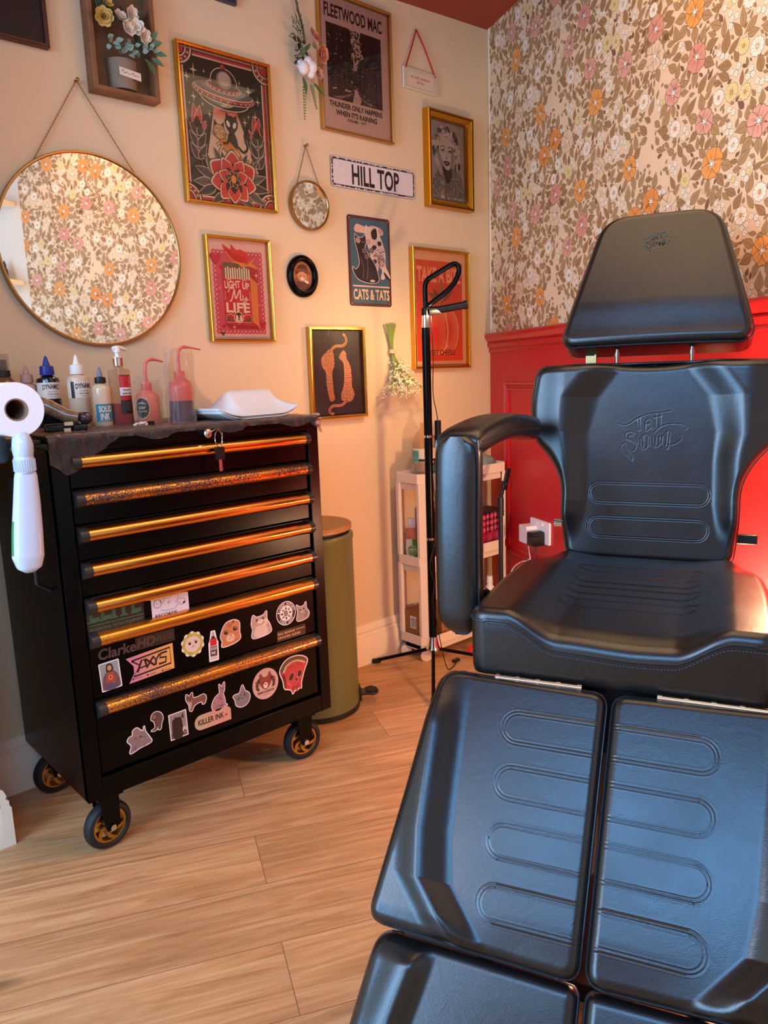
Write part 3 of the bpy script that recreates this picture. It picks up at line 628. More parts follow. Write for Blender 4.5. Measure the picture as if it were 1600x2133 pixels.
# -- band poster
def art_band():
    W, H = 30.6, 40.4; a = Art(); P, K = '#e3bfb4', '#2c1114'; a.rect(0, 0, W, H, P)
    a.text('FLEETWOOD MAC', 15.2, 36.2, 4.1, K, 25.4, .035); x0, x1, y0, y1 = 3.0, 27.2, 9.6, 32.4
    a.rect(x0, y0, x1, y1, '#2a1518'); rng = random.Random(4)
    sky = [(13, y1), (18.0, y1), (17.4, 29.6), (18.0, 27.0), (19.0, 24.5), (17, 23.6), (15.8, 20), (15.6, 14), (14.6, 14), (14.6, 19), (14.4, 23), (13.0, 24.5), (14.8, 26), (13.2, 29)]
    a.poly(sky, '#d5b1a5'); a.poly([(x0, y0), (x1, y0), (x1, 22.5), (16.2, 20.3), (x0, 15.6)], '#4a3232'); a.line([(x0, 15.6), (16, 20.0), (x1 - 1, 23.6)], .12, '#8a6a62')
    a.poly([(14.7, 14), (15.7, 14), (17.6, 10.8), (16.8, y0), (13.5, y0), (14.1, 11.5)], '#d5b1a5')
    a.hold = False
    for i in range(16):
        x = x0 + .5 + rng.random() * 10.5; a.hold = False; a.line([(x, 31.5), (x + rng.uniform(-.3, .3), 15.5)], rng.uniform(.2, .5), '#1c0d10')
    for i in range(14):
        x = 17.5 + rng.random() * 9; a.line([(x, 21), (x, 10)], rng.uniform(.1, .35), rng.choice(('#1c0d10', '#6a4c48')))
    a.nx(); a.hold = True
    for i in range(420):
        x = rng.uniform(x0 + .2, x1 - .2); y = rng.uniform(y0 + .2, y1 - .2); d = abs(x - 15.2)
        if y > 22 and x > 19: continue
        p = math.exp(-d / 4) * .9 + .18
        if rng.random() < p: a.ell(x, y, rng.uniform(.08, .34), rng.uniform(.08, .28), '#d0aba0' if rng.random() < .45 else '#8a6a62', n=6)
    a.hold = False; a.nx(); a.hold = True
    for i in range(240):
        y = rng.uniform(15, y1 - .3); a.ell(15.3 + rng.gauss(0, 2.2), y, rng.uniform(.12, .5), rng.uniform(.1, .4), '#2a1518', n=6)
    a.hold = False
    for k in range(5): a.line([(13.6 - k * 1.2, 12.4 - k * .6), (8.8 - k * .9, 10.6 - k * .1)], .28, '#a98479')
    for k in range(4): a.line([(17 + k * .9, 12.0 - k * .5), (21 + k * .9, 10.2)], .22, '#a98479')
    a.line([(5, 12.6), (6.8, 13)], .4, '#d5b1a5'); a.line([(10.2, 12.9), (12.8, 13.0)], .5, '#d5b1a5')
    a.text('THUNDER ONLY HAPPENS', 15.1, 7.9, 1.75, K, 23.6, .03); a.text("WHEN IT'S RAINING", 15.1, 5.5, 1.75, K, 18.4, .03); a.text('DREAMS - 1977', 15.1, 3.7, .95, K, 8.4, .01)
    return a, (W, H)
a, wh = art_band()
framed('framed_poster', 'thin gold framed pale pink music poster with a sepia forest photo and song lyric', 'picture', -.697, 2.103, .32, .425, .008, .02, M_goldp, a, wh)

# -- matchbox poster
def art_match():
    W, H = 21.6, 30.2; a = Art(); a.rect(0, 0, W, H, '#e6c3b8'); pk, red = '#cf4f66', '#c81f38'
    x0, x1, y0, y1 = 2.6, 19.0, 2.6, 26.2; a.rect(x0, y0, x1, y1, pk); a.nx(); a.hold = True
    n = 12
    dots = [(x0 + (x1 - x0) * i / n, y) for i in range(n + 1) for y in (y0, y1)] + [(x, y0 + (y1 - y0) * i / 17) for i in range(18) for x in (x0, x1)]
    dots = sorted(set((round(x, 3), round(y, 3)) for x, y in dots))
    for i, (x, y) in enumerate(dots): a.k += 1; a.ell(x, y, .82, .82, pk, n=14)
    a.hold = False; a.nx(); a.hold = True
    for x, y in dots: a.ell(x, y, .22, .26, '#f0d6c8', n=8)
    a.hold = False
    def heart(x, y, s, c): a.blob([(x, y - s), (x - s * .95, y + .15 * s), (x - s * .55, y + .75 * s), (x, y + .35 * s), (x + s * .55, y + .75 * s), (x + s * .95, y + .15 * s)], c)
    heart(2.9, 24.4, 2.0, '#8a1830'); heart(2.9, 24.5, 1.85, red); heart(4.9, 21.8, .8, red); heart(18.6, 4.9, 1.4, '#8a1830'); heart(18.6, 4.9, 1.25, red); heart(3.9, 2.0, .8, '#6b3a30'); heart(4.4, 4.2, .5, '#8a1830')
    a.poly([(5.0, 5), (14.6, 4.0), (17.4, 2.9), (16.4, 4.6), (6, 3.8)], '#b01a34')
    a.poly([(5.0, 4.6), (6.6, 3.4), (17.2, 3.4), (14.8, 4.6)], '#a8182f')
    a.poly([(14.9, 5), (17.6, 3.8), (17.8, 19.2), (17.8, 21.5), (14.9, 22.5)], '#b51c34'); a.poly([(14.9, 5.6), (17.3, 4.2), (17.5, 17.4), (14.9, 19.4)], '#dd8a3e'); a.rect(5.0, 4.8, 14.9, 23.2, red)
    a.rect(5.4, 18.9, 14.9, 23.3, '#5e6a4e')
    for k in range(11):
        x = 6.0 + k * .83; h = 22.2 - abs((k * 7) % 5 - 2) * .2; hh = h + (1.0 if k == 8 else 0); a.rect(x, 18.4, x + .46, hh, '#efe3c8'); a.ell(x + .23, hh + .3, .32, .5, '#8a3a34', n=10)
    a.poly([(4.8, 24.0), (10, 23.6), (14, 23.0), (18.2, 26.2), (15.8, 23.6), (18.6, 21.8), (14.2, 22.6), (12.2, 21.9), (10.8, 23.1)], '#e0903c')
    a.blob([(5.6, 28.6), (7.0, 25.6), (9.6, 23.8), (12.6, 23.2), (14.6, 23.9), (14.2, 26.2), (12, 27.4), (10.4, 27.2), (8.6, 28.8), (8.4, 27.2)], '#d9352b'); a.blob([(6.4, 27.0), (8.4, 24.8), (11.5, 23.6), (14, 23.8), (13, 25.2), (9.8, 26.0), (8, 27)], '#c3251f'); a.curve([(6.6, 26.6), (8.4, 24.4), (11, 23.4), (13.6, 23.3)], .25, '#e6a050')
    W_ = '#f1dfc0'
    a.text('LIGHT', 8.3, 16.8, 2.2, W_, 5.6, .04, rot=.06); a.text('UP', 13.1, 16.5, 2.1, W_, 2.5, .04, rot=-.1)
    a.curve([(7.0, 11.8), (7.6, 12.0), (8.4, 14.0), (8.9, 15.4), (9.2, 12.6), (10.9, 15.3), (10.9, 12.4), (11.6, 12.3)], .42, W_); a.curve([(6.6, 14.4), (7.4, 15.6), (8.8, 15.6)], .3, W_); a.curve([(11.8, 13.8), (11.9, 12.5), (12.8, 12.7), (13.3, 13.9), (12.7, 11.0), (11.6, 10.6), (12.2, 11.8), (13.8, 12.4)], .32, W_)
    a.text('LIFE', 9.9, 9.9, 2.9, W_, 8.6, .05); a.nx()
    for x in (5.9, 7.5, 9.3, 12.2): a.rect(x - .25, 8.3, x + .9, 8.65, W_)
    for s_, x in ((1, 6.3), (-1, 13.6)):
        a.curve([(x, 18), (x + s_ * 1.2, 18.3), (x + s_ * 1.6, 17.7)], .16, W_); a.curve([(x - s_ * .5, 7.6), (x + s_ * .8, 7.9), (x + s_ * 1.8, 7.3), (x + s_ * 2.4, 7.8)], .16, W_); a.line([(x - s_ * .8, 14.8), (x - s_ * .8, 12)], .12, W_); heart(x + s_ * .2, 13.6, .4, '#8a1830')
    a.line([(5.5, 7.6), (5.5, 5.4), (14.4, 5.4), (14.4, 7.6)], .16, '#f0b8a8'); a.poly([(5.6, 5.5), (8.2, 5.5), (5.6, 7.4)], '#75473a'); a.poly([(14.3, 5.5), (11.7, 5.5), (14.3, 7.4)], '#75473a')
    a.ell(9.9, 6.9, 1.75, 1.75, W_); a.ell(9.9, 6.9, 1.5, 1.5, '#4a1a22'); a.ell(9.2, 6.6, .5, 1.0, W_); a.ell(10.7, 6.6, .5, 1.0, W_); a.ell(9.9, 6.1, .55, .6, '#f1dfc0'); a.ell(9.9, 6.3, .3, .35, '#b01a2a'); a.line([(9.0, 7.7), (9.7, 7.4)], .15, '#e08a70'); a.line([(10.8, 7.7), (10.1, 7.4)], .15, '#e08a70')
    for x, y, r in ((17.2, 19.9, 1.1), (17.8, 17.4, .5), (8, 3.9, .9), (17.7, 10.9, .5), (17.2, 4.2, .5), (3.8, 15.5, .5)): a.star4(x, y, r * .8, r, '#f3e2cc')
    return a, (W, H)
a, wh = art_match()
framed('framed_poster', 'gold framed pink and red matchbox poster reading LIGHT UP My LIFE', 'picture', -1.2115, 1.360, .231, .314, .0085, .022, M_gold, a, wh)

# -- peach poster
def art_peach():
    W, H = 29.8, 43.0; a = Art(); a.rect(0, 0, W, H, '#e9b596'); a.rect(1.9, 2.0, W - 1.9, H - 3.2, '#d9583a'); K = '#7d1414'
    for i in range(14): a.rect(1.9, 2.0 + i * 2.4, W - 1.9, 2.0 + i * 2.4 + 2.45, (lin((238 - i * 2.2) / 255), lin((86 - i * .8) / 255), lin((44 + i * 1.2) / 255), 1))
    a.text('TAKE A BITE', W / 2, 34.6, 5.6, '#f0a98a', 24.6, .045)
    a.ell(18.6, 13.6, 7.0, 9.3, '#f0b48c'); a.ell(18.4, 13.6, 6.7, 9.0, '#e8765a'); a.ell(12.6, 13.6, 8.4, 9.2, '#f3bd94'); a.ell(12.4, 13.5, 8.0, 8.8, '#ee8462')
    for i in range(8): a.ell(11.4 - i * .1, 12.8 - i * .1, 7.0 - i * .7, 7.6 - i * .8, (lin((236 - i * 1.0) / 255), lin((120 - i * 9) / 255), lin((86 - i * 5) / 255), 1))
    for i in range(5): a.ell(20.0, 14.2, 3.2 - i * .5, 6.2 - i * .9, (lin((232 - i * 2) / 255), lin((108 - i * 10) / 255), lin((80 - i * 5) / 255), 1))
    a.curve([(17.2, 21.6), (18.8, 17), (19.2, 12), (17.6, 7), (15.2, 5)], .5, '#f6c69e'); a.curve([(15.6, 27.0), (15.8, 24), (16.4, 22.2)], .4, '#6f4632')
    for an, L, c in ((2.7, 8.8, '#76514a'), (2.3, 7.2, '#6b4640'), (.95, 7.2, '#70493f'), (.62, 9, '#7b564c'), (1.6, 9.5, '#a06a55'), (3.1, 6, '#a8705a')): a.leaf(15.6, 24.4, L, 2.1, an, c, None, '#a9775f', .12)
    a.text('SWEET CHEEKS', 14.6, 5.2, 2.2, K, 17.2, .015)
    return a, (W, H)
a, wh = art_peach()
framed('framed_poster', 'gold framed orange poster of a large peach, behind the black floor lamp', 'picture', -.307, 1.325, .318, .45, .010, .024, M_gold, a, wh)

# -- two leopards
def art_leo():
    W, H = 22.6, 29.6; a = Art(); a.rect(0, 0, W, H, '#3b3130'); o, d = '#e8a07a', '#4a2f2a'
    rng = random.Random(9)
    for i in range(70):
        y = rng.random() * H; x = rng.random() * W; a.line([(x, y), (min(x + rng.uniform(1, 5), W), y)], .05, '#4a3f3c')
    def cat(pts, tail): a.curve(tail, .95, o); a.blob(pts, o)
    A = [(6.6, 21.8), (8.2, 22.9), (9.6, 22.6), (10.2, 20.4), (10.2, 17.4), (9.2, 15.2), (9.2, 12), (9.4, 8), (9.8, 6.2), (9.0, 5.2), (7.6, 5.4), (7.0, 7.5), (6.4, 11), (6.2, 15.2), (4.8, 17.2), (4.6, 20)]
    cat(A, [(8.4, 22.2), (11, 24.0), (14.2, 24.2), (16, 25.6), (15.6, 27.4), (14.6, 28.2)])
    B = [(12.4, 20.0), (13.2, 21.6), (14.6, 22.6), (15.6, 21.8), (15.9, 19.8), (17.4, 17), (17.9, 13), (17.8, 10), (18.8, 7.6), (17.8, 5.2), (15.2, 4.6), (12.8, 5.6), (12.9, 8.0), (14.0, 10.5), (14.4, 14.5), (14.2, 18.2)]
    cat(B, [(15.4, 5.2), (12.6, 3.6), (8.8, 3.5), (7.2, 2.2), (7.8, .9), (9.2, .7)])
    a.nx(); a.hold = True
    def inside(x, y, P):
        c = False; n = len(P)
        for i in range(n):
            (x1_, y1_), (x2_, y2_) = P[i], P[i - 1]
            if (y1_ > y) != (y2_ > y) and x < (x2_ - x1_) * (y - y1_) / (y2_ - y1_) + x1_: c = not c
        return c
    for P in (sp2(A, 5, True), sp2(B, 5, True)):
        y = 4.5
        while y < 23:
            x = 4
            while x < 20:
                xx, yy = x + rng.uniform(-.15, .15), y + rng.uniform(-.15, .15)
                if inside(xx, yy, P): a.ell(xx, yy, .19, .15, d, n=6, rot=rng.random() * 3)
                x += .62
            y += .55
    for tl in ([(8.4, 22.2), (11, 24.0), (14.2, 24.2), (16, 25.6), (15.6, 27.4)], [(15.4, 5.2), (12.6, 3.6), (8.8, 3.5), (7.2, 2.2), (7.8, .9)]):
        for x, y in sp2(tl, 5): a.ell(x, y, .16, .3, d, n=6)
    a.hold = False; a.ell(13.3, 20.6, .14, .1, d)
    return a, (W, H)
a, wh = art_leo()
framed('framed_print', 'gold framed dark print of two spotted leopards sitting back to back', 'picture', -.836, 1.096, .245, .314, .010, .022, M_gold, a, wh)

# -- ornate gold frame with grey portrait
def art_lady():
    W, H = 19.6, 28.2; a = Art(); g = lambda v: (lin(v * 1.0), lin(v * .93), lin(v * .92), 1); a.rect(0, 0, W, H, g(.66)); rng = random.Random(3)
    for i in range(30): a.ell(rng.random() * W, rng.random() * H, rng.uniform(.5, 2), rng.uniform(.4, 1.6), g(rng.uniform(.55, .72)), n=10)
    a.blob([(3, 9), (1.2, 4), (1.5, 0.3), (18.9, .3), (18.9, 6), (17, 10.5), (13, 12.4), (7, 12)], g(.52)); a.blob([(7.4, 13), (11.6, 13), (12.2, 9), (10.2, 6.6), (8, 8.6)], g(.22))
    for i in range(46):                      # curls of short wavy hair
        t = PI * 1.25 * i / 46 - .35; r = rng.uniform(5.0, 6.7); x, y = 9.2 + r * math.cos(t) * 1.02, 19.0 + r * math.sin(t) * 1.02
        a.ell(x, y, rng.uniform(.9, 1.7), rng.uniform(.7, 1.3), g(rng.choice((.25, .45, .62, .78, .86))), rot=t)
    for i in range(14): x, y = rng.uniform(14.2, 16.8), rng.uniform(12.5, 19); a.ell(x, y, .6, 1.5, g(rng.choice((.2, .5, .8))))
    for i in range(10): x, y = rng.uniform(2.2, 4.4), rng.uniform(14.5, 20); a.ell(x, y, .7, 1.4, g(rng.choice((.25, .55, .82))))
    a.blob([(5.4, 19), (6.2, 22.3), (9.2, 23.2), (12.4, 22.0), (13.6, 18.6), (13.0, 14.8), (11.2, 12.0), (9.4, 11.5), (7.2, 13.0), (5.6, 16)], g(.84)); a.blob([(12.4, 20), (13.6, 18.6), (13.0, 14.8), (11.2, 12.0), (12.0, 16)], g(.6))
    for x, s_ in ((7.4, -1), (11.4, 1)):
        a.curve([(x - 1.3, 19.2), (x, 19.9), (x + 1.3, 19.3)], .3, g(.2)); a.ell(x, 18.1, 1.05, .5, g(.3)); a.ell(x, 18.0, .75, .3, g(.85)); a.ell(x, 18.05, .3, .3, g(.12)); a.curve([(x - 1.2, 18.2), (x, 18.6), (x + 1.3, 18.4)], .22, g(.1))
    a.curve([(9.8, 18), (10.1, 16.4), (9.6, 15.8)], .16, g(.5)); a.ell(9.4, 15.7, .5, .22, g(.3)); a.blob([(7.8, 14.2), (9, 14.7), (9.5, 14.45), (10.1, 14.7), (11.2, 14.1), (10.2, 13.0), (8.8, 13.0)], g(.16)); a.ell(9.5, 13.9, .8, .2, g(.8)); a.ell(7, 14.6, .1, .1, g(.1))
    a.curve([(3.6, 14.4), (4.6, 12.4), (6.4, 10.2), (6.8, 6.5), (6.8, 1)], 1.9, g(.74)); a.blob([(2.6, 14.6), (4.4, 15.4), (5.6, 13.2), (4.4, 12)], g(.8)); a.blob([(5.2, 18.6), (6.0, 15.6), (7.6, 12.6), (8.4, 12.2), (6.6, 15.6)], g(.62)); a.blob([(4.8, 20), (6.6, 24.4), (9.6, 25.2), (12.6, 24.2), (14.0, 21.4), (12.6, 22.4), (9.4, 23.4), (6.6, 22.4)], g(.88)); a.curve([(5.4, 21), (7.4, 24.2), (10, 24.8)], .25, g(.4)); a.curve([(11, 24.6), (13, 23), (14, 20.6)], .25, g(.4)); a.curve([(3.6, 21), (5, 24.5), (8, 26)], .3, g(.3))
    for (x, y) in ((14.4, 8.2), (15.8, 5.0), (12.6, 3.6), (15.2, 2), (3.4, 7.4), (6.8, 8.4), (6.6, 4.8), (4.0, 3.5), (10, 2.2)):
        
        for k in range(6): a.leaf(x, y, 1.9 - .1 * k, 1.2, k * 1.05 + x, g(.7 if k % 2 else .5), g(.3), None, .08)
        a.ring(x, y, .55, .5, .14, g(.25), 9)
    for i in range(40): a.ell(rng.uniform(1, W - 1), rng.uniform(.5, 9), rng.uniform(.1, .3), rng.uniform(.1, .3), g(rng.choice((.2, .85))), n=6)
    return a, (W, H)
a, wh = art_lady()
PR = [(0, .0005), (0, .030), (.004, .033), (.008, .031), (.010, .026), (.022, .020), (.026, .021), (.028, .018), (.030, .010), (.030, .003)]
r = framed('ornate_framed_portrait', 'chunky antique gold frame around a grey drawing of a curly haired woman', 'picture', -.2505, 1.873, .252, .342, .030, .030, mat('antique_gold', '#c98a1e', .34, .85, bump=.2, bscale=90), a, wh, prof=PR, glass=True)
mb = MB()
for k in range(56):
    t = k / 56
    for x, y in (((-.118 + .236 * t), .1625), ((-.118 + .236 * t), -.1625)): mb.ball((x, y, .0322), .0026, 6)
for k in range(76):
    y = -.163 + .326 * k / 75
    for x in (-.1175, .1175): mb.ball((x, y, .0322), .0026, 6)
tag(mb.build('beading', mat('dark_bronze', '#4e3016', .45, .6), r), 'dark beaded moulding on the frame')

# -- oval cat picture
def ovalpts(rx, ry, n=48): return [(rx * math.cos(2 * PI * i / n), ry * math.sin(2 * PI * i / n)) for i in range(n)]
r = thing('oval_framed_picture', 'small black oval frame holding a picture of a cat in a cowboy hat', 'picture', (-.966, -.0005, 1.4155), WR90)
mb = MB(); prof = [(.000, .001), (.0, .010), (.003, .016), (.009, .019), (.014, .015), (.017, .016), (.020, .012), (.020, .003)]; N = 48; vs = []
for i in range(N):
    c, s_ = math.cos(2 * PI * i / N), math.sin(2 * PI * i / N)
    for d, z in prof: vs.append(((.061 - d) * c, (.068 - d) * s_, z))
n = len(prof); mb.add(vs, [(i * n + j, ((i + 1) % N) * n + j, ((i + 1) % N) * n + j + 1, i * n + j + 1) for i in range(N) for j in range(n - 1)]); mb.build('frame', M_black, r, ang=60)
a = Art(); a.ell(0, 0, 4.3, 5.0, '#a5643c'); a.ell(-1.5, -2.4, 2.6, 2.0, '#8a4e30'); a.blob([(-2.6, .6), (-2.4, 2.2), (-.6, 3.8), (1.6, 3.6), (2.6, 1.8), (3.2, .8), (1, 1.2), (-1, 1.3)], '#4d2a1c'); a.blob([(-3.4, 1.6), (-1, 2.6), (2.2, 2.0), (3.4, .6), (1, 1.6), (-1.6, 1.4)], '#7b3f28')
a.blob([(-1.9, .2), (-1.2, 1.3), (.6, 1.5), (1.6, .5), (1.6, -.9), (.4, -1.8), (-1.0, -1.4)], '#c98b63'); a.ell(-.7, .1, .2, .24, '#2a1812'); a.ell(.8, .1, .2, .24, '#2a1812'); a.ell(0, -.7, .6, .5, '#ecd2b8'); a.ell(.05, -.5, .14, .1, '#8a4038'); a.blob([(-2.6, -2), (-.6, -1.6), (1.6, -1.8), (2.8, -2.6), (2, -4.2), (-1.6, -4.3)], '#5c3322'); a.ell(1.7, -1.7, .9, .4, '#ecd2b8', rot=-.4); a.build('print', r, M_print, z=.004)

# -- tin signs
def tin(name, label, cx, cz, w, h, art, wh, edge):
    r = thing(name, label, 'sign', (cx, -.001, cz), WR90); mb = MB(); mb.prism(rrect(-w / 2, -h / 2, w / 2, h / 2, .010), 0, .0016); mb.build('plate', edge, r)
    art.build('lettering', r, M_sheet, ox=-wh[0] / 2, oy=-wh[1] / 2, z=.0018)
    for sx in (-1, 1):
        for sy in (-1, 1): mb = MB(); mb.ball((sx * (w / 2 - .010), sy * (h / 2 - .010), .002), .0028, 8, (1, 1, .5)); mb.build('nail', M_chrome, r)
    return r
a = Art(); W, H = 39.6, 9.8; K = '#33191c'; a.poly(rrect(0, 0, W, H, 1.0), '#d9cbc6'); a.poly(rrect(.35, .35, W - .35, H - .35, .9), K); a.poly(rrect(.95, .95, W - .95, H - .95, .8), '#dcd0cc')
rng = random.Random(5); a.nx(); a.hold = True
for i in range(90):
    e = rng.random(); x, y = (rng.uniform(.6, W - .6), rng.choice((.55, H - .55))) if e < .8 else (rng.choice((.55, W - .55)), rng.uniform(.6, H - .6)); a.ell(x, y, rng.uniform(.1, .7), rng.uniform(.08, .25), '#dcd0cc', n=7)
for i in range(26): a.ell(rng.uniform(1.4, 9), rng.uniform(1.5, 8), .08, .12, '#8a7a78', n=6)
a.hold = False; a.text('HILL TOP', W / 2 + .6, H / 2 - .1, 6.7, '#1c1115', 22.4, .035)
tin('street_name_sign', 'white rectangular metal street sign reading HILL TOP with chipped dark border', -.6245, 1.768, .398, .099, a, (W, H), mat('tin_edge', '#4a2c2a', .45, .4))
a = Art(); W, H = 19.6, 30.2; a.poly(rrect(0, 0, W, H, 1.2), '#5a2a26'); a.poly(rrect(.9, .8, W - .9, H - .8, 1.6), '#3f5c66'); P = '#d8b09c'; K = '#2a1d22'
a.blob([(3, 26), (4.2, 27.6), (7, 27), (9, 26.8), (12, 27.6), (16, 26.4), (16.4, 24.4), (14, 23.8), (9, 24), (6, 24.2), (3.4, 24.4)], P); a.ell(4.6, 25.6, 1.3, 1.1, '#e0a888'); a.ell(15.2, 25.6, 1.2, 1.2, '#c48f80')
# big patched cat behind
a.blob([(8.2, 24.6), (8.4, 27.4), (10.2, 25.8), (11.6, 25.9), (13.2, 27.4), (14.2, 24.8), (15.8, 21.4), (17.2, 16.8), (17.2, 11.6), (18.6, 8.6), (19.2, 6.6), (16.8, 7.6), (16.6, 6.4), (15.0, 6.2), (15.6, 9.6), (14.2, 11), (13.4, 9.4), (12.4, 7.4), (10.6, 8.6), (10.6, 14), (9.2, 19), (7.6, 22.6)], '#d9b7a4', '#efd3c0', .22)
a.blob([(10.8, 25.2), (13.0, 26.6), (13.6, 24), (13.0, 22.2), (11.2, 22.4)], K); a.ell(14.6, 20.6, 1.0, 1.0, K); a.ell(12, 18.8, 1.2, .9, K, rot=.5); a.ell(12.2, 13.2, .9, .8, K)
rng = random.Random(2)
for i in range(70): x = rng.uniform(11.8, 16.6); y = rng.uniform(10.5, 18.0); a.ell(x, y, rng.uniform(.12, .5), rng.uniform(.1, .3), rng.choice(('#8a6259', '#5c3d3d', '#efd3c0')), rot=rng.random() * 3, n=8)
a.ring(15.2, 13.6, 1.5, 2.0, .3, '#7d544e'); a.ring(15.2, 13.6, .8, 1.1, .25, '#7d544e'); a.blob([(16.4, 9), (18.8, 6.6), (18.2, 5.8), (16.6, 7.4)], K)
# black cat in front
a.blob([(3.0, 20.4), (3.0, 23.6), (4.4, 22.4), (6.4, 22.4), (7.8, 23.6), (8.2, 20.6), (7.6, 18.2), (9.8, 15), (12.2, 11.6), (13.4, 8.0), (13.8, 5.6), (12.2, 4.2), (7.4, 4.2), (3.6, 5.6), (1.8, 8.4), (1.6, 10.4), (3.0, 9.4), (4.6, 11.6), (4.2, 15.6), (3.6, 18)], K, '#e3c3b0', .24)
a.blob([(7.2, 5.2), (12.2, 5.4), (13.0, 7.6), (11, 10), (8.4, 9.6)], '#35262a'); a.curve([(5.4, 14.5), (6.6, 10), (6.2, 6)], .16, '#8f736c'); a.curve([(8.4, 14.5), (8.6, 10), (8.2, 5.6)], .16, '#8f736c')
for x, y in ((4.4, 21), (7.2, 17.0), (9.2, 20.8), (10.6, 17.4), (8.2, 14.8)):
    for k in range(5): a.ell(x + .7 * math.cos(k * 1.256), y + .7 * math.sin(k * 1.256), .5, .5, P if y > 19 else '#6f5654', n=9); a.ell(x + .7 * math.cos(k * 1.256), y + .7 * math.sin(k * 1.256), .28, .28, '#8a625a', n=7)
a.curve([(4.2, 20.6), (4.8, 20.4), (5.4, 20.6)], .14, '#c9a79a'); a.curve([(6.2, 20.6), (6.8, 20.4), (7.4, 20.6)], .14, '#c9a79a'); a.ell(10.6, 5.0, 1.2, .5, '#d8b8a8')



# shift the drawing up so the band of letters sits below it
for i, (pts, c, z, t) in enumerate(a.P):
    if i > 1 + 0: a.P[i] = ([(x, (y - 4) * .84 + 7.8) for x, y in pts], c, z, t)
a.P[0] = (rrect(0, 0, W, H, 1.2), a.P[0][1], a.P[0][2], True); a.P[1] = (rrect(.9, .8, W - .9, H - .8, 1.6), a.P[1][1], a.P[1][2], True)
a.rect(1.3, 6.4, W - .8, 6.9, '#e6b49a'); a.text('CATS & TATS', W / 2 + .2, 3.8, 3.7, '#eeb890', 17.2, .045)
tin('tin_sign', 'tall blue-grey tin sign of two cats reading CATS & TATS', -.6615, 1.4815, .199, .306, a, (W, H), mat('tin_edge', '#4a2c2a'))

# -- dark framed picture cut by the top left corner, and the dark corner of another picture
r = thing('dark_framed_board', 'plain dark board in a thin brown frame at the top left corner', 'picture', (-1.94, -.0005, 2.118), WR90)
frame_mesh(.42, .38, flat_prof(.010, .022)).build('frame', mat('mahogany', '#4a1f18', .4), r, ang=25); mb = MB(); mb.bx((-.202, -.182, .002), (.202, .182, .012)); mb.build('panel', mat('board_black', '#21100f', .6), r, smooth=False)
r = thing('dark_framed_picture', 'small dark framed sign cut off by the top edge, right of the wooden flower box', 'picture', (-1.262, -.0005, 2.255), WR90)
frame_mesh(.20, .155, flat_prof(.010, .016)).build('frame', mat('slate_frame', '#3a3440', .45), r, ang=25); a = Art(); a.rect(-9, -6.8, 9, 6.8, '#2c2830')
for k in range(7): a.ell(-7 + k * 2.4, -5.6, .6, .4, '#8a8288', n=8)
a.build('print', r, M_print, z=.004)

# -- hanging plaque on a red ribbon
r = thing('hanging_plaque', 'small patterned plaque hanging from a red ribbon near the ceiling corner', 'sign', (-.3895, -.004, 2.131), WR90)
mb = MB(); mb.prism(rrect(-.0865, -.034, .0865, .034, .003), 0, .006); mb.build('plaque', mat('plaque_white', '#e9dcc8', .6), r)
a = Art(); a.rect(-8.5, -3.3, 8.5, 3.3, '#d9c6a8'); a.nx(); a.hold = True
for i in range(34):
    for j in range(13):
        x, y = -8.2 + i * .5, -3.0 + j * .5
        if abs(x) > 6.4 or abs(y) > 2.0: a.ell(x, y, .17, .13, '#8f8f74', n=6, rot=(i + j) % 2)
a.hold = False; a.rect(-6.4, -2.0, 6.4, 2.0, '#dcbfa4'); a.text('BE HAPPY, BE BRIGHT', 0, .6, .8, '#9b3038', 9.6, .02); a.text('BE YOU', 0, -.8, .8, '#9b3038', 3.6, .02); a.build('lettering', r, M_print, z=.0062)
mb = MB(); mb.tube(spline([(-.075, .031, .006), (-.045, .10, .006), (-.017, .165, .004)], 4), .0028, 6); mb.tube(spline([(.077, .026, .006), (.03, .105, .006), (-.013, .165, .004)], 4), .0028, 6); mb.ball((-.015, .167, .003), .004, 8); tag(mb.build('ribbon', mat('red_ribbon', '#b3141f', .5), r), 'red ribbon')

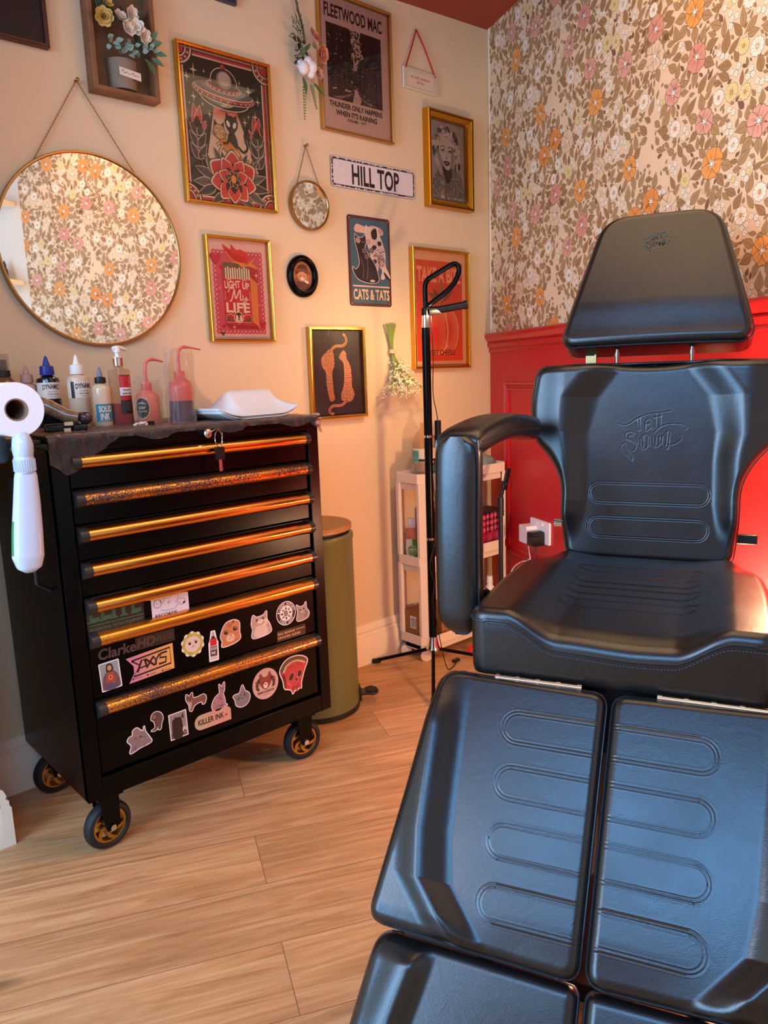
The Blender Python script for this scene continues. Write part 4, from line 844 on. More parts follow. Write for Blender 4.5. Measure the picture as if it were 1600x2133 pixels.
# -- mirrors on chains
M_mirror = mat('mirror_silver', '#f2efe8', 0.015, 1.0)
def round_mirror(label, cx, cz, rx, ry, hookdz, hookdx, tube_r, att, gold, tilt=0):
    r = thing('hanging_mirror', label, 'mirror', (cx, -.012, cz), (PI / 2 + tilt, 0, 0)); mb = MB(); n = 72
    mb.add([(rx * math.cos(2 * PI * i / n), ry * math.sin(2 * PI * i / n), .004) for i in range(n)], [tuple(range(n))]); mb.add([(rx * math.cos(2 * PI * i / n), ry * math.sin(2 * PI * i / n), -.004) for i in range(n)], [tuple(range(n))[::-1]]); mb.build('mirror_glass', M_mirror, r, smooth=False)
    mb = MB(); N = n; prof = [(-.001, -.008), (.004, -.008), (.005, .004), (.003, .009), (-.001, .009), (-.003, .005)]; prof = [(d * tube_r, z) for d, z in prof]; m = len(prof); vs = []
    for i in range(N):
        c, s_ = math.cos(2 * PI * i / N), math.sin(2 * PI * i / N)
        for d, z in prof: vs.append(((rx + d) * c, (ry + d) * s_, z))
    mb.add(vs, [(i * m + j, ((i + 1) % N) * m + j, ((i + 1) % N) * m + (j + 1) % m, i * m + (j + 1) % m) for i in range(N) for j in range(m)]); mb.build('rim', gold, r, ang=50)
    mb = MB(); H = Vector((hookdx, hookdz, -.002))
    for sx in (-1, 1):
        A = Vector((sx * rx * math.sin(att), ry * math.cos(att), 0)); L = (H - A).length; k = int(L / (.0052 * tube_r ** .5)); d = (H - A) / k; Q = frame_z(d)
        for i in range(k):
            mid = A + d * (i + .5); pts = []
            for q in range(8):
                t = 2 * PI * q / 8; e = Vector((.0022 * math.cos(t), 0, d.length * .68 * math.sin(t)))
                if i % 2: e = Vector((0, e.x, e.z))
                pts.append(mid + (Q.to_3x3() @ e) * 1.0)
            mb.tube(pts, .0007 * tube_r ** .3, 5, closed=True)
    mb.build('chain', gold, r); mb = MB(); mb.cyl((H.x, H.y, -.010), (H.x, H.y, .006), .003, n=10); mb.ball((H.x, H.y, .007), .0048, 10, (1, 1, .6)); mb.build('hook', gold, r); return r
M_brass = mat('antique_brass', '#a8834f', .32, 1.0)
round_mirror('large round brass rimmed mirror on a chain, reflecting the floral wallpaper', -1.6635, 1.444, .247, .247, .425, -.004, 1.0, .61, M_brass)
round_mirror('small round mirror with beaded rim on a chain, right of the saucer poster', -.9275, 1.641, .074, .074, .186, -.002, .9, .72, M_brass)
# ---------------- rolling drawer cabinet ----------------
CX0, CX1, CY0, CY1, CZ0, CZ1 = -1.998, -1.295, -.480, -.040, .150, .985
def speckle_gold(name, amount):
    m = bpy.data.materials.new(name); m.use_nodes = True; nt = m.node_tree; b = nt.nodes['Principled BSDF']; N = nt.nodes.new; L = nt.links.new
    tc = N('ShaderNodeTexCoord'); n = N('ShaderNodeTexNoise'); n.inputs['Scale'].default_value = 330; n.inputs['Detail'].default_value = 3; L(tc.outputs['Object'], n.inputs['Vector'])
    n2 = N('ShaderNodeTexNoise'); n2.inputs['Scale'].default_value = 7; n2.inputs['Detail'].default_value = 2; L(tc.outputs['Object'], n2.inputs['Vector'])
    ad = N('ShaderNodeMath'); ad.operation = 'ADD'; L(n.outputs['Fac'], ad.inputs[0]); ml = N('ShaderNodeMath'); ml.operation = 'MULTIPLY'; ml.inputs[1].default_value = .55; L(n2.outputs['Fac'], ml.inputs[0]); L(ml.outputs[0], ad.inputs[1])
    mr = N('ShaderNodeMapRange'); mr.inputs[1].default_value = 1.02 - amount; mr.inputs[2].default_value = 1.05 - amount; L(ad.outputs[0], mr.inputs[0])
    mx = N('ShaderNodeMix'); mx.data_type = 'RGBA'; mx.inputs[6].default_value = hx('#e0953a'); mx.inputs[7].default_value = hx('#5b4b55'); L(mr.outputs[0], mx.inputs[0]); L(mx.outputs[2], b.inputs['Base Color'])
    r = N('ShaderNodeMapRange'); r.inputs[3].default_value = .2; r.inputs[4].default_value = .45; L(mr.outputs[0], r.inputs[0]); L(r.outputs[0], b.inputs['Roughness']); b.inputs['Metallic'].default_value = .9; return m
M_hand = [mat('polished_gold', '#d89a50', .18, 1.0), speckle_gold('worn_gold_light', .05), speckle_gold('worn_gold', .24)]
CO = Vector(((CX0 + CX1) / 2, (CY0 + CY1) / 2, 0))
CAB = thing('tool_cabinet', 'black seven-drawer rolling tool cabinet with gold handles and cat stickers', 'cabinet', CO)
XC = T(-CO.x, -CO.y, 0)
def mbc(): m = MB(); m.X = XC.copy(); return m
m = mbc()
OX0, OX1, OZ0, OZ1 = -1.9625, -1.3275, .200, .955
m.bx((CX0, CY0, CZ0), (CX0 + .003, CY1, CZ1 - .02)); m.bx((CX1 - .003, CY0, CZ0), (CX1, CY1, CZ1 - .02)); m.bx((CX0, CY1 - .003, CZ0), (CX1, CY1, CZ1 - .02))
m.bx((CX0, CY0, CZ0), (OX0, CY0 + .02, CZ1 - .02)); m.bx((OX1, CY0, CZ0), (CX1, CY0 + .02, CZ1 - .02)); m.bx((OX0, CY0, CZ0), (OX1, CY0 + .02, OZ0)); m.bx((OX0, CY0, OZ1 - .006), (OX1, CY0 + .02, CZ1 - .02))
m.bx((CX0, CY0, CZ0), (CX1, CY1, CZ0 + .004)); m.bx((CX0 + .02, CY0 + .045, CZ0 + .01), (CX1 - .02, CY0 + .05, CZ1 - .03))
m.build('body', M_black, CAB, bevel=.0015)
m = mbc(); m.bx((CX0 - .002, CY0 - .003, CZ1 - .03), (CX1 + .002, CY1 + .002, CZ1)); m.build('top_panel', M_black, CAB, bevel=.006, seg=3)
# ribbed strip of punched slots on the side panel
m = mbc(); m.bx((CX0 - .0035, -.30, .72), (CX0, -.16, .88)); m.build('side_bracket', mat('matt_black_steel', '#0c0b0b', .5), CAB, bevel=.001)
m = mbc()
for k in range(7): m.box((CX0 - .004, -.31, .735 + k * .022), (.002, .006, .005))
o = m.build('bracket_slots', mat('dull_steel', '#8d8d88', .4, .8), CAB); tag(o, 'small light punched marks', kind=None)
m = mbc(); m.tube([(CX0 - .002 + .000, -.40, .64), (CX0 - .03, -.40, .66), (CX0 - .03, -.40, .86), (CX0 - .002, -.40, .88)], .005, 8); m.build('side_handle', M_blackm, CAB)
HZ = [.927, .846, .767, .687, .605, .527, .364]; HMAT = [0, 2, 0, 0, 0, 1, 2]
DR = []
for i, z in enumerate(HZ):
    zt = z + .021; zb = (HZ[i + 1] + .024) if i < 6 else OZ0 + .006
    m = mbc(); m.bx((OX0 + .004, CY0 + .008, zb), (OX1 - .004, CY0 + .03, zt)); d = m.build('drawer', M_black, CAB, bevel=.0015); DR.append(d)
    m = mbc(); prof = []; HX0, HX1 = -1.957, -1.331
    for k in range(13): a = -PI * .5 + PI * k / 12 * 1.0; prof.append((CY0 + .006 - .022 * math.cos(a) - .002, z + .0165 * math.sin(a)))
    prof = [(CY0 + .008, z - .0165)] + prof + [(CY0 + .008, z + .0165)]; n = len(prof)
    def rib(mb, x0, x1, e=0):
        c = (CY0 + .006, z); vs = [(x, c[0] + (y - c[0]) * (1 + e), c[1] + (zz - c[1]) * (1 + e)) for x in (x0, x1) for y, zz in prof]
        mb.add(vs, [(k, k + n, k + 1 + n, k + 1) for k in range(n - 1)] + [tuple(range(n)), tuple(range(n, 2 * n))[::-1]])
    rib(m, HX0 + .018, HX1 - .013); m.mi = 1; rib(m, HX0, HX0 + .019, .06); rib(m, HX1 - .014, HX1, .06)
    m.build('handle', [M_hand[HMAT[i]], mat('handle_cap', '#2a2422', .35)], d)
def make_caster(x, y, ang=0.0):
    h = empty('caster', (x - CO.x, y - CO.y, 0)); h.parent = CAB; h.rotation_euler = (0, 0, ang); R = .058
    m = MB(); m.bx((-.032, -.030, .135), (.032, .030, .152))
    for s in (-1, 1):
        m.prism([(-.024, .140), (.024, .140), (.022, .075), (.012, .050), (-.012, .050), (-.018, .07)], s * .021 - .0015, s * .021 + .0015, Matrix(((1, 0, 0, 0), (0, 0, -1, 0), (0, 1, 0, 0), (0, 0, 0, 1))))
    m.build('fork', M_black, h)
    ax = T(0, 0, R) @ RX(PI / 2)
    m = MB(); m.lathe([(.042, -.013), (.045, -.016), (.053, -.014), (.058, -.006), (.058, .006), (.053, .014), (.045, .016), (.042, .013), (.040, 0), (.042, -.013)], ax, 40, cap=False); m.build('tyre', M_rubber, h)
    m = MB(); m.lathe([(.037, -.011), (.0435, -.011), (.0435, .011), (.037, .011), (.037, -.011)], ax, 40, cap=False); m.lathe([(.0, -.012), (.011, -.012), (.011, .012), (.0, .012)], ax, 20)
    for k in range(6):
        a = k * PI / 3; P = []
        for t in range(7): r = .009 + .030 * t / 6; b_ = a + .85 * (t / 6) ** 1.3; P.append((r, b_))
        out = [(r * math.cos(b_ - .16 - .12 * (1 - r / .04)), r * math.sin(b_ - .16 - .12 * (1 - r / .04))) for r, b_ in P] + [(r * math.cos(b_ + .16 + .12 * (1 - r / .04)), r * math.sin(b_ + .16 + .12 * (1 - r / .04))) for r, b_ in P[::-1]]
        m.prism(out, -.009, .009, ax)
    m.build('rim', mat('gold_alloy', '#b98a3e', .3, .9), h)
    m = MB(); m.cyl((0, -.028, R), (0, .028, R), .004, n=10); m.cyl((0, -.029, R), (0, -.0225, R), .008, n=6); m.build('axle_bolt', M_chrome, h)
    return h
make_caster(-1.945, -.435, .12); make_caster(-1.365, -.425, -.1); make_caster(-1.945, -.085, .1); make_caster(-1.365, -.085, 0)
# lock
m = mbc(); m.cyl((-1.634, CY0 - .018, .966), (-1.634, CY0, .966), .011, n=20); m.ball((-1.634, CY0 - .018, .966), .0105, 14, (1, .5, 1)); m.build('lock', M_chrome, CAB)
K = thing('key_ring', 'small black-headed key hanging from the lock of the drawer cabinet', 'key', (-1.615, CY0 - .032, .93))
m = MB(); m.tube([(.010 * math.cos(t * PI / 8), 0, .012 + .020 * math.sin(t * PI / 8) + .01) for t in range(16)], .0011, 6, closed=True); m.tube(spline([(-.018, .012, .036), (-.004, 0, .045), (.010, 0, .036), (.006, 0, .004)], 5), .0012, 6); m.build('ring', M_chrome, K)
m = MB(); m.prism(rrect(-.012, -.028, .012, .002, .003), -.003, .003, Matrix(((1, 0, 0, 0), (0, 0, -1, 0), (0, 1, 0, 0), (0, 0, 0, 1)))); m.build('key_head', M_blackm, K)
m = MB(); m.bx((-.004, -.001, -.056), (.004, .001, -.027)); m.bx((.002, -.001, -.054), (.006, .001, -.049)); m.bx((.002, -.001, -.043), (.0055, .001, -.039)); m.build('key_blade', mat('steel', '#b9b9b4', .25, 1.0), K)

# stickers on the drawer fronts
SY = CY0 + .0078
def stick(art, cx, cz, drawer, label, rot=0):
    c, s = math.cos(rot), math.sin(rot)
    o = art.build('sticker', DR[drawer], M_stick, fn=lambda X, Y, Z: (cx + X * c - Y * s - CO.x, SY - .0003 - Z - CO.y, cz + X * s + Y * c)); tag(o, label); return o
W_ = '#e9dcd6'
def cut(a, pts, e=.22):
    q = sp2(pts, 5, True); mx = sum(p[0] for p in q) / len(q); my = sum(p[1] for p in q) / len(q)
    n = len(q); out = []
    for i in range(n):
        dx, dy = q[(i + 1) % n][0] - q[i - 1][0], q[(i + 1) % n][1] - q[i - 1][1]; l = math.hypot(dx, dy) or 1; out.append((q[i][0] + dy / l * e, q[i][1] - dx / l * e))
    A = sum(q[i][0] * q[(i + 1) % n][1] - q[(i + 1) % n][0] * q[i][1] for i in range(n))
    if A < 0: out = [(2 * q[i][0] - out[i][0], 2 * q[i][1] - out[i][1]) for i in range(n)]
    a.poly(out, W_); return q
def fur(a, q, cols, n=60, seed=1, sz=.25):
    rng = random.Random(seed); xs = [p[0] for p in q]; ys = [p[1] for p in q]; a.nx(); a.hold = True; k = 0
    for _ in range(n * 6):
        x, y = rng.uniform(min(xs), max(xs)), rng.uniform(min(ys), max(ys)); c = False
        for i in range(len(q)):
            (x1, y1), (x2, y2) = q[i], q[i - 1]
            if (y1 > y) != (y2 > y) and x < (x2 - x1) * (y - y1) / (y2 - y1) + x1: c = not c
        if c and min((x - p[0]) ** 2 + (y - p[1]) ** 2 for p in q) > sz * sz * 1.2: a.ell(x, y, sz * rng.uniform(.5, 1), sz * rng.uniform(.3, .6), rng.choice(cols), rot=rng.random() * 3, n=7); k += 1
        if k > n: break
    a.hold = False
# green-lettered company sticker
a = Art(); a.rect(-6.7, -5, 6.7, 4, '#15130f'); a.text('ELITE', 0, .9, 5.0, '#2f5a3c', 12.2, .05)
for k, x in enumerate((-5.6, -3.0, -.6, 1.9, 4.5)): a.rect(x - 1.0, -1.75, x + 1.0, -1.35, '#2f5a3c')
a.rect(-6.3, -2.5, 6.4, -2.25, '#2f5a3c'); a.text('PROFESSIONAL TATTOO EQUIPMENT', 0, -3.4, .9, '#4a5a48', 12.6, .02); stick(a, -1.889, .583, 4, 'dark sticker with tall green letters')
# line-drawing records sticker
a = Art(); a.rect(-4.8, -3.6, 4.8, 4.4, '#d9cbd0'); K_ = '#3a2a34'; a.text('SCREEN', 2.2, 2.5, .9, K_, 4.6, .05); a.text('RECORDS', -1.2, -2.7, .85, K_, 5.6, .05)
a.curve([(-4, .8), (-3.6, 1.9), (-2.4, 2.2), (-1.6, 1.5), (-.8, 1.2), (.8, 1.6), (1.6, 2.0), (2.2, 1.2), (2.0, .4), (3.4, .3), (4.0, -.4), (3.2, -1.2), (2.0, -.9), (1, -1.7), (-1.8, -1.7), (-2.4, -1.2)], .1, K_); a.ring(-3.2, .3, .95, 1.0, .12, K_); a.ring(-2.0, .8, .5, .5, .1, K_); a.ell(-3.4, .3, .12, .12, K_); a.ell(3.6, -.8, .4, .3, K_, rot=.5); a.curve([(-.2, .6), (-.6, -.2), (.2, .2)], .1, K_); a.curve([(2.0, .3), (1.4, -.2), (2.6, -.6)], .1, K_)
stick(a, -1.7555, .571, 4, 'white sticker with a line drawing of a lying cub')
# faded black lettering strip
a = Art(); a.text('Clarke', -4.6, -.1, 2.6, '#4a372f', 9.0, .05, slant=.1); a.rect(-.2, -1.4, 9.6, 1.6, '#33261f'); a.rect(.05, -1.2, 9.4, 1.4, '#1b1512'); a.text('HD', 2.5, .1, 2.2, '#4f3b31', 4.4, .04, slant=.2); a.text('PLUS', 7.0, .1, 1.5, '#43322a', 4.0, .05, slant=.2); stick(a, -1.848, .489, 5, 'faded dark lettering strip', .0)
a = Art(); a.poly(rrect(-2.4, -3.4, 2.4, 3.4, .2), W_); a.rect(-2.15, -3.15, 2.15, 3.15, '#8b9490'); a.blob([(-1.8, -3.1), (-1.9, -.6), (-1, .9), (0, 1.2), (1.1, .8), (1.9, -.8), (1.8, -3.1)], '#6b4a52'); a.blob([(-1, -2.4), (-.9, .4), (.1, .9), (.9, .3), (.9, -2.0)], '#9a4a3a'); a.blob([(-.8, 2.0), (-.5, 2.8), (.3, 2.9), (.8, 2.2), (.7, 1.0), (-.7, 1.0)], '#3a201a'); a.ell(0, 1.8, .5, .7, '#c08a6a'); a.blob([(-.5, 1.5), (0, .9), (.5, 1.5), (0, 1.2)], '#4a2a20'); a.ell(0, -.4, .5, .6, '#e07a4a'); a.ell(0, -.4, .25, .35, '#a82a22'); a.blob([(-1.6, -2.9), (-.4, -1.6), (.6, -2.2), (1.5, -2.9)], '#4e4a66'); stick(a, -1.916, .434, 5, 'small sticker of a robed bearded figure', .04)
a = Art(); P = [(-5.9, 2.6), (5.9, 3.4), (5.9, -3.0), (-5.6, -3.6), (-3.6, -.4)]
a.poly(P, '#d98a60'); n = 14
for k in range(n): 
    t0, t1 = k / n, (k + 1) / n; x0, x1 = -5.9 + 11.8 * t0, -5.9 + 11.8 * t1
    f = lambda x: (2.6 + .8 * (x + 5.9) / 11.8, (-3.6 + .6 * (x + 5.6) / 11.5) if x > -5.6 else -3.6); g = lambda x: (min(f(x)[0], 3.4), f(x)[1])
    c0 = (200 + 25 * t0, 120 + 45 * t0, 150 - 80 * t0); colr = tuple(lin(v / 255) for v in c0) + (1,)
    if x1 <= -3.55: 
        s0 = 2.6 - (x0 + 5.9) * 1.3; s1 = 2.6 - (x1 + 5.9) * 1.3; b0 = -3.6 + max(x0 + 5.6, 0) * 1.6; b1 = -3.6 + (x1 + 5.6) * 1.6
        a.poly([(x0, s0), (x1, s1), (x1, g(x1)[0]), (x0, g(x0)[0])], colr); a.poly([(max(x0, -5.6), g(x0)[1]), (x1, g(x1)[1]), (x1, b1), (max(x0, -5.6), b0)], colr)
    else: a.poly([(x0, g(x0)[1]), (x1, g(x1)[1]), (x1, g(x1)[0]), (x0, g(x0)[0])], colr)
K_ = '#2b1714'; a.line([(-4.6, 1.7), (5.1, 2.5), (5.1, -1.5), (-4.4, -2.2), (-2.6, .1), (-4.6, 1.7)], .42, K_)
a.line([(-3.4, -1.4), (-2.2, 1.2), (-1.4, 1.3), (-.9, -1.0)], .5, K_); a.line([(-2.8, -.5), (-1.2, -.4)], .35, K_); a.line([(-1.2, 1.3), (1.0, -.9)], .5, K_); a.line([(-1.0, -.8), (.8, 1.4)], .5, K_); a.line([(.7, 1.4), (1.4, .4), (2.4, 1.6)], .5, K_); a.line([(1.4, .4), (1.2, -.9)], .5, K_); a.line([(4.3, 1.7), (2.7, 1.6), (2.4, .6), (4.0, .4), (3.8, -.8), (2.0, -.9)], .5, K_)
for x in (-4.6, -1.0, 2.8): a.ell(x, -2.75, .22, .22, K_); a.line([(x + .4, -2.75), (x + 2.2, -2.7)], .16, '#8a4a30')
stick(a, -1.818, .436, 5, 'pink to orange pennant sticker with angular lettering')
a = Art(); q = cut(a, [(3.0 * math.cos(k * PI / 10) * (1.0 if k % 2 else .88), 3.1 * math.sin(k * PI / 10) * (1.0 if k % 2 else .88)) for k in range(20)])
for k in range(10): a.ell(2.1 * math.cos(k * PI / 5), 2.15 * math.sin(k * PI / 5), .85, .85, '#b5a23e' if k % 2 else '#c4b04a')
a.ell(0, 0, 2.1, 2.0, '#d9c0b0'); a.ell(-.8, .35, .36, .42, '#2a1818'); a.ell(.9, .4, .36, .42, '#2a1818'); a.ell(-.7, .5, .1, .1, W_); a.ell(1.0, .55, .1, .1, W_); a.ell(.05, -.4, .16, .12, '#9a5a54'); a.curve([(-.4, -.9), (.05, -.6), (.5, -.9)], .08, '#7a4a44'); stick(a, -1.706, .452, 5, 'cat face in a yellow petal ruff sticker')
a = Art(); a.poly(rrect(-1.4, -4.0, 1.4, 1.2, .3), W_); a.poly([(-1.2, 1.0), (-.6, 4.0), (.6, 4.0), (1.2, 1.0)], W_); a.rect(-1.0, -3.6, 1.0, 1.2, '#c9b8b0'); a.rect(-.9, .1, .9, 2.0, '#c51f2c'); a.rect(-.5, 1.9, .5, 2.5, '#1a1416'); a.poly([(-.45, 2.5), (-.2, 3.7), (.2, 3.7), (.45, 2.5)], '#a49c98'); a.rect(-.95, -2.6, .95, -.1, '#30262a'); a.text('SOLID', 0, -.7, .8, '#d8c9c4', 1.7, .03); a.text('INK', 0, -1.8, .8, '#d8c9c4', 1.3, .03); stick(a, -1.650, .432, 5, 'little ink bottle sticker with red cap band', -.03)
a = Art(); q = cut(a, [(-2.6, -3.0), (-2.5, -1.6), (-2.9, -.3), (-2.2, 1.6), (-.9, 3.0), (1.3, 3.2), (2.7, 2.2), (2.6, -.2), (2.7, -2.0), (.6, -2.9)]); a.poly(q, '#c07a50'); fur(a, q, ['#a8623c', '#d09068', '#b87048'], 60, 3, .3)
a.ell(-.1, -1.2, 1.3, 1.0, '#dcb498'); a.ell(-1.3, .5, .62, .62, '#5a3420'); a.ell(-1.3, .5, .42, .45, '#180e0c'); a.ell(1.3, .9, .62, .62, '#5a3420'); a.ell(1.3, .9, .42, .45, '#180e0c'); a.ell(-1.15, .7, .13, .13, W_); a.ell(1.45, 1.1, .13, .13, W_); a.ell(.0, -.6, .35, .22, '#b06a5a'); a.curve([(-.9, -1.5), (0, -1.2), (.9, -1.4)], .1, '#7a4430')
for k in range(3): a.line([(-.6 + k * .5, 1.6), (-.5 + k * .5, 2.8)], .16, '#8a4a2c')
stick(a, -1.599, .452, 5, 'wide-eyed ginger kitten sticker')
a = Art(); q = cut(a, [(-2.6, -3.2), (-2.6, -.8), (-2.9, .8), (-2.3, 2.9), (-1.2, 2.2), (.9, 2.4), (1.9, 3.2), (1.9, 1.0), (2.7, -.6), (2.7, -2.8)]); a.poly(q, '#a8907e'); fur(a, q, ['#8f7868', '#bda592', '#c9b4a2'], 60, 5, .3); a.blob([(-2.2, -3), (-1.8, -.6), (0, -.2), (1.6, -.9), (1.8, -3)], '#c9b6a6'); a.ell(-1.2, 1.4, .35, .3, '#2c1c18'); a.ell(.7, 1.6, .35, .3, '#2c1c18'); a.ell(-.2, .9, .9, .55, '#d9cabb'); a.ell(-.2, 1.1, .18, .12, '#6b3f38'); a.curve([(.6, -.6), (1.6, .2), (1.3, 1.2)], .9, '#d0bfae'); stick(a, -1.507, .452, 5, 'cream cat sticker with a paw on its cheek')
a = Art(); a.ell(0, 0, 3.2, 3.35, '#e4dcd6'); a.ell(0, 0, 3.0, 3.1, '#171214'); a.ell(0, 0, 2.1, 2.2, '#e4dcd6')
for k in range(8): a.leaf(0, 0, 2.0, .7, k * PI / 4, '#171214' if k % 2 == 0 else '#6a6060', None, None)
a.ell(0, 0, 1.0, 1.05, '#e4dcd6'); a.text('B', 0, 0, 1.5, '#171214', 1.2, .04)
for word, a0, s_ in (('BISHOP ROTARY', PI * .93, -1), ('SINCE 2009', PI * 1.22, 1)):
    n_ = len(word); span = (PI * .86 if s_ < 0 else PI * .56)
    for k, ch in enumerate(word):
        if ch == ' ': continue
        t = a0 + s_ * span * k / (n_ - 1); a.text(ch, 2.56 * math.cos(t), 2.65 * math.sin(t), .62, '#e4dcd6', None, .02, rot=t - PI / 2 if s_ < 0 else t + PI / 2)
stick(a, -1.426, .463, 5, 'round black and white monogram sticker')
a = Art(); q = cut(a, [(-1.9, -2.4), (-1.7, .2), (-2.0, 2.1), (-.9, 1.4), (.4, 1.5), (1.2, 2.4), (1.3, .6), (2.1, -.8), (1.4, -2.2)], .18); a.poly(q, '#8d8078'); fur(a, q, ['#786c66', '#a3968e'], 30, 6, .22); a.ell(-.8, .5, .24, .26, '#211615'); a.ell(.4, .6, .24, .26, '#211615'); a.ell(-.2, -.1, .5, .3, '#b9aca2'); a.ell(-.2, .0, .12, .1, '#3a2422'); a.curve([(.4, -1.6), (1.3, -1.0), (.9, 0)], .6, '#6c625e'); stick(a, -1.371, .456, 5, 'small grey cat sticker')
a = Art(); a.rect(-4.7, -1.5, 4.7, 1.5, '#16110f'); a.text('BALL BEARING', -1.6, .55, .7, '#b5966a', 5.6, .03); a.text('DRAWER SLIDES', -.8, -.55, .7, '#b5966a', 7.4, .03)
for k in range(6): a.ell(1.8 + k * .5, .6, .16, .22, '#b5966a')
stick(a, -1.412, .404, 5, 'thin black label with small gold print')
a = Art(); q = cut(a, [(-2.3, -3.0), (-1.9, -1.2), (-2.7, .2), (-2.2, 1.0), (-1.4, 1.2), (-1.2, 2.3), (-.2, 2.7), (.6, 1.9), (1.3, 1.5), (1.6, 2.6), (1.8, 1.2), (2.7, -.6), (3.0, -1.9), (.2, -2.4)]); a.poly(q, '#83706c'); fur(a, q, ['#6d5b58', '#9a8884', '#75635f'], 60, 7, .26); a.blob([(-2.6, .3), (-1.3, 1.3), (-1.1, 2.2), (-.2, 2.6), (.5, 1.9), (.4, 1.1), (-.6, .7), (-2.0, -.1)], '#8a7161'); a.ell(.6, .4, .3, .26, '#1c1213'); a.ell(.68, .5, .08, .08, W_); stick(a, -1.865, .260, 6, 'grey cat in a cowboy hat sticker')
a = Art(); q = cut(a, [(-1.5, -2.0), (-.5, -1.4), (-.7, .2), (-1.3, .8), (-1.0, 1.9), (0, 2.4), (1.2, 1.8), (1.7, .4), (1.2, -1.0), (.9, -2.2), (.3, -2.2), (.3, -1.4), (-.4, -2.2)], .18); a.poly(q, '#5d4038'); fur(a, q, ['#6d4f44', '#4a322c'], 34, 8, .2); a.ell(-.5, 1.3, .45, .5, '#8a6654'); a.ell(-.6, 1.45, .1, .12, '#1c1010'); stick(a, -1.817, .287, 6, 'small brown monkey sticker')
a = Art(); a.rect(-2.4, -3.4, 2.4, 3.4, W_); a.rect(-2.15, -3.15, 2.15, 3.15, '#8c7d78'); a.rect(-2.15, -3.15, 2.15, -1.6, '#5e504d'); a.blob([(-1.5, -3.1), (-1.6, 1.0), (-1.0, 1.9), (.4, 2.0), (1.0, 1.2), (.9, -3.1)], '#211718'); a.poly([(.9, 1.8), (1.5, 3.0), (1.6, 1.3)], '#2a1e1e'); a.poly([(-.9, 1.6), (-.7, 2.5), (-.2, 1.9)], '#211718'); a.ell(1.5, -1.6, .55, .8, '#c2b4ae'); a.ell(1.5, -2.0, .3, .3, '#3a2a2a'); stick(a, -1.762, .258, 6, 'tall photo sticker of a dark cat silhouette', .02)
a = Art(); q = cut(a, [(-2.6, 2.2), (-1.8, 1.6), (-1.0, 2.3), (-.8, .9), (.4, .7), (2.0, .9), (2.7, .1), (2.4, -1.3), (1.7, -1.6), (1.4, -.9), (.2, -.9), (-.8, -1.4), (-1.4, -2.4), (-2.0, -2.0), (-2.1, -.6), (-2.7, .8)], .2); a.poly(q, '#7f5444'); fur(a, q, ['#6a4336', '#96695a'], 50, 9, .24); a.blob([(-2.2, .6), (-1.6, -.2), (-1.2, .5), (-1.6, -1.9), (-2.0, -1.2)], '#b99a8c'); a.ell(-2.0, 1.1, .14, .14, '#1c1010'); a.ell(-1.3, 1.1, .14, .14, '#1c1010'); a.ell(-1.7, .6, .16, .12, '#1c1010'); stick(a, -1.709, .306, 6, 'standing corgi sticker')
a = Art(); q = cut(a, [(.2, 3.4), (.9, 2.6), (1.7, 3.6), (1.6, 1.6), (1.2, .6), (1.5, -1.0), (1.6, -2.2), (2.1, -2.8), (.9, -3.0), (-.6, -3.5), (-2.0, -2.9), (-2.2, -1.4), (-1.2, .2), (.1, 1.0), (.2, 2.0)], .2); a.poly(q, '#a07478'); fur(a, q, ['#93686c', '#ad8286'], 30, 10, .26); a.curve([(.2, .4), (.6, -1), (.8, -2.7)], .12, '#6f4a4e'); a.ell(.7, 2.0, .12, .16, '#2a1618'); a.ell(1.2, 2.0, .12, .16, '#2a1618'); a.curve([(-1.2, -2.6), (-.2, -2.0), (.2, -2.9)], .12, '#6f4a4e'); stick(a, -1.645, .293, 6, 'pink hairless cat sticker')
a = Art(); q = cut(a, [(-2.5, .6), (-1.7, .9), (-.6, 1.0), (.4, 2.9), (1.1, 1.2), (2.2, .2), (2.4, -1.2), (1.4, -2.6), (-.4, -2.9), (-1.8, -2.0), (-2.0, -.6)], .2); a.poly(q, '#7c7274'); fur(a, q, ['#6b6264', '#8e8486'], 40, 11, .26); a.ring(.9, .2, .4, .35, .1, '#2a2022'); a.ring(-.9, -.4, .4, .35, .1, '#2a2022'); a.ell(.9, .15, .14, .18, '#2a2022'); a.ell(-.9, -.45, .14, .18, '#2a2022'); a.ell(.2, -.7, .2, .15, '#3c2c2e'); stick(a, -1.580, .275, 6, 'tilted grey cat head sticker')
a = Art(); a.ell(0, 0, 4.1, 4.3, '#c9a092')
for s_ in (-1, 1):
    for k in range(6): a.leaf(s_ * (2.0 + .35 * math.sin(k)), -1.4 + k * .62, 1.5, .7, PI / 2 + s_ * (-.9 + k * .25), '#2c2a30', None, None)
    a.ell(s_ * 2.7, .9, .45, .45, '#7a2f38'); a.ell(s_ * 2.5, -.3, .35, .35, '#7a2f38')
a.blob([(-1.8, 1.0), (-1.6, 3.0), (-.6, 1.9), (.6, 1.9), (1.6, 3.0), (1.8, 1.0), (1.5, -.2), (0, -1.6), (-1.5, -.2)], '#8f3f34', '#3a1c1c', .14); a.blob([(-.7, -.2), (0, .4), (.7, -.2), (.4, -1.2), (-.4, -1.2)], '#e2c9ba'); a.ell(0, -.2, .25, .2, '#2a1618'); a.line([(-1.0, .6), (-.4, .4)], .14, '#2a1618'); a.line([(1.0, .6), (.4, .4)], .14, '#2a1618'); a.text('BUNNY & SPARROW', 0, -2.2, .7, '#3a2226', 5.2, .03); a.text('STUDIO', 0, -3.0, .3, '#6a4a46', 1.8); stick(a, -1.505, .286, 6, 'round pink fox head sticker')
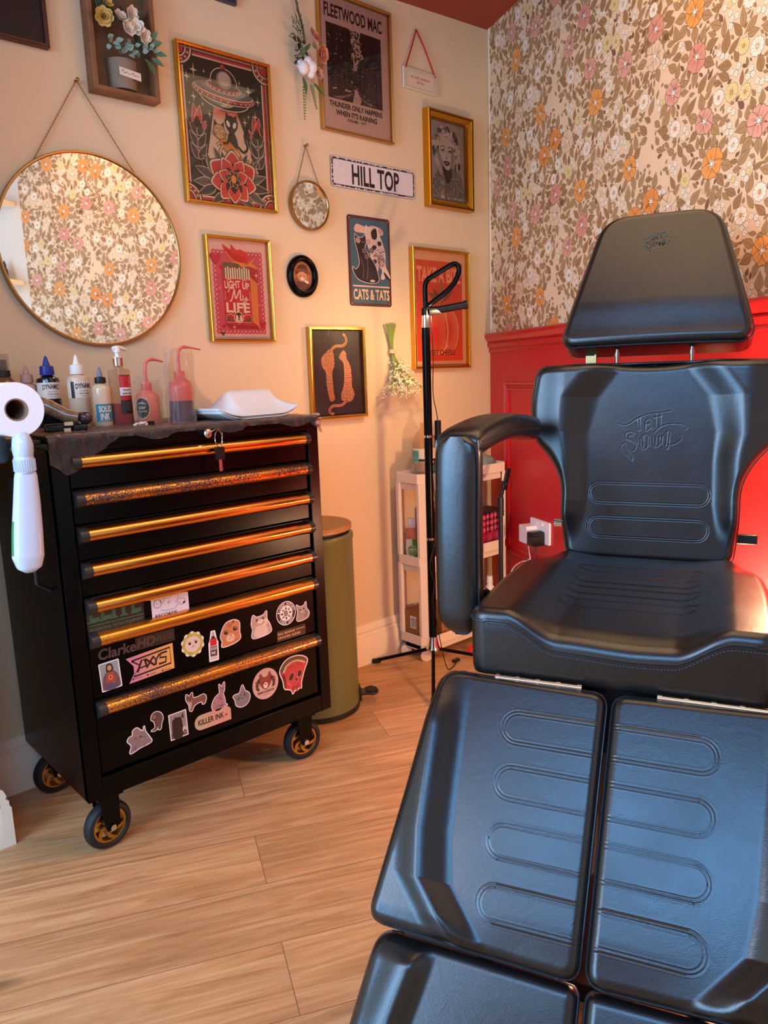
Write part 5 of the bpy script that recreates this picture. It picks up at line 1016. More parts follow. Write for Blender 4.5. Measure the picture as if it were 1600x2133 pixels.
a = Art(); q = cut(a, [(-4.6, 2.4), (-3.0, 4.6), (-.4, 5.4), (2.6, 4.9), (4.6, 3.3), (3.4, .6), (2.2, -2.6), (2.0, -4.4), (1.1, -3.9), (.7, -5.0), (0, -4.2), (-.8, -5.1), (-1.2, -4.0), (-2.2, -3.4), (-3.4, -2.8), (-3.8, -.4)], .28); a.poly(q, '#b23338'); a.blob([(-4.5, 2.4), (-3.0, 4.5), (-.4, 5.3), (2.6, 4.8), (4.5, 3.3), (3.8, 3.0), (1.8, 4.1), (-.4, 4.3), (-2.6, 3.4), (-3.6, 1.8)], '#4b4536'); a.blob([(-3.7, 1.9), (-2.6, 3.5), (-.4, 4.3), (1.8, 4.1), (3.8, 3.0), (3.4, 2.6), (1.6, 3.6), (-.4, 3.8), (-2.2, 3.0), (-3.2, 1.6)], '#b7a27c')
rng = random.Random(1)
for k in range(16): a.ell(-2.6 + k * .38, 2.6 + rng.uniform(-.5, .6), .09, .2, '#3a1218', n=7)
a.blob([(-4.0, .6), (-3.4, 1.4), (-2.9, -.2), (-2.8, -2.6), (-3.4, -2.6), (-3.7, -.6)], '#5e1a1e'); a.blob([(-2.0, -.6), (-1.2, .8), (-.2, .8), (-.2, -.3), (-1.2, -1.4)], '#26090c', '#d9808a', .12); a.blob([(1.0, .2), (1.6, 1.0), (2.6, .6), (2.2, -.8), (1.2, -.8)], '#26090c', '#d9808a', .12); a.blob([(.1, -1.8), (.6, -.6), (1.2, -2.0), (.7, -1.7)], '#26090c', '#d9808a', .1)
for k in range(5): a.line([(-1.0 + k * .55, -3.0), (-1.1 + k * .55, -4.2)], .16, '#5e1a1e')
a.curve([(-2.4, -1.6), (-1.4, -2.4), (-1.4, -3.6)], .14, '#e08a90'); stick(a, -1.411, .281, 6, 'watermelon slice shaped like a red skull sticker')
a = Art(); P_ = rrect(-5.2, -2.0, 5.2, 2.0, 1.9); a.poly(P_, '#b7a27e'); a.poly([(0, -2.0), (5.2, -2.0), (5.2, 1.0), (4.6, 1.7), (3.4, 2.0), (0, 2.0)], '#c9927e')
for k in range(8): x0 = -3.2 + k * .5; a.rect(x0, -2.0, x0 + .52, 2.0, (lin((183 + 2.4 * k) / 255), lin((162 - 2.0 * k) / 255), lin(.494), 1))
a.text('KILLER INK', -.5, 0, 1.5, '#20120f', 7.4, .05); a.ell(3.8, -.3, .35, .35, '#b2383c'); stick(a, -1.667, .243, 6, 'rounded tan and pink name sticker')

# ---------------- things on top of the cabinet ----------------
def face_ang(x, y): return math.atan2(CAM.y - y, CAM.x - x)
def wrapfn(R, ang): return lambda X, Y, Z: ((R + Z * 10) * math.cos(ang + X / R), (R + Z * 10) * math.sin(ang + X / R), Y)
def label_art(a): return a
def wrect(a, x0, y0, x1, y1, c, n=14):
    a.nx(); w = (x1 - x0) / n
    for i in range(n): a.raw([(x0 + i * w, y0), (x0 + (i + 1) * w, y0), (x0 + (i + 1) * w, y1), (x0 + i * w, y1)], c)
def lathe_part(name, prof, material, parent, n=32, M=None, **k):
    m = MB(); m.lathe(prof, M, n, **k); return m.build(name, material, parent, ang=45)
ZT = CZ1 + .0005
def well(a, cx, cy, rx, ry, c, n=16):
    a.nx()
    for i in range(n):
        t0, t1 = PI * i / n, PI * (i + 1) / n; xa, xb = cx - rx * math.cos(t0), cx - rx * math.cos(t1); ya, yb = ry * math.sin(t0), ry * math.sin(t1)
        a.raw([(xa, cy - ya), (xb, cy - yb), (xb, cy + yb), (xa, cy + ya)], c)
def ink_bottle(name, label, x, y, R, h, bodym, liquid, lh, capm, caph, conem, topz, art=None, off=0.0):
    r = thing(name, label, 'bottle', (x, y, ZT), group=None)
    lathe_part('body', [(R * .9, 0), (R, .003), (R, h - .006), (R * .93, h), (R * .5, h + .006), (R * .42, h + .008), (R * .42, h + .014)], bodym, r)
    if liquid: lathe_part('ink', [(R * .99, .002), (R * 1.004, .003), (R * 1.004, lh)], liquid, r, cap=False)
    lathe_part('cap', [(R * .62, h + .008), (R * .64, h + .010), (R * .60, h + caph), (R * .34, h + caph + .002)], capm, r, n=24)
    lathe_part('nozzle', [(R * .33, h + caph + .001), (R * .2, h + caph + (topz - h - caph) * .6), (R * .1, topz - .002), (.0, topz)], conem, r, n=16)
    if art: art.build('label', r, M_sheet, fn=wrapfn(R + .0006, face_ang(x, y) + off))
    return r
def dyn_label(black):
    a = Art()
    wrect(a, -4.0, 7.2, 4.0, 11.2, '#e6d3c0', 26)
    if black: wrect(a, -2.6, 7.2, -1.7, 11.2, '#17110f', 4)
    a.text('DYNAMIC', .3 if not black else .9, 10.0, 1.3, '#17110f', 4.2 if not black else 4.6, .05, arc=.2); a.text('triple black' if not black else 'mixing', .6, 8.9, .35, '#5a4a42', 2.2); a.text('(Triple Black)' if not black else 'WD/CYLINDER', .6, 8.3, .35, '#3a2c28', 2.6, .01); a.text('heavy metal free', .8, 7.7, .3, '#5a4a42', 2.0)
    return a
M_dkink = mat('black_ink_liquid', '#16100f', .15, coat=.5); M_trans = mat('milky_plastic', '#d8b998', .3, subsurf=.0)
ink_bottle('ink_bottle', 'ink bottle with a dark body, cream label and blue pointed cap', -1.863, -.125, .0275, .122, M_dkink, None, 0, mat('blue_cap', '#1f2f7c', .35), .030, mat('blue_cap', '#1f2f7c'), .178, dyn_label(False), .12)
ink_bottle('ink_bottle', 'ink bottle with a pale body, black-edged cream label and white pointed cap', -1.8145, -.195, .0265, .122, M_trans, None, 0, mat('cap_white', '#e9dccb', .4), .030, mat('cap_white', '#e9dccb'), .178, dyn_label(True), .25)
a = Art(); wrect(a, -1.9, 1.4, 2.6, 5.6, '#2f7f8d', 14); a.text('SOLID', .5, 4.4, 1.55, '#f1d9bf', 3.3, .035); a.text('INK', .3, 2.6, 1.55, '#f1d9bf', 2.3, .035); a.text('THE MIXER', 0, 1.65, .28, '#cfe0dc', 2.4)
ink_bottle('ink_bottle', 'slim clear-bodied ink bottle with teal label and black cap', -1.786, -.262, .0215, .098, mat('pale_clear_plastic', '#d9b994', .2, coat=.4), None, 0, M_blackm, .022, mat('grey_nozzle', '#6f7480', .4), .146, a, .08)
ink_bottle('ink_bottle', 'small bottle with dusty pink cap, half hidden behind the paper roll', -1.905, -.10, .024, .105, mat('dusty_plastic', '#b58c7c', .45), None, 0, mat('dusty_cap', '#b08878', .45), .028, mat('dusty_cap', '#b08878'), .157)
r = thing('spray_bottle', 'silver spray bottle with black collar at the far left of the cabinet top', 'bottle', (-1.957, -.095, ZT))
lathe_part('body', [(.03, 0), (.032, .004), (.032, .095), (.028, .112), (.018, .126), (.013, .131)], mat('brushed_steel_bottle', '#9a8468', .3, .9), r)
lathe_part('collar', [(.014, .128), (.0165, .130), (.0165, .144), (.010, .146)], M_blackm, r); lathe_part('nozzle', [(.011, .146), (.012, .150), (.010, .170), (.0, .171)], mat('smoky_cap', '#4a3a2e', .3), r, n=20)
lathe_part('overcap', [(.0155, .131), (.0160, .18), (.014, .184), (.0, .185)], clear_mat('clear_cap', '#e9dfd0', .08), r, n=24)
# pump bottle of red soap
r = thing('pump_bottle', 'clear pump bottle with red liquid, red and black label and white pump', 'bottle', (-1.737, -.262, ZT)); R = .0265
M_clr = clear_mat('clear_plastic', '#efdcc4', .05, .06)
lathe_part('body', [(R * .92, 0), (R, .003), (R, .132), (R * .96, .137), (.012, .141), (.0105, .148)], M_clr, r)
lathe_part('red_liquid', [(0, .002), (R * .93, .002), (R * .965, .004), (R * .965, .055), (0, .055)], mat('red_soap', '#a3101e', .15, coat=.3), r)
lathe_part('collar', [(.0105, .146), (.0125, .147), (.0125, .166), (.010, .168), (0, .168)], M_chrome, r, n=24)
m = MB(); m.cyl((0, 0, .166), (0, 0, .186), .0055, n=14); m.tube(spline([(-.010, -.002, .188), (0, 0, .191), (.012, .003, .190), (.026, .006, .186)], 4), [.0055] * 9 + [.005, .0045, .004, .0035], 10); m.cyl((0, 0, .180), (0, 0, .193), .0085, n=16); m.build('pump_head', mat('pump_white', '#eee3da', .3), r)
m = MB(); m.cyl((0, 0, .02), (0, 0, .15), .0025, n=8); m.build('dip_tube', mat('tube_white', '#d8cfc4', .4), r)
a = Art(); wrect(a, -.8, 3.0, 2.4, 12.4, '#1b1417', 10); wrect(a, -.8, 9.4, 2.4, 12.2, '#c01f2c', 10); wrect(a, -.8, 7.4, 2.4, 9.4, '#e3d3cc', 10); a.text('Natural', .9, 8.8, .5, '#3a2226', 2.0, .02); a.text('GREEN SOAP', .9, 7.9, .45, '#3a2226', 2.4, .03); wrect(a, -.8, 6.3, 2.4, 7.3, '#b01c2a', 10); wrect(a, .4, 3.6, 2.2, 6.0, '#3a3236', 6)
for k in range(4): a.line([(-.4, 11.6 - k * .55), (1.8, 11.6 - k * .55)], .14, '#e8a8a0')
a.build('label', r, M_sheet, fn=wrapfn(R + .0006, face_ang(-1.737, -.262) + .25))
# two squeeze wash bottles in clear plastic sleeves
M_film = clear_mat('plastic_film', '#f6ece0', .03, .10, 1.0)
def film_sleeve(r, R, h, seed, sx=1.0):
    rng = random.Random(seed); n, k = 36, 16; ph = [rng.uniform(0, 6) for _ in range(6)]
    m = MB(); m.grid(n, k, lambda u, v: ((R * (1 + .09 * math.sin(5 * u * 2 * PI + ph[0] + 5 * v) * (.4 + v) + .07 * math.sin(11 * u * 2 * PI + ph[1] - 7 * v) + .03 * math.sin(17 * v + ph[2] + u * 19)) * (1 - .12 * max(v - .6, 0))) * math.cos(u * 2 * PI) * sx, R * (1 + .09 * math.sin(5 * u * 2 * PI + ph[3] + 4 * v) + .05 * math.sin(9 * v + ph[4] + u * 12.56)) * math.sin(u * 2 * PI), .002 + h * v + (.008 * math.sin(6 * PI * u + ph[5]) if v > .95 else 0)))
    return m.build('plastic_sleeve', M_film, r, ang=20)
def wash(label, x, y, R, h, top, lower, low_h, reach, spz, seed, ang):
    r = thing('wash_bottle', label, 'bottle', (x, y, ZT)); pk = mat('pink_plastic', '#dd6a60', .35, coat=.2); pk2 = clear_mat('pink_translucent', '#dd6a60', .72, .3)
    lathe_part('body', [(R * .9, 0), (R, .004), (R, h - .02), (R * .92, h - .008), (R * .55, h), (R * .42, h + .003)], mat('pink_body_' + str(seed), top, .35, coat=.2), r)
    if lower: lathe_part('liquid', [(R * 1.003, .004), (R * 1.003, low_h)], mat('dark_liquid', lower, .3, coat=.3), r, cap=False)
    lathe_part('cap', [(R * .44, h), (R * .46, h + .001), (R * .44, h + .020), (R * .2, h + .023)], pk, r, n=24)
    m = MB(); c, s = math.cos(ang), math.sin(ang); m.tube(spline([(0, 0, h + .02), (0, 0, spz - .02), (.006 * c, .006 * s, spz - .006), (.018 * c, .018 * s, spz), (.035 * c, .035 * s, spz - .001), (reach * c, reach * s, spz - .006)], 5), [.0042] * 18 + [.0038, .0034, .003, .0028, .0026, .0024, .0022, .0020][:8], 10); m.build('spout', pk, r)
    film_sleeve(r, R * 1.14, spz - .01 if seed == 2 else h + .03, seed); return r
w1 = wash('smaller pink squeeze wash bottle with round black label in a clear sleeve', -1.688, -.305, .0285, .082, '#dd7a66', None, 0, .058, .160, 1, .25)
a = Art(); well(a, 0, 0, 2.0, 2.7, '#d8c6b6'); well(a, 0, 0, 1.85, 2.5, '#1e1a1b'); a.text('GREEN', 0, 1.0, .5, '#cfc4ba', 2.2, .02, arc=.25); a.text('SOAP', 0, .1, .7, '#cfc4ba', 1.9, .03); a.text('& ALCOHOL', 0, -.8, .4, '#cfc4ba', 2.6, .02)
a.build('label', w1, M_sheet, fn=lambda X, Y, Z: wrapfn(.0292, face_ang(-1.688, -.305) - .55)(X, Y + .042, Z))
wash('taller pink squeeze wash bottle, lower half dark, in a clear sleeve', -1.617, -.345, .0305, .108, '#d9685c', '#5a3f4c', .056, .070, .188, 2, .15)
# stacked paper towels curling up at the right
tw = None; nsh = 4
for k in range(nsh):
    r = thing('paper_towel', 'white paper towel in the curled stack on the cabinet top', 'paper towel', (-1.447, -.335, ZT), group='stacked paper towels on the cabinet'); e = k * .0036; rng = random.Random(k); dd = rng.uniform(-.006, .006)
    def f(u, v, e=e, k=k, dd=dd):
        t = u; g = max(0, min(1, (t - .26) / .16)); g = g * g * (3 - 2 * g); x = -.132 + .262 * t - .02 * max(0, (t - .85) / .15) ** 2 * v
        z = e + .001 + .022 * max(0, (.26 - t) / .26) ** 1.6 + .062 * g * v ** 1.5 + .022 * max(0, (t - .72) / .28) ** 2 * (1 - v)
        v = v * (1 - .42 * g * v); x += e * (t - .4) * 2.0
        return (x + dd * (t - .5), -.10 + .19 * v + dd + .05 * t * (1 - v) * max(0, t - .7), z)
    m = MB(); m.grid(30, 8, f); o = m.build('sheet', M_paper, r, ang=60); sdm = o.modifiers.new('solid', 'SOLIDIFY'); sdm.thickness = .0009; r.rotation_euler = (0, 0, .12 + dd)
# cling film over the top and hanging over the front edge
r = empty('cling_film', (0, 0, ZT)); r.parent = CAB; tag(r, 'crumpled clear film over the top and front corners')
def film(u, v):
    x = CX0 - .004 + (CX1 - CX0 + .008) * u; L0 = .30; drop = .012 + .062 * max(0, 1 - abs(u - .05) / .16) ** .8 + .012 * max(0, math.sin(u * 23)) + .035 * max(0, (u - .95) / .05); s = v * (L0 + drop)
    nz = .0015 * math.sin(41 * u + 13 * v) + .0012 * math.sin(97 * u - 31 * v) + .0012 * math.sin(61 * v + 170 * u)
    if s < L0: return (x, CY0 - .004 + (L0 - s), .001 + abs(nz))
    return (x + .002 * math.sin(90 * u), CY0 - .0065 - abs(nz) * 3.0, .001 - (s - L0))
m = MB(); m.X = T(-CO.x, -CO.y, 0); m.grid(150, 40, film); m.build('film_sheet', clear_mat('cling_wrap', '#c9a894', .07, .18, 1.0), r, ang=80)
m = MB(); m.X = T(-CO.x, -CO.y, 0); rng = random.Random(4)
for k in range(26): p = Vector((CX1 - .004 + rng.uniform(-.006, .010), CY0 - .008 + rng.uniform(-.006, .05), rng.uniform(-.025, .006))); m.ball(p, rng.uniform(.0025, .006), 6, (rng.uniform(.6, 1.6), 1, rng.uniform(.5, 1.2)))
tag(m.build('film_bunch', mat('bunched_film', '#b58a72', .25, coat=.5), r), 'bunched up film edge')
# wrapped machine and scraps
r = thing('tattoo_machine', 'film-wrapped tattoo machine lying on black clip cord beside the paper roll', 'tattoo machine', (-1.915, -.36, ZT), (0, 0, -.25)); mw = mat('wrapped_tan', '#9a7a58', .25, coat=.6, noise=.5, nscale=60, bump=.6, bscale=80)
m = MB(); m.tube([(-.07, .03, .075), (-.03, .015, .058), (.005, .005, .036), (.03, -.004, .031)], [.017, .0165, .015, .014], 18); m.build('grip', mw, r); m = MB(); m.ball((.043, -.006, .030), .0155, 16, (1, .9, 1)); m.build('motor_end', mat('wrapped_plum', '#3d2a2e', .2, coat=.8, bump=.6, bscale=90), r); m = MB(); m.bx((-.045, -.022, .0), (.012, .02, .020)); m.bx((.010, -.018, 0), (.045, .006, .018)); m.build('stand_block', M_blackm, r, bevel=.006)
m = MB(); m.box((.004, -.026, .020), (.018, .003, .008)); m.box((.0, -.028, .006), (.014, .003, .008)); m.build('tape_tab', mat('tape_cream', '#e2cfa0', .5), r)
r = thing('tissue_scrap', 'small crumpled white scrap lying in front of the pump bottle', 'scrap', (-1.742, -.365, ZT)); m = MB(); rng = random.Random(7)
for k in range(9): m.ball((-.012 + k * .0035, rng.uniform(-.004, .004), .004 + rng.uniform(0, .006)), rng.uniform(.003, .005), 6, (1.2, 1, .8))
m.build('paper', mat('scrap_cream', '#e9dcc0', .7), r); m = MB(); m.box((.029, -.002, .006), (.012, .010, .011)); m.build('black_tip', M_blackm, r)

# ---------------- paper roll, holder and white spray bottle on the cabinet side ----------------
r = thing('paper_roll', 'fat white paper roll held end-on at the left side of the cabinet', 'paper roll', (-2.058, -.50, 1.046), (-PI / 2, 0, 0)); R = .0545
m = MB(); m.lathe([(.021, .0), (.0535, 0), (R, .002), (R, .25), (.021, .25)], n=56, cap=False); m.build('paper', mat('tissue_white', '#f4efee', .8, bump=.3, bscale=160), r)
m = MB(); m.lathe([(.0212, -.0005), (.0225, -.0005), (.0225, .0), (.0212, .25), (.0195, .25), (.0195, 0), (.0212, -.0005)], n=40, cap=False); m.build('cardboard_core', mat('card_core', '#8a6a50', .8), r)
r = thing('roll_holder', 'grey round-ended holder arm under the paper roll', 'holder', (-2.06, -.46, .985))
m = MB(); m.lathe([(0, -.003), (.026, -.003), (.028, 0), (.026, .004), (0, .004)], T(-.028, -.010, -.018) @ RZ(.35) @ RX(PI / 2) @ RY(.35), 36); m.build('end_disc', mat('slate_plastic', '#3d4046', .45), r)
m = MB(); m.bx((-.01, .0, -.016), (.056, .12, -.006)); m.build('arm', M_blackm, r, bevel=.002)
r = thing('wooden_ledge', 'pale wooden ledge just showing at the left edge behind the roll holder', 'shelf', (-2.12, -.20, .962)); m = MB(); m.bx((-.14, -.12, -.012), (.118, .12, .022)); m.build('board', mat('pale_wood', '#c89a5a', .5, noise=.25, nscale=14), r, bevel=.003)
r = thing('trigger_spray_bottle', 'white spray bottle with green side labels hanging below the paper roll', 'bottle', (-2.052, -.49, 0))
def body_sec(z):
    zs = [.712, .722, .745, .80, .86, .90, .915, .925]; a_ = [.010, .024, .0305, .0290, .0255, .0225, .0215, .0165]; xo = [-.014, -.014, -.014, -.0095, -.004, -.001, .0, .0]
    return np.interp(z, zs, a_), np.interp(z, zs, xo)
m = MB(); zs = np.concatenate([np.linspace(.712, .745, 8), np.linspace(.75, .925, 24)]); NN = 36
def bp_(i, z, e=1.0):
    a_, xo = body_sec(z); t = 2 * PI * i / NN; c, s = math.cos(t), math.sin(t); k = .72; return (xo + a_ * e * abs(c) ** k * math.copysign(1, c), .75 * a_ * e * abs(s) ** k * math.copysign(1, s), z)
vs = [bp_(i, z) for z in zs for i in range(NN)]; m.add(vs, [(j * NN + i, j * NN + (i + 1) % NN, (j + 1) * NN + (i + 1) % NN, (j + 1) * NN + i) for j in range(len(zs) - 1) for i in range(NN)] + [tuple(range(NN))[::-1]]); M_gw = mat('glossy_white_plastic', '#c9d2de', .22, coat=.4); m.build('body', M_gw, r, ang=60)
m = MB(); zz = np.linspace(.752, .822, 10); ids = [list(range(15, 20)), [34, 35, 36, 37, 38]]
for idl in ids:
    m = MB(); vs = [bp_(i, z, 1.012) for z in zz for i in idl]; k = len(idl); m.add(vs, [(j * k + i, j * k + i + 1, (j + 1) * k + i + 1, (j + 1) * k + i) for j in range(9) for i in range(k - 1)]); tag(m.build('side_label', mat('green_label', '#0f8a4e', .35), r), 'green label')
m = MB(); m.lathe([(.018, .918), (.0195, .920), (.0200, .948), (.0185, .952)], n=36)
for k in range(30): t = 2 * PI * k / 30; m.box((.0200 * math.cos(t), .0200 * math.sin(t), .934), (.0022, .0022, .024), None)
m.build('collar', M_gw, r)
m = MB(); hs = [(.952, .0190, .019, 0), (.962, .0205, .021, -.001), (.975, .0205, .022, -.002), (.988, .018, .020, -.001), (.998, .015, .016, .002), (1.003, .010, .012, .004)]
vs = [(a_ * math.cos(2 * PI * i / 32), oy + b_ * math.sin(2 * PI * i / 32), z) for z, a_, b_, oy in hs for i in range(32)]; m.add(vs, [(j * 32 + i, j * 32 + (i + 1) % 32, (j + 1) * 32 + (i + 1) % 32, (j + 1) * 32 + i) for j in range(len(hs) - 1) for i in range(32)] + [tuple((len(hs) - 1) * 32 + i for i in range(32))]); m.build('trigger_head', M_gw, r, ang=60)
# ---------------- tattoo client chair ----------------
CHS = .88; CHO = Vector((-1.50604, -1.50562, 0)); YAW = -2.7198; ZOFF = 1.09631 * (1 - CHS)
CHAIR = thing('tattoo_chair', 'large black leather tattoo client chair with split leg rests and embossed lettering', 'chair', CHO, (0, 0, YAW))
def leather():
    m = bpy.data.materials.new('black_leather'); m.use_nodes = True; nt = m.node_tree; b = nt.nodes['Principled BSDF']; N = nt.nodes.new; L = nt.links.new
    b.inputs['Base Color'].default_value = hx('#12100e'); b.inputs['Specular IOR Level'].default_value = .7
    tc = N('ShaderNodeTexCoord'); n = N('ShaderNodeTexNoise'); n.inputs['Scale'].default_value = 7; n.inputs['Detail'].default_value = 8; n.inputs['Roughness'].default_value = .62; L(tc.outputs['Object'], n.inputs['Vector'])
    r = N('ShaderNodeMapRange'); r.inputs[1].default_value = .3; r.inputs[2].default_value = .7; r.inputs[3].default_value = .27; r.inputs[4].default_value = .36; L(n.outputs['Fac'], r.inputs[0]); L(r.outputs[0], b.inputs['Roughness'])
    v = N('ShaderNodeTexVoronoi'); v.inputs['Scale'].default_value = 520; L(tc.outputs['Object'], v.inputs['Vector'])
    n2 = N('ShaderNodeTexNoise'); n2.inputs['Scale'].default_value = 26; n2.inputs['Detail'].default_value = 6; n2.inputs['Distortion'].default_value = 2.2; L(tc.outputs['Object'], n2.inputs['Vector'])
    b1 = N('ShaderNodeBump'); b1.inputs['Strength'].default_value = .10; b1.inputs['Distance'].default_value = .0006; L(v.outputs['Distance'], b1.inputs['Height'])
    b2 = N('ShaderNodeBump'); b2.inputs['Strength'].default_value = .10; b2.inputs['Distance'].default_value = .002; L(n2.outputs['Fac'], b2.inputs['Height']); L(b1.outputs[0], b2.inputs['Normal']); L(b2.outputs[0], b.inputs['Normal'])
    _mats['leather'] = m; return m
M_lea = leather(); M_pipe = mat('leather_piping', '#1d2023', .34, spec=.6)
def SL(f, l, z): return (CHS * f, CHS * l, CHS * z + ZOFF)
def round_poly(cs, n=8):
    out = []; N = len(cs)
    for i in range(N):
        x, y, r = cs[i]; p = Vector((x, y)); a = (Vector(cs[i - 1][:2]) - p); b = (Vector(cs[(i + 1) % N][:2]) - p); la, lb = a.length, b.length; a.normalize(); b.normalize()
        r_ = min(r, la * .48, lb * .48); A = p + a * r_; B = p + b * r_
        for k in range(n + 1): t = k / n; q = A * (1 - t) ** 2 + p * 2 * t * (1 - t) + B * t ** 2; out.append((q.x, q.y))
    dense = []; M = len(out)
    for i in range(M):
        a, b = Vector(out[i]), Vector(out[(i + 1) % M]); k = max(1, int((b - a).length / .006))
        for j in range(k): q = a.lerp(b, j / k); dense.append((q.x, q.y))
    return np.array(dense)
def smooth(x, a, b): t = np.clip((x - a) / (b - a), 0, 1); return t * t * (3 - 2 * t)
def seg_dist(X, Y, lines):
    D = np.full(X.shape, 9.0)
    for ln in lines:
        for (x0, y0), (x1, y1) in zip(ln[:-1], ln[1:]):
            dx, dy = x1 - x0, y1 - y0; l2 = dx * dx + dy * dy + 1e-12; box = (X > min(x0, x1) - .008) & (X < max(x0, x1) + .008) & (Y > min(y0, y1) - .008) & (Y < max(y0, y1) + .008)
            if not box.any(): continue
            xx, yy = X[box], Y[box]; t = np.clip(((xx - x0) * dx + (yy - y0) * dy) / l2, 0, 1); d = np.hypot(xx - x0 - t * dx, yy - y0 - t * dy); D[box] = np.minimum(D[box], d)
    return D
def stadium(hw, yc, hh, x0=-9, x1=9, tilt=0):
    q = []
    for k in range(17): a = -PI / 2 + PI * k / 16; q.append((hw - hh + hh * math.cos(a), yc + hh * math.sin(a)))
    for k in range(17): a = PI / 2 + PI * k / 16; q.append((-hw + hh + hh * math.cos(a), yc + hh * math.sin(a)))
    q.append(q[0]); return q
def cushion(name, outline, r, Tk, frame, disp=None, lines=None, gw=.0016, gd=.0016, nx=150, ny=150, parent=CHAIR, piping=True, label=None, pz=None, back_in=.012):
    o, ex, ey, en = frame; ys0, ys1 = outline[:, 1].min(), outline[:, 1].max(); iL = outline[:, 1].argmin(); n = len(outline); P = np.roll(outline, -iL, axis=0); iT = P[:, 1].argmax()
    A = P[:iT + 1]; B = np.vstack([P[iT:], P[:1]])[::-1]; # two chains bottom -> top
    def cleaned(C): yy = np.maximum.accumulate(C[:, 1] + np.arange(len(C)) * 1e-9); return yy, C[:, 0]
    ya, xa = cleaned(A); yb, xb = cleaned(B); t = np.linspace(0, 1, ny + 1); s = t + .0 * t; e = .06
    t = np.where(t < .5, .5 * (2 * t) ** 1.35, 1 - .5 * (2 - 2 * t) ** 1.35); Yr = ys0 + (ys1 - ys0) * (t * .9994 + .0003)
    x1 = np.interp(Yr, ya, xa); x2 = np.interp(Yr, yb, xb); xl, xr = np.minimum(x1, x2), np.maximum(x1, x2)
    u = np.linspace(0, 1, nx + 1); u = np.where(u < .5, .5 * (2 * u) ** 1.25, 1 - .5 * (2 - 2 * u) ** 1.25)
    X = xl[:, None] + (xr - xl)[:, None] * u[None, :]; Y = np.repeat(Yr[:, None], nx + 1, 1)
    D = np.full(X.shape, 9.0)
    for i in range(0, n, 1):
        (ax, ay), (bx, by) = outline[i], outline[(i + 1) % n]; dx, dy = bx - ax, by - ay; l2 = dx * dx + dy * dy + 1e-14
        tt = np.clip(((X - ax) * dx + (Y - ay) * dy) / l2, 0, 1); D = np.minimum(D, np.hypot(X - ax - tt * dx, Y - ay - tt * dy))
    q = np.clip(D / r, 0, 1); H = -r + r * np.sqrt(np.clip(1 - (1 - q) ** 2, 0, 1))
    if disp is not None: H = H + disp(X, Y, D)
    if lines: dd = seg_dist(X, Y, lines); H = H - gd * np.exp(-(dd / gw) ** 2) + gd * .35 * np.exp(-((dd - 2.2 * gw) / gw) ** 2)
    o, ex, ey, en = [np.array(v, float) for v in (o, ex, ey, en)]
    def W(x, y, h): p = o + ex * x[..., None] + ey * y[..., None] + en * h[..., None]; p = p * CHS; p[..., 2] += ZOFF; return p
    V = W(X, Y, H).reshape(-1, 3); C = nx + 1; R_ = ny + 1
    idx = np.arange(R_ * C).reshape(R_, C); F = np.stack([idx[:-1, :-1], idx[:-1, 1:], idx[1:, 1:], idx[1:, :-1]], -1).reshape(-1, 4)
    ring = np.concatenate([idx[0, :], idx[1:, -1], idx[-1, -2::-1], idx[-2:0:-1, 0]]); k = len(ring); RX_, RY_, RH = X.ravel()[ring], Y.ravel()[ring], H.ravel()[ring]
    cx, cy = X.mean(), Y.mean(); base = len(V); ringsV = []; lev = [(.25, 0), (.6, 0), (.9, back_in * .3), (1.0, back_in)]
    for f_, inn in lev:
        dx, dy = cx - RX_, cy - RY_; l = np.hypot(dx, dy) + 1e-9; ringsV.append(W(RX_ + dx / l * inn, RY_ + dy / l * inn, RH * (1 - f_) + (-Tk) * f_))
    V = np.vstack([V] + ringsV); Fs = [F]; prev = ring
    for j in range(len(lev)):
        cur = base + j * k + np.arange(k); Fs.append(np.stack([prev, cur, np.roll(cur, -1), np.roll(prev, -1)], -1)); prev = cur
    F = np.vstack(Fs); faces = F.tolist(); faces.append(prev.tolist()[::-1]); me = bpy.data.meshes.new(name); me.from_pydata(V.tolist(), [], faces); me.materials.append(M_lea)
    me.polygons.foreach_set('use_smooth', [True] * len(me.polygons)); me.set_sharp_from_angle(angle=math.radians(50)); me.update(); ob = bpy.data.objects.new(name, me); link(ob, parent)
    if label: tag(ob, label)
    if piping:
        pr = W(RX_, RY_, RH - (.001 if pz is None else pz)); st = max(1, k // 260); m = MB(); m.tube([Vector(p) for p in pr[::st]], .0026, 6, closed=True); m.build('piping', M_pipe, ob)
    return ob
# backrest
PHI = .1219; BU = np.array((-math.sin(PHI), 0, math.cos(PHI))); BN = np.array((math.cos(PHI), 0, math.sin(PHI))); BO = np.array((-.6407, 0, .595)); EL = np.array((0, 1.0, 0))
ol = [(-.205, -.005, .035), (.205, -.005, .035), (.2145, .10, .05), (.2145, .20, .06), (.245, .262, .05), (.298, .315, .07), (.306, .40, .05), (.292, .503, .035), (.10, .505, .1), (0, .497, .08), (-.10, .505, .1), (-.292, .503, .035), (-.306, .40, .05), (-.298, .315, .07), (-.245, .262, .05), (-.2145, .20, .06), (-.2145, .10, .05)]
def bdisp(X, Y, D):
    b = np.interp(Y, [0, .06, .15, .25, .33, .42, .5], [.20, .175, .160, .158, .160, .135, .075]); w = .055 + .04 * smooth(Y, .25, .45); return .028 * smooth(np.abs(X), b - .012, b + w) * smooth(Y, .03, .12) * (1 - .35 * smooth(np.abs(X), .21, .29))
def place(lines, cx, cy, s): return [[(cx + x * s, cy + y * s) for x, y in sp2(l, 5)] if len(l) > 2 else [(cx + x * s, cy + y * s) for x, y in l] for l in lines]
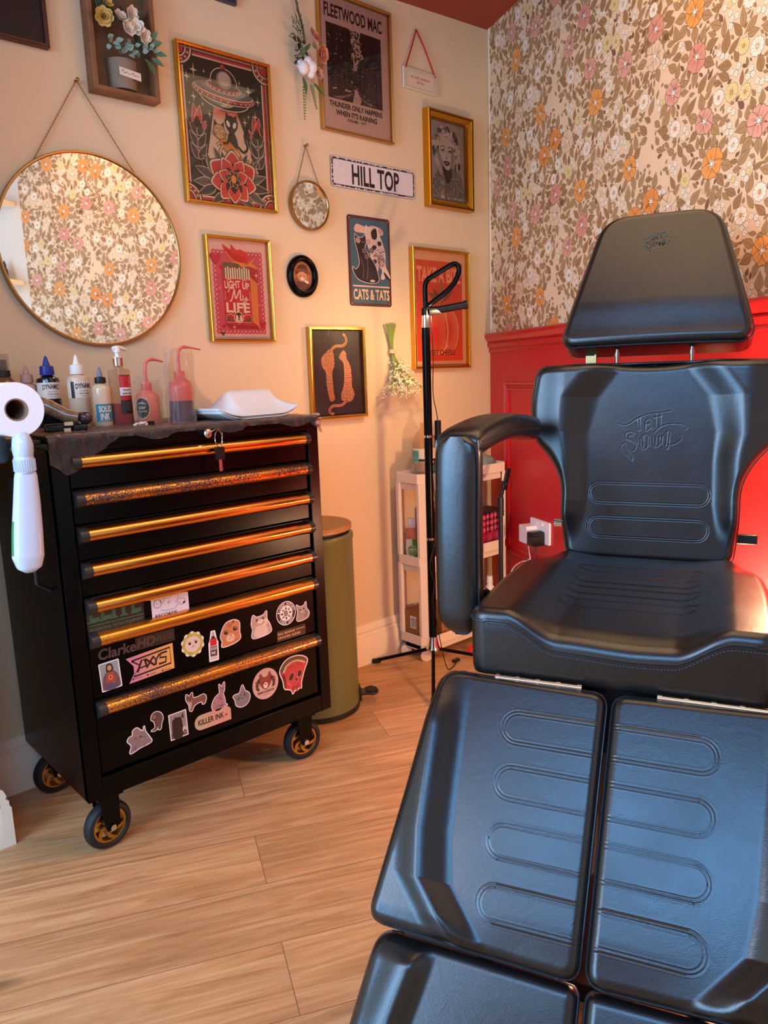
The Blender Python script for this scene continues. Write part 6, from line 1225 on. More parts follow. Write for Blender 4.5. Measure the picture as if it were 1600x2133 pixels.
LOGO = [  # swashed blackletter lettering, two words over each other
    [(-8.6, 3.2), (-7.4, 2.7), (-5.8, 2.9), (-3.6, 4.4), (-.8, 5.6), (2.2, 6.0), (5.2, 6.5)],
    [(-3.6, 4.6), (-3.4, 1.6)], [(-2.9, 4.9), (-2.7, 1.4)], [(-3.4, 1.6), (-3.0, 1.1), (-2.7, 1.4)], [(-1.4, 1.5), (-1.4, 3.6)], [(-1.4, 3.6), (-.6, 4.4), (-.1, 3.8)], [(-.1, 3.9), (-.1, 1.8)], [(-.8, 3.6), (-.8, 1.9)], [(-1.4, 2.8), (-.1, 3.1)], [(-1.4, 1.5), (-.9, 1.1), (-.1, 1.9), (.4, 1.6)],
    [(1.3, 5.6), (1.3, 2.0)], [(1.9, 5.8), (1.9, 2.3)], [(.6, 4.7), (2.8, 5.1)], [(1.3, 2.0), (1.9, 1.7), (2.5, 2.6)], [(2.4, 5.6), (2.4, 2.8)],
    [(.8, .6), (2.6, 2.2), (5.0, 3.0), (8.0, 2.8), (9.2, 1.9), (8.6, 1.4)],
    [(-4.0, .2), (-4.8, .9), (-6.2, .6), (-6.4, -.8), (-5.0, -1.6), (-3.6, -2.6), (-3.9, -4.0), (-4.6, -4.4)], [(-4.4, -.3), (-5.4, 0), (-5.6, -.8), (-4.2, -1.6), (-3.0, -2.4)], [(-6.8, -2.2), (-7.6, -3.4), (-6.0, -5.4), (-4.2, -7.0)], [(-6.6, -1.9), (-6.3, -3.2), (-4.9, -5.2), (-4.2, -7.0)],
    [(-2.4, -.6), (-2.4, -3.2)], [(-1.8, -.2), (-1.8, -3.4)], [(-2.4, -3.2), (-1.6, -4.0), (-.7, -3.2)], [(-.7, -3.2), (-.7, -.8)], [(-.1, -3.0), (-.1, -1.0)], [(-2.2, -.4), (-1.2, .2), (-.3, -.7)],
    [(.8, -.6), (.8, -2.9)], [(1.4, -.4), (1.4, -2.9)], [(.8, -2.9), (1.6, -3.3), (2.4, -2.7)], [(2.4, -2.7), (2.4, -.2)], [(3.0, -2.4), (3.0, -.1)],
    [(4.2, .8), (4.0, -3.2)], [(4.9, 1.0), (4.7, -2.8)], [(4.0, -3.2), (4.5, -3.8), (4.7, -2.8)], [(4.8, -2.7), (6.4, -2.3), (7.7, -1.3), (7.9, -.3), (7.3, .1)], [(3.8, .5), (4.6, 1.3)]]
bl = place(LOGO, .002, .322, .0094)
for yc in (.172, .083):
    for e in (-.0028, .0028): bl.append(stadium(.145 + e, yc, .0255 + e))
cushion('backrest', round_poly(ol), .022, .085, (BO, EL, BU, BN), bdisp, bl, .0010, .0008, 330, 330)
# headrest
PH2 = .375; U2 = np.array((-math.sin(PH2), 0, math.cos(PH2))); N2 = np.array((math.cos(PH2), 0, math.sin(PH2))); HO = BO + BU * .5015 + np.array((.03, 0, 0))
ol = [(-.2385, .060, .05), (.2385, .060, .05), (.141, .412, .06), (-.141, .412, .06)]
hl = place(LOGO, -.004, .322, .0038)
cushion('headrest', round_poly(ol), .020, .095, (HO, EL, U2, N2), lambda X, Y, D: .010 * (1 - (X / .24) ** 2) - .007 * smooth(-Y, -.175, -.085), hl, .0009, .0011, 260, 220, back_in=.0)
for l in (-.0908, .0908): m = MB(); hp_ = HO + U2 * .075 - N2 * .045 + EL * l; bp0 = BO + BU * .42 - BN * .045 + EL * l; m.cyl(SL(*hp_), SL(*bp0), .0048, n=14); q0 = hp_ * .84 + bp0 * .16; q1 = hp_ * .76 + bp0 * .24; m.cyl(SL(*q0), SL(*q1), .0072, n=14); m.build('headrest_post', mat('satin_steel', '#8f8676', .3, 1.0), CHAIR)
m = MB(); p = SL(*(BO + BU * .512 - BN * .07 + EL * -.163)); m.box(p, (.004, .022, .05)); m.box((p[0], p[1] + .012, p[2]), (.018, .003, .05)); m.build('mounting_bracket', mat('brass_plate', '#c9ad74', .4, .8), CHAIR)
m = MB(); p = SL(*(BO + BU * .065 - BN * .05 + EL * .235)); m.box(p, (.012, .045, .022)); m.build('recline_lever', M_blackm, CHAIR, bevel=.003)
m = MB(); p = SL(*(BO + BU * .085 - BN * .05 + EL * -.222)); m.cyl(p, (p[0], p[1] - .018, p[2]), .010, n=16); m.build('pivot_bolt', M_chrome, CHAIR)
# seat
ol = [(-.272, .0, .035), (.272, .0, .035), (.276, .25, .08), (.262, .44, .08), (.225, .60, .05), (.215, .65, .03), (-.215, .65, .03), (-.225, .60, .05), (-.262, .44, .08), (-.276, .25, .08)]
def sdisp(X, Y, D):
    c = .034 * smooth(np.abs(X + .0), .10, .205) * (1 - .75 * smooth(Y, .38, .6)) - .006 * np.exp(-((X - .03) / .08) ** 2) * (1 - smooth(Y, .0, .2)); return c - .012 * smooth(-Y, -.06, .0) * smooth(.2 - np.abs(X), 0, .1)
sl = []
for i in range(4):
    yc = .494 - .284 * i / 3
    for e in (-.0028, .0028): sl.append(stadium(.140 + e, yc, .026 + e))
cushion('seat', round_poly(ol), .022, .098, (np.array((0, 0, .604)), EL, np.array((-1.0, 0, 0)), np.array((0, 0, 1.0))), sdisp, sl, .0011, .0010, 260, 300, back_in=.004)
m = MB()
for k in range(86):
    l0 = -.235 + .0059 * k; pts = []
    for l in (l0, l0 + .0034): pts.append(SL(.0012, l, .604 - .030 + float(sdisp(np.array([l]), np.array([0.0]), None)[0])))
    m.tube(pts, .0007, 4)
m.build('stitching', mat('grey_thread', '#4a5564', .5), [c for c in CHAIR.children if c.name.startswith('seat')][0])
# leg rests
TH = .8787; LU = np.array((math.cos(TH), 0, -math.sin(TH))); LN = np.array((math.sin(TH), 0, math.cos(TH))); LO = np.array((.0147, 0, .517))
for sgn, lab in ((-1, None), (1, None)):
    cs = [(.0055, .008, .028), (.322, .000, .040), (.345, .24, .1), (.366, .464, .030), (.0055, .474, .030)]
    ol = round_poly([(sgn * x, y, r) for x, y, r in (cs if sgn > 0 else cs)]) if sgn > 0 else round_poly([(-x, y, r) for x, y, r in cs][::-1])
    def ldisp(X, Y, D):
        a = np.abs(X); b = np.interp(Y, [0, .10, .30, .38, .43, .474], [.262, .262, .250, .235, .19, .15]); raise_ = .026 * smooth(a, b - .01, b + .055) * (1 - .55 * smooth(a, b + .045, b + .10)) * smooth(Y, -.02, .12); low = -.004 * smooth(Y, .40, .47) * (1 - smooth(a, .1, .2)); return raise_ * (1 - smooth(Y, .43, .47) * .4) + low
    ll = []
    for i in range(4):
        yc = .0961 + .2954 * i / 3
        for e in (-.003, .003): ll.append(stadium(.183 - .002 * i + e, yc, .0275 + e))
    cushion('leg_rest', ol, .018, .055, (LO, EL, LU, LN), ldisp, ll, .0010, .0007, 240, 330)
    cs = [(.006, .478, .02), (.352, .472, .035), (.372, .66, .1), (.385, .86, .06), (.006, .87, .06)]
    ol = round_poly([(sgn * x, y, r) for x, y, r in cs]) if sgn > 0 else round_poly([(-x, y, r) for x, y, r in cs][::-1])
    def fdisp(X, Y, D): a = np.abs(X); b = np.interp(Y, [.47, .6, .9], [.235, .262, .27]); return .022 * smooth(a, b, b + .035) * smooth(Y, .47, .52) * (1 - .5 * smooth(a, b + .04, b + .1))
    ll = [stadium(.175 + e, .655, .0275 + e) for e in (-.003, .003)]
    cushion('foot_rest', ol, .020, .055, (LO - LN * .030, EL, LU, LN), fdisp, ll, .0010, .0007, 120, 140)
# hinge rods, seat frame, pedestal
M_bronze = mat('warm_chrome', '#cdbba6', .18, 1.0)
for a0, a1 in ((-.21, -.055), (.085, .262)):
    m = MB(); m.cyl(SL(.010, a0, .507), SL(.010, a1, .507), .0052, n=14)
    for k in range(5): t = a0 + (a1 - a0) * k / 4; m.cyl(SL(.010, t - .004, .507), SL(.010, t + .004, .507), .0066, n=14)
    m.bx(SL(-.03, a0, .492), SL(.004, a1, .502)); m.build('hinge', M_bronze, CHAIR)
m = MB(); m.bx(SL(-.60, -.19, .455), SL(-.03, .19, .505)); m.bx(SL(-.50, -.10, .30), SL(-.15, .10, .46)); m.bx(SL(-.76, -.10, .47), SL(-.60, .10, .50));m.bx(SL(-.80, -.10, .47), SL(-.76, .10, .68)); m.build('seat_frame', M_blackm, CHAIR, bevel=.004)
for sgn in (-1, 1):
    m = MB(); a = np.array(LO + LU * .02 - LN * .065 + EL * sgn * .17); b_ = np.array(LO + LU * .80 - LN * .095 + EL * sgn * .17); m.tube([SL(*a), SL(*((a + b_) / 2)), SL(*b_)], .012, 8); m.build('leg_rest_rail', M_blackm, CHAIR)
m = MB(); m.cyl((-.29, 0, .03), (-.29, 0, .42), .055, n=28); m.cyl((-.29, 0, .20), (-.29, 0, .41), .066, n=28); m.build('lift_column', mat('dark_steel', '#2b2b2d', .35, .8), CHAIR)
m = MB(); m.prism(rrect(-.60, -.27, .02, .27, .06), 0, .035); m.build('base_plate', M_blackm, CHAIR, bevel=.006)
# arm rest on the left: level pad and hanging front pad
def sweep_pad(name, st, k=.62, n=40, parent=CHAIR):
    m = MB(); vs = []; P = []
    for c, A, B, w, t in st:
        c, A, B = [np.array(v, float) for v in (c, A, B)]
        for i in range(n): a = 2 * PI * i / n; x = math.copysign(abs(math.cos(a)) ** k, math.cos(a)) * w; y = math.copysign(abs(math.sin(a)) ** k, math.sin(a)) * t; P.append(SL(*(c + A * x + B * y)))
    S = len(st); m.add(P, [(j * n + i, j * n + (i + 1) % n, (j + 1) * n + (i + 1) % n, (j + 1) * n + i) for j in range(S - 1) for i in range(n)] + [tuple(range(n))[::-1], tuple((S - 1) * n + i for i in range(n))]); return m.build(name, M_lea, parent, ang=70)
A = (0, 1, 0); st = []
for t in np.linspace(0, 1, 26):
    z = .962 - .422 * t; e = 1.0 if t > .07 else math.sqrt(max(1 - ((.07 - t) / .07) ** 2 * .8, .05))
    if t > .86: q = (t - .86) / .14; e = math.sqrt(max(1 - q * q * .93, .02))
    tt = .034 * min(1, .75 + t * 1.2) * (e if t > .9 else 1); st.append(((-.122 - .022 * 0 + .006 * math.sin(t * PI), -.3245 - .002 * t, z), A, (1, 0, 0), .0475 * e, tt))
ap = sweep_pad('arm_pad_front', st, .6)
st = []
for t in np.linspace(0, 1, 26):
    f = -.112 - .516 * t; z = .944 + .020 * math.sin(PI * min(t * 1.1, 1)) - .004 * t; e = 1.0
    if t > .9: e = math.sqrt(max(1 - ((t - .9) / .1) ** 2 * .9, .04))
    d = np.array((-.08, 0, 1.0)); st.append(((f, -.325 + .030 * t, z), A, (.0, 0, 1), (.0475 - .006 * t) * e, (.030 if t > .05 else .016 + .28 * t) * (e if t > .93 else 1)))
ah = sweep_pad('arm_pad_top', st, .55)
m = MB(); m.tube(spline([SL(-.118 + .022, -.2785, .955), SL(-.098, -.2775, .90), SL(-.094, -.2780, .78), SL(-.096, -.2790, .66), SL(-.104, -.283, .585), SL(-.108, -.305, .548), SL(-.108, -.335, .543)], 8), .0022, 6); m.build('piping', M_pipe, ap)
m = MB(); m.tube(spline([SL(-.128, -.2780, .950), SL(-.25, -.2715, .955), SL(-.40, -.264, .952), SL(-.56, -.258, .942)], 8), .0022, 6); m.build('piping', M_pipe, ah)
m = MB(); m.tube([SL(-.19, -.31, .62), SL(-.19, -.31, .93)], .012, 10); m.tube([SL(-.19, -.31, .62), SL(-.30, -.20, .50)], .012, 10); m.build('arm_bracket', M_blackm, CHAIR)

# ---------------- pedal bin ----------------
r = thing('pedal_bin', 'tall olive green pedal bin with a round wooden lid', 'bin', (-1.122, -.178, 0)); M_ol = mat('olive_paint', '#64683e', .42, coat=.2, noise=.06, nscale=3)
lathe_part('body', [(.140, .018), (.140, .02), (.140, .575), (.1425, .578), (.1425, .592), (.138, .596), (.132, .597)], M_ol, r, n=64)
lathe_part('base_ring', [(.136, 0), (.142, .003), (.142, .018), (.138, .020)], mat('dark_base', '#1a1613', .5), r, n=64)
lathe_part('lid', [(0, .606), (.134, .606), (.1385, .609), (.1385, .622), (.136, .625), (0, .625)], mat('bamboo_wood', '#b07f4c', .45, noise=.25, nscale=9), r, n=64)
lathe_part('lid_gap', [(.128, .596), (.130, .598), (.130, .606)], M_blackm, r, n=48)
a_ = -.55; m = MB(); m.X = RZ(a_); m.prism([(.128, -.022), (.165, -.022)] + [(.182 + .026 * math.cos(t), .030 * math.sin(t)) for t in np.linspace(-PI / 2, PI / 2, 12)] + [(.165, .022), (.128, .022)], .030, .038); m.build('pedal', mat('pedal_steel', '#3a3632', .35, .6), r, bevel=.002)
m = MB(); m.X = RZ(a_); m.prism([(.165, -.018), (.185, -.026), (.203, -.012), (.203, .012), (.185, .026), (.165, .018)], .038, .042); m.bx((.130, -.024, .012), (.147, .024, .055)); m.build('pedal_pad', M_rubber, r)

# ---------------- white trolley ----------------
TX0, TX1, TY0, TY1 = -.605, -.118, -.187, -.034; M_tr = mat('trolley_plastic', '#ecd7bf', .4, spec=.4)
TR = thing('storage_trolley', 'slim white three-tier plastic trolley on castors in the corner', 'trolley', ((TX0 + TX1) / 2, (TY0 + TY1) / 2, 0)); tx, ty = TR.location.x, TR.location.y
def oct_(i, c=.036): x0, x1, y0, y1 = TX0 + i - tx, TX1 - i - tx, TY0 + i - ty, TY1 - i - ty; c2 = c * .9; return [(x0 + c, y0), (x1 - c * .6, y0), (x1, y0 + c2 * .6), (x1, y1 - .012), (x1 - .012, y1), (x0 + .012, y1), (x0, y1 - .012), (x0, y0 + c2)]
def ringp(m, po, pi_, z0, z1):
    n = len(po); vs = [(x, y, z) for z in (z0, z1) for x, y in po] + [(x, y, z) for z in (z0, z1) for x, y in pi_]; fs = []
    for i in range(n): j = (i + 1) % n; fs += [(i, j, n + j, n + i), (2 * n + j, 2 * n + i, 3 * n + i, 3 * n + j), (n + i, n + j, 3 * n + j, 3 * n + i), (j, i, 2 * n + i, 2 * n + j)]
    m.add(vs, fs)
for z in (.722, .408, .098):
    m = MB(); ringp(m, oct_(0), oct_(.005), z - .036, z); ringp(m, oct_(.012), oct_(.016), z - .062, z - .034); m.prism(oct_(.013), z - .064, z - .060); ringp(m, oct_(.004), oct_(.014), z - .036, z - .032); m.build('tray', M_tr, TR, bevel=.0008)
for z0, z1 in ((.405, .687), (.095, .373)):
    x0, y0, x1, y1 = TX0 - tx, TY0 - ty, TX1 - tx, TY1 - ty
    for P in ([(x0 + .001, y0 + .040), (x0 + .001, y0 + .028), (x0 + .030, y0 + .001), (x0 + .046, y0 + .001), (x0 + .046, y0 + .008), (x0 + .012, y0 + .040)], [(x1 - .030, y0 + .001), (x1 - .016, y0 + .001), (x1 - .001, y0 + .016), (x1 - .001, y0 + .030), (x1 - .008, y0 + .030), (x1 - .030, y0 + .008)], rrect(x0 + .001, y1 - .022, x0 + .020, y1 - .001, .005), rrect(x1 - .020, y1 - .022, x1 - .001, y1 - .001, .005)):
        m = MB(); m.prism(P, z0, z1); m.build('post', M_tr, TR, bevel=.0008)
for x, y in ((TX0 + .024, TY0 + .028), (TX1 - .026, TY0 + .026), (TX0 + .018, TY1 - .02), (TX1 - .018, TY1 - .02)):
    c = empty('castor', (x - tx, y - ty, 0)); c.parent = TR; c.rotation_euler = (0, 0, .7); m = MB(); m.cyl((-.009, 0, .021), (.009, 0, .021), .021, n=24); m.cyl((-.0105, 0, .021), (.0105, 0, .021), .006, n=12); m.build('wheel', M_tr, c); m = MB(); m.cyl((0, -.010, .03), (0, -.010, .062), .010, n=14); m.lathe([(.0225, -.012), (.0225, .012)], T(0, 0, .021) @ RY(PI / 2), 24, 0.2, 2.9, False); m.build('housing', M_tr, c)
TZ = .722 - .060
r = thing('disinfectant_bottle', 'clear bottle with teal and black label at the back of the trolley top', 'bottle', (-.497, -.088, TZ + .0005)); lathe_part('body', [(.04, 0), (.045, .004), (.045, .165), (.034, .195), (.016, .212), (.013, .218), (.013, .238), (0, .24)], clear_mat('clear_plastic', '#efdcc4', .05, .06), r)
a = Art(); wrect(a, -6, 2, 6, 14.5, '#d8cdb8', 20); wrect(a, -6, 11.5, -2.2, 13.8, '#3c8f83', 6); wrect(a, -6, 8.2, 6, 10.6, '#1c1715', 20); wrect(a, 1.0, 2, 6, 8.2, '#2f9a8c', 8); wrect(a, -6, 8.2, -2.2, 11.5, '#4fa394', 6); a.text('BARBICIDE', 1.2, 9.4, .9, '#d8cdb8', 5.6, .03); a.build('label', r, M_sheet, fn=wrapfn(.0455, face_ang(-.497, -.088)))
for k in range(9):
    if k == 0:
        cup0 = thing('plastic_cup', 'clear plastic cup in the upturned stack on the trolley', 'cup', (-.563, -.128, TZ + .0005), group='upturned plastic cups on the trolley'); lathe_part('cup_wall', [(.0275, 0), (.0265, .004), (.0205, .058), (.0, .058)], clear_mat('cup_plastic', '#ead9c4', .16, .15), cup0, n=28); lathe_part('lip', [(.0285, 0), (.0285, .0025), (.0265, .0025)], clear_mat('cup_lip', '#f2e6d4', .5, .2), cup0, n=28); q = cup0
    else: q = copy_tree(cup0)
    q.location = (-.563, -.128, TZ + .0005 + k * .0052)
r = thing('black_carton', 'tall black carton behind the chair arm on the trolley top', 'box', (-.395, -.10, TZ + .0005)); m = MB(); m.bx((-.032, -.03, 0), (.032, .03, .185)); m.build('carton', mat('black_card', '#191412', .6), r, bevel=.001)
m = MB(); m.bx((-.0325, -.031, .02), (-.029, -.02, .12)); m.build('side_print', mat('brown_print', '#6b4526', .6), r)
r = thing('upturned_bowl', 'grey-green dome of an upturned bowl on the right of the trolley top', 'bowl', (-.165, -.105, TZ + .0005)); lathe_part('bowl', [(.056 * math.cos(t), .0 + .088 * math.sin(t) ** .8) for t in np.linspace(.001, PI / 2 - .001, 16)][::1], mat('sage_plastic', '#7d8b80', .4), r, n=40, cap=False)
MZ = .408 - .060 + .0005
r = thing('antiseptic_bottle', 'antiseptic bottle with green and white label and white cap on the middle tier', 'bottle', (-.562, -.076, MZ)); lathe_part('body', [(.028, 0), (.031, .004), (.031, .13), (.024, .152), (.014, .162), (.012, .166)], clear_mat('amber_clear', '#e6bfa0', .15, .1), r); lathe_part('liquid', [(0, .003), (.0295, .004), (.0295, .105), (0, .105)], mat('amber_liquid', '#8a3a12', .2), r); lathe_part('cap', [(.0155, .160), (.016, .162), (.016, .192), (.014, .195), (0, .195)], M_white, r)
a = Art(); wrect(a, -2.4, 1, 0.2, 12, '#e6dccb', 8); wrect(a, .2, 1, 2.5, 12, '#5c8f2a', 8); a.poly([(-2.4, 12), (-2.4, 10.5), (-1.2, 12)], '#dba98a'); well(a, 0, 7.6, 1.9, 2.1, '#d7e2b0'); well(a, 0, 7.6, 1.7, 1.9, '#78a83a'); wrect(a, -1.75, 7.0, 1.75, 8.2, '#e6ecd2', 8); a.text('Dettol', 0, 7.6, 1.0, '#26441c', 3.2, .03); a.line([(0, 5.8), (0, 9.4)], .1, '#e6ecd2'); a.text('Hospital', 1.3, 3.6, .5, '#e6ecd2', 1.8, .02); a.text('Strength', 1.3, 2.9, .5, '#e6ecd2', 1.8, .02); a.text('Liquid', -1.2, 3.2, .5, '#4a4a3a', 1.4, .02)
a.build('label', r, M_sheet, fn=wrapfn(.0316, face_ang(-.562, -.076) - .05))
def glovebox(name, label, x, y, z, w, d, h, rot, arts):
    r = thing(name, label, 'box', (x, y, z), (0, 0, rot)); m = MB(); m.bx((-w / 2, -d / 2, 0), (w / 2, d / 2, h)); m.build('carton', mat('dark_magenta_card', '#3a0d18', .5), r, bevel=.001); arts.build('front_print', r, M_sheet, fn=lambda X, Y, Z: (X, -d / 2 - .0004 - Z, Y)); return r
a = Art(); a.rect(-4, 0, 4, 21.6, '#b3202a'); a.rect(-4, 20, 4, 21.6, '#241014'); 
for k, ch in enumerate('GLOVES'): a.text(ch, -1.2 + .15 * k, 17.4 - k * 3.2, 2.5, '#e2576a', 2.9, .0, rot=-.12)
a.line([(-1, 9), (0, 0.6)], .5, '#d9683a'); glovebox('glove_carton', 'red glove carton with pink upright lettering on the middle tier', -.440, -.108, MZ, .085, .10, .212, 0, a)
ox = -.252
for k in range(3):
    a = Art(); a.rect(-2.9, 0, 2.9, 17.8, '#241016'); a.rect(-2.9, 0, 2.9, 9.0, '#a01a3c'); a.rect(-2.9, 0, 2.9, 4.0, '#8a1634')
    for i in range(2):
        for j in range(3):
            cx, cy = -1.35 + i * 2.7, 10.4 + j * 2.6; a.ell(cx, cy, 1.12, 1.15, '#e23a62'); a.ell(cx, cy, .92, .95, '#c2254c'); a.text('VMB'[j] if i == 0 else 'TXC'[j], cx, cy, .9, '#f3b7c4', .8, .05)
    for q in range(4): a.line([(-1.2 + q * .6, 1.2), (-1.0 + q * .6, 8.0)], .14, '#d9788e')
    glovebox('glove_carton', ('leftmost', 'middle', 'rightmost')[k] + ' of three dark cartons with pink round icons on the middle tier', ox + k * .0555, -.122 + .006 * k, MZ, .054, .075, .178 + .001 * k, 0, a)
r = thing('clear_spray_bottle', 'clear flask lying behind the pink icon cartons', 'bottle', (-.178, -.060, MZ)); lathe_part('flask', [(.018, 0), (.020, .003), (.020, .185), (.012, .205), (.010, .215), (.010, .235), (0, .236)], clear_mat('clear_plastic', '#efdcc4', .05, .06), r)
BZ = .098 - .060 + .0005
r = thing('cardboard_box', 'small brown cardboard box with white barcode label on the bottom tier', 'box', (-.548, -.098, BZ), (0, 0, .0)); m = MB(); m.bx((-.045, -.042, 0), (.05, .045, .15)); m.build('carton', mat('kraft_card', '#9c6a38', .8, noise=.08), r, bevel=.0015); m = MB(); m.bx((-.0457, -.02, .08), (-.045, .012, .128)); m.build('barcode_label', M_white, r); m = MB(); m.bx((-.0455, -.042, .0), (.05, -.0424, .15)); 
for k in range(6): m.bx((-.0462, -.018 + k * .0045, .084), (-.0457, -.0165 + k * .0045, .122))
m.build('barcode_bars', mat('card_dark', '#6d4826', .8), r)
r = thing('cardboard_box', 'orange-brown cardboard box behind the floor lamp pole on the bottom tier', 'box', (-.440, -.10, BZ)); m = MB(); m.bx((-.045, -.05, 0), (.045, .05, .145)); m.build('carton', mat('orange_card', '#b0703c', .8, noise=.08), r, bevel=.0015)
for x, y, h, lab in ((-.245, -.12, .22, 'left white flask-shaped bottle on the bottom tier'), (-.165, -.125, .205, 'right white flask-shaped bottle on the bottom tier')):
    r = thing('white_bottle', lab, 'bottle', (x, y, BZ)); lathe_part('body', [(.030, 0), (.034, .005), (.034, h * .55), (.022, h * .74), (.012, h * .82), (.011, h * .86)], mat('milky_bottle', '#e9dccb', .35), r); lathe_part('cap', [(.013, h * .85), (.0135, h * .86), (.012, h), (0, h + .001)], M_white, r, n=20)

# ---------------- floor lamp on a tripod ----------------
r = thing('floor_lamp', 'black tripod floor lamp with a bent loop head and short light bar', 'lamp', (-.664, -.276, 0)); o = Vector((-.664, -.276, 0))
def loc(x, y, z): return (x - o.x, y - o.y, z)
m = MB(); m.cyl((0, 0, .14), (0, 0, 1.236), .0145, .0145, n=20); m.cyl((0, 0, 1.276), (0, 0, 1.30), .0135, n=20); m.build('pole', M_black, r)
m = MB(); m.cyl((0, 0, 1.234), (0, 0, 1.278), .0125, n=24); m.build('chrome_sleeve', M_chrome, r)
for z in (.871, .510): m = MB(); m.cyl((0, 0, z - .004), (0, 0, z + .004), .0157, n=24); m.build('chrome_ring', M_chrome, r)
m = MB(); m.lathe([(.010, .085), (.020, .092), (.026, .103), (.021, .116), (.0155, .148)], n=28); m.build('hub', M_chrome, r)
P = [(-.663, -.277, 1.295), (-.663, -.277, 1.372), (-.655, -.285, 1.394), (-.625, -.316, 1.418), (-.598, -.343, 1.437), (-.586, -.355, 1.432), (-.584, -.357, 1.412), (-.595, -.346, 1.378), (-.615, -.326, 1.350), (-.643, -.298, 1.322), (-.658, -.283, 1.306)]
m = MB(); m.tube([loc(*p) for p in spline(P[:3], 4)[:-1] + spline(P[2:], 6)], .0085, 12); m.ball(loc(-.660, -.281, 1.300), .011, 14); m.build('bent_arm', M_black, r)
B0, B1 = Vector(loc(-.655, -.286, 1.288)), Vector(loc(-.567, -.374, 1.306)); m = MB(); m.cyl(B0, B1, .0125, n=20); m.cyl(B1 - (B1 - B0) * .07, B1 + (B1 - B0) * .02, .0145, n=20); m.cyl(B0, B0 + (B1 - B0) * .2, .0145, n=20); m.build('light_bar', M_blackm, r)
for i, (fx, fy) in enumerate(((-.853, -.457), (-.737, -.030), (-.414, -.342))):
    q = empty('leg', (0, 0, 0)); q.parent = r; f = Vector(loc(fx, fy, .010)); m = MB(); m.cyl((f.x * .06, f.y * .06, .098), f, .0065, n=12); m.build('leg_tube', M_black, q); m = MB(); d = f.normalized(); m.cyl(f - Vector((d.x * .025, d.y * .025, -.004)), f + Vector((d.x * .004, d.y * .004, -.002)), .009, n=12); m.build('foot', M_rubber, q)
m = MB(); c = loc(-.640, -.30, 0); m.prism([(c[0] + x, c[1] + y) for x, y in rrect(-.009, -.009, .009, .009, .004)], .838, .925); m.build('dimmer', M_blackm, r, bevel=.003)
m = MB(); m.tube([loc(*p) for p in spline([(-.652, -.289, 1.285), (-.648, -.292, 1.15), (-.650, -.290, 1.02), (-.643, -.297, .955), (-.640, -.30, .922)], 8)], .0018, 6); m.tube([loc(*p) for p in spline([(-.640, -.30, .838), (-.648, -.292, .79), (-.655, -.29, .70), (-.648, -.29, .6), (-.664, -.295, .5), (-.690, -.295, .42), (-.672, -.295, .35), (-.682, -.295, .28), (-.660, -.29, .22), (-.646, -.292, .14), (-.630, -.30, .05), (-.600, -.29, .006), (-.55, -.275, .004), (-.53, -.262, .008)], 8)], .0018, 6); m.build('cable', M_blackm, r)
m = MB(); m.box(loc(-.522, -.256, .010), (.03, .014, .009), None); m.build('plug', M_blackm, r); 
# second stand with clamp
r = thing('phone_stand', 'thin black stand with a clamp on top between chair arm and trolley', 'stand', (-.342, -.33, 0)); m = MB(); m.cyl((0, 0, .03), (0, 0, .575), .0085, n=14); m.build('pole', M_blackm, r)
m = MB(); m.cyl((0, 0, .55), (0, 0, .62), .0115, n=14); m.build('collar', M_blackm, r); m = MB(); m.box((0, 0, 0), (.012, .012, .07), T(.010, 0, .645) @ RY(.3)); m.build('swivel', M_blackm, r, bevel=.002)
m = MB(); m.X = T(.024, -.004, .675) @ RY(.32); m.bx((-.012, -.006, -.03), (.012, .002, .052)); m.bx((-.022, -.009, -.012), (.004, .004, .0)); m.cyl((-.004, -.012, -.008), (-.004, .006, -.008), .008, n=12); m.build('clamp', M_blackm, r, bevel=.002)
m = MB(); m.tube([(.012 * math.cos(t), .012 * math.sin(t), .552) for t in np.linspace(0, 2 * PI, 16)[:-1]], .0009, 5, closed=True); m.tube(spline([(.012, 0, .56), (.05, .01, .56), (.058, .01, .53), (.04, .0, .50)], 6), .0009, 5); m.build('wire_loop', mat('wire', '#4e4a3c', .4, .5), r)
m = MB()
for t in (.5, 2.6, 4.7): m.cyl((0, 0, .06), (.10 * math.cos(t), .10 * math.sin(t), .006), .006, n=8)
m.build('tripod_feet', M_blackm, r)
# red thing and wall socket with adapters
r = thing('red_clip', 'small red plastic piece on the floor under the trolley', 'clip', (-.402, -.235, .0)); m = MB(); m.prism([(-.03, 0), (.02, 0), (.022, .02), (.0, .034), (-.016, .02)], -.012, .012, Matrix(((1, 0, 0, 0), (0, 0, -1, 0), (0, 1, 0, 0), (0, 0, 0, 1)))); m.build('red_plastic', mat('red_plastic', '#d01c1c', .35), r, bevel=.002)
AR = math.atan2(WN.y, WN.x) + PI / 2      # local x along the red wall away from the corner, -y out of it
def rw(w, off, z): p = WD * w + WN * off; return (p.x, p.y, z)
sx_ = WD; RM = Matrix(((WD.x, 0, WN.x, 0), (WD.y, 0, WN.y, 0), (0, 1, 0, 0), (0, 0, 0, 1)))
def wallthing(name, label, cat, w, z, off=.0006): q = thing(name, label, cat, rw(w, off, z)); q.matrix_world = T(*rw(w, off, z)) @ RM; return q
q = wallthing('wall_socket', 'white double wall socket on the red wall', 'socket', .441, .474); m = MB(); m.prism(rrect(-.073, -.043, .073, .043, .004), 0, .008); m.build('plate', mat('socket_white', '#efdcd6', .3), q, bevel=.002); m = MB(); m.box((-.02, .03, .0095), (.014, .010, .004)); m.box((.02, .03, .0095), (.014, .010, .004)); m.build('switches', mat('socket_white', '#efdcd6'), q)
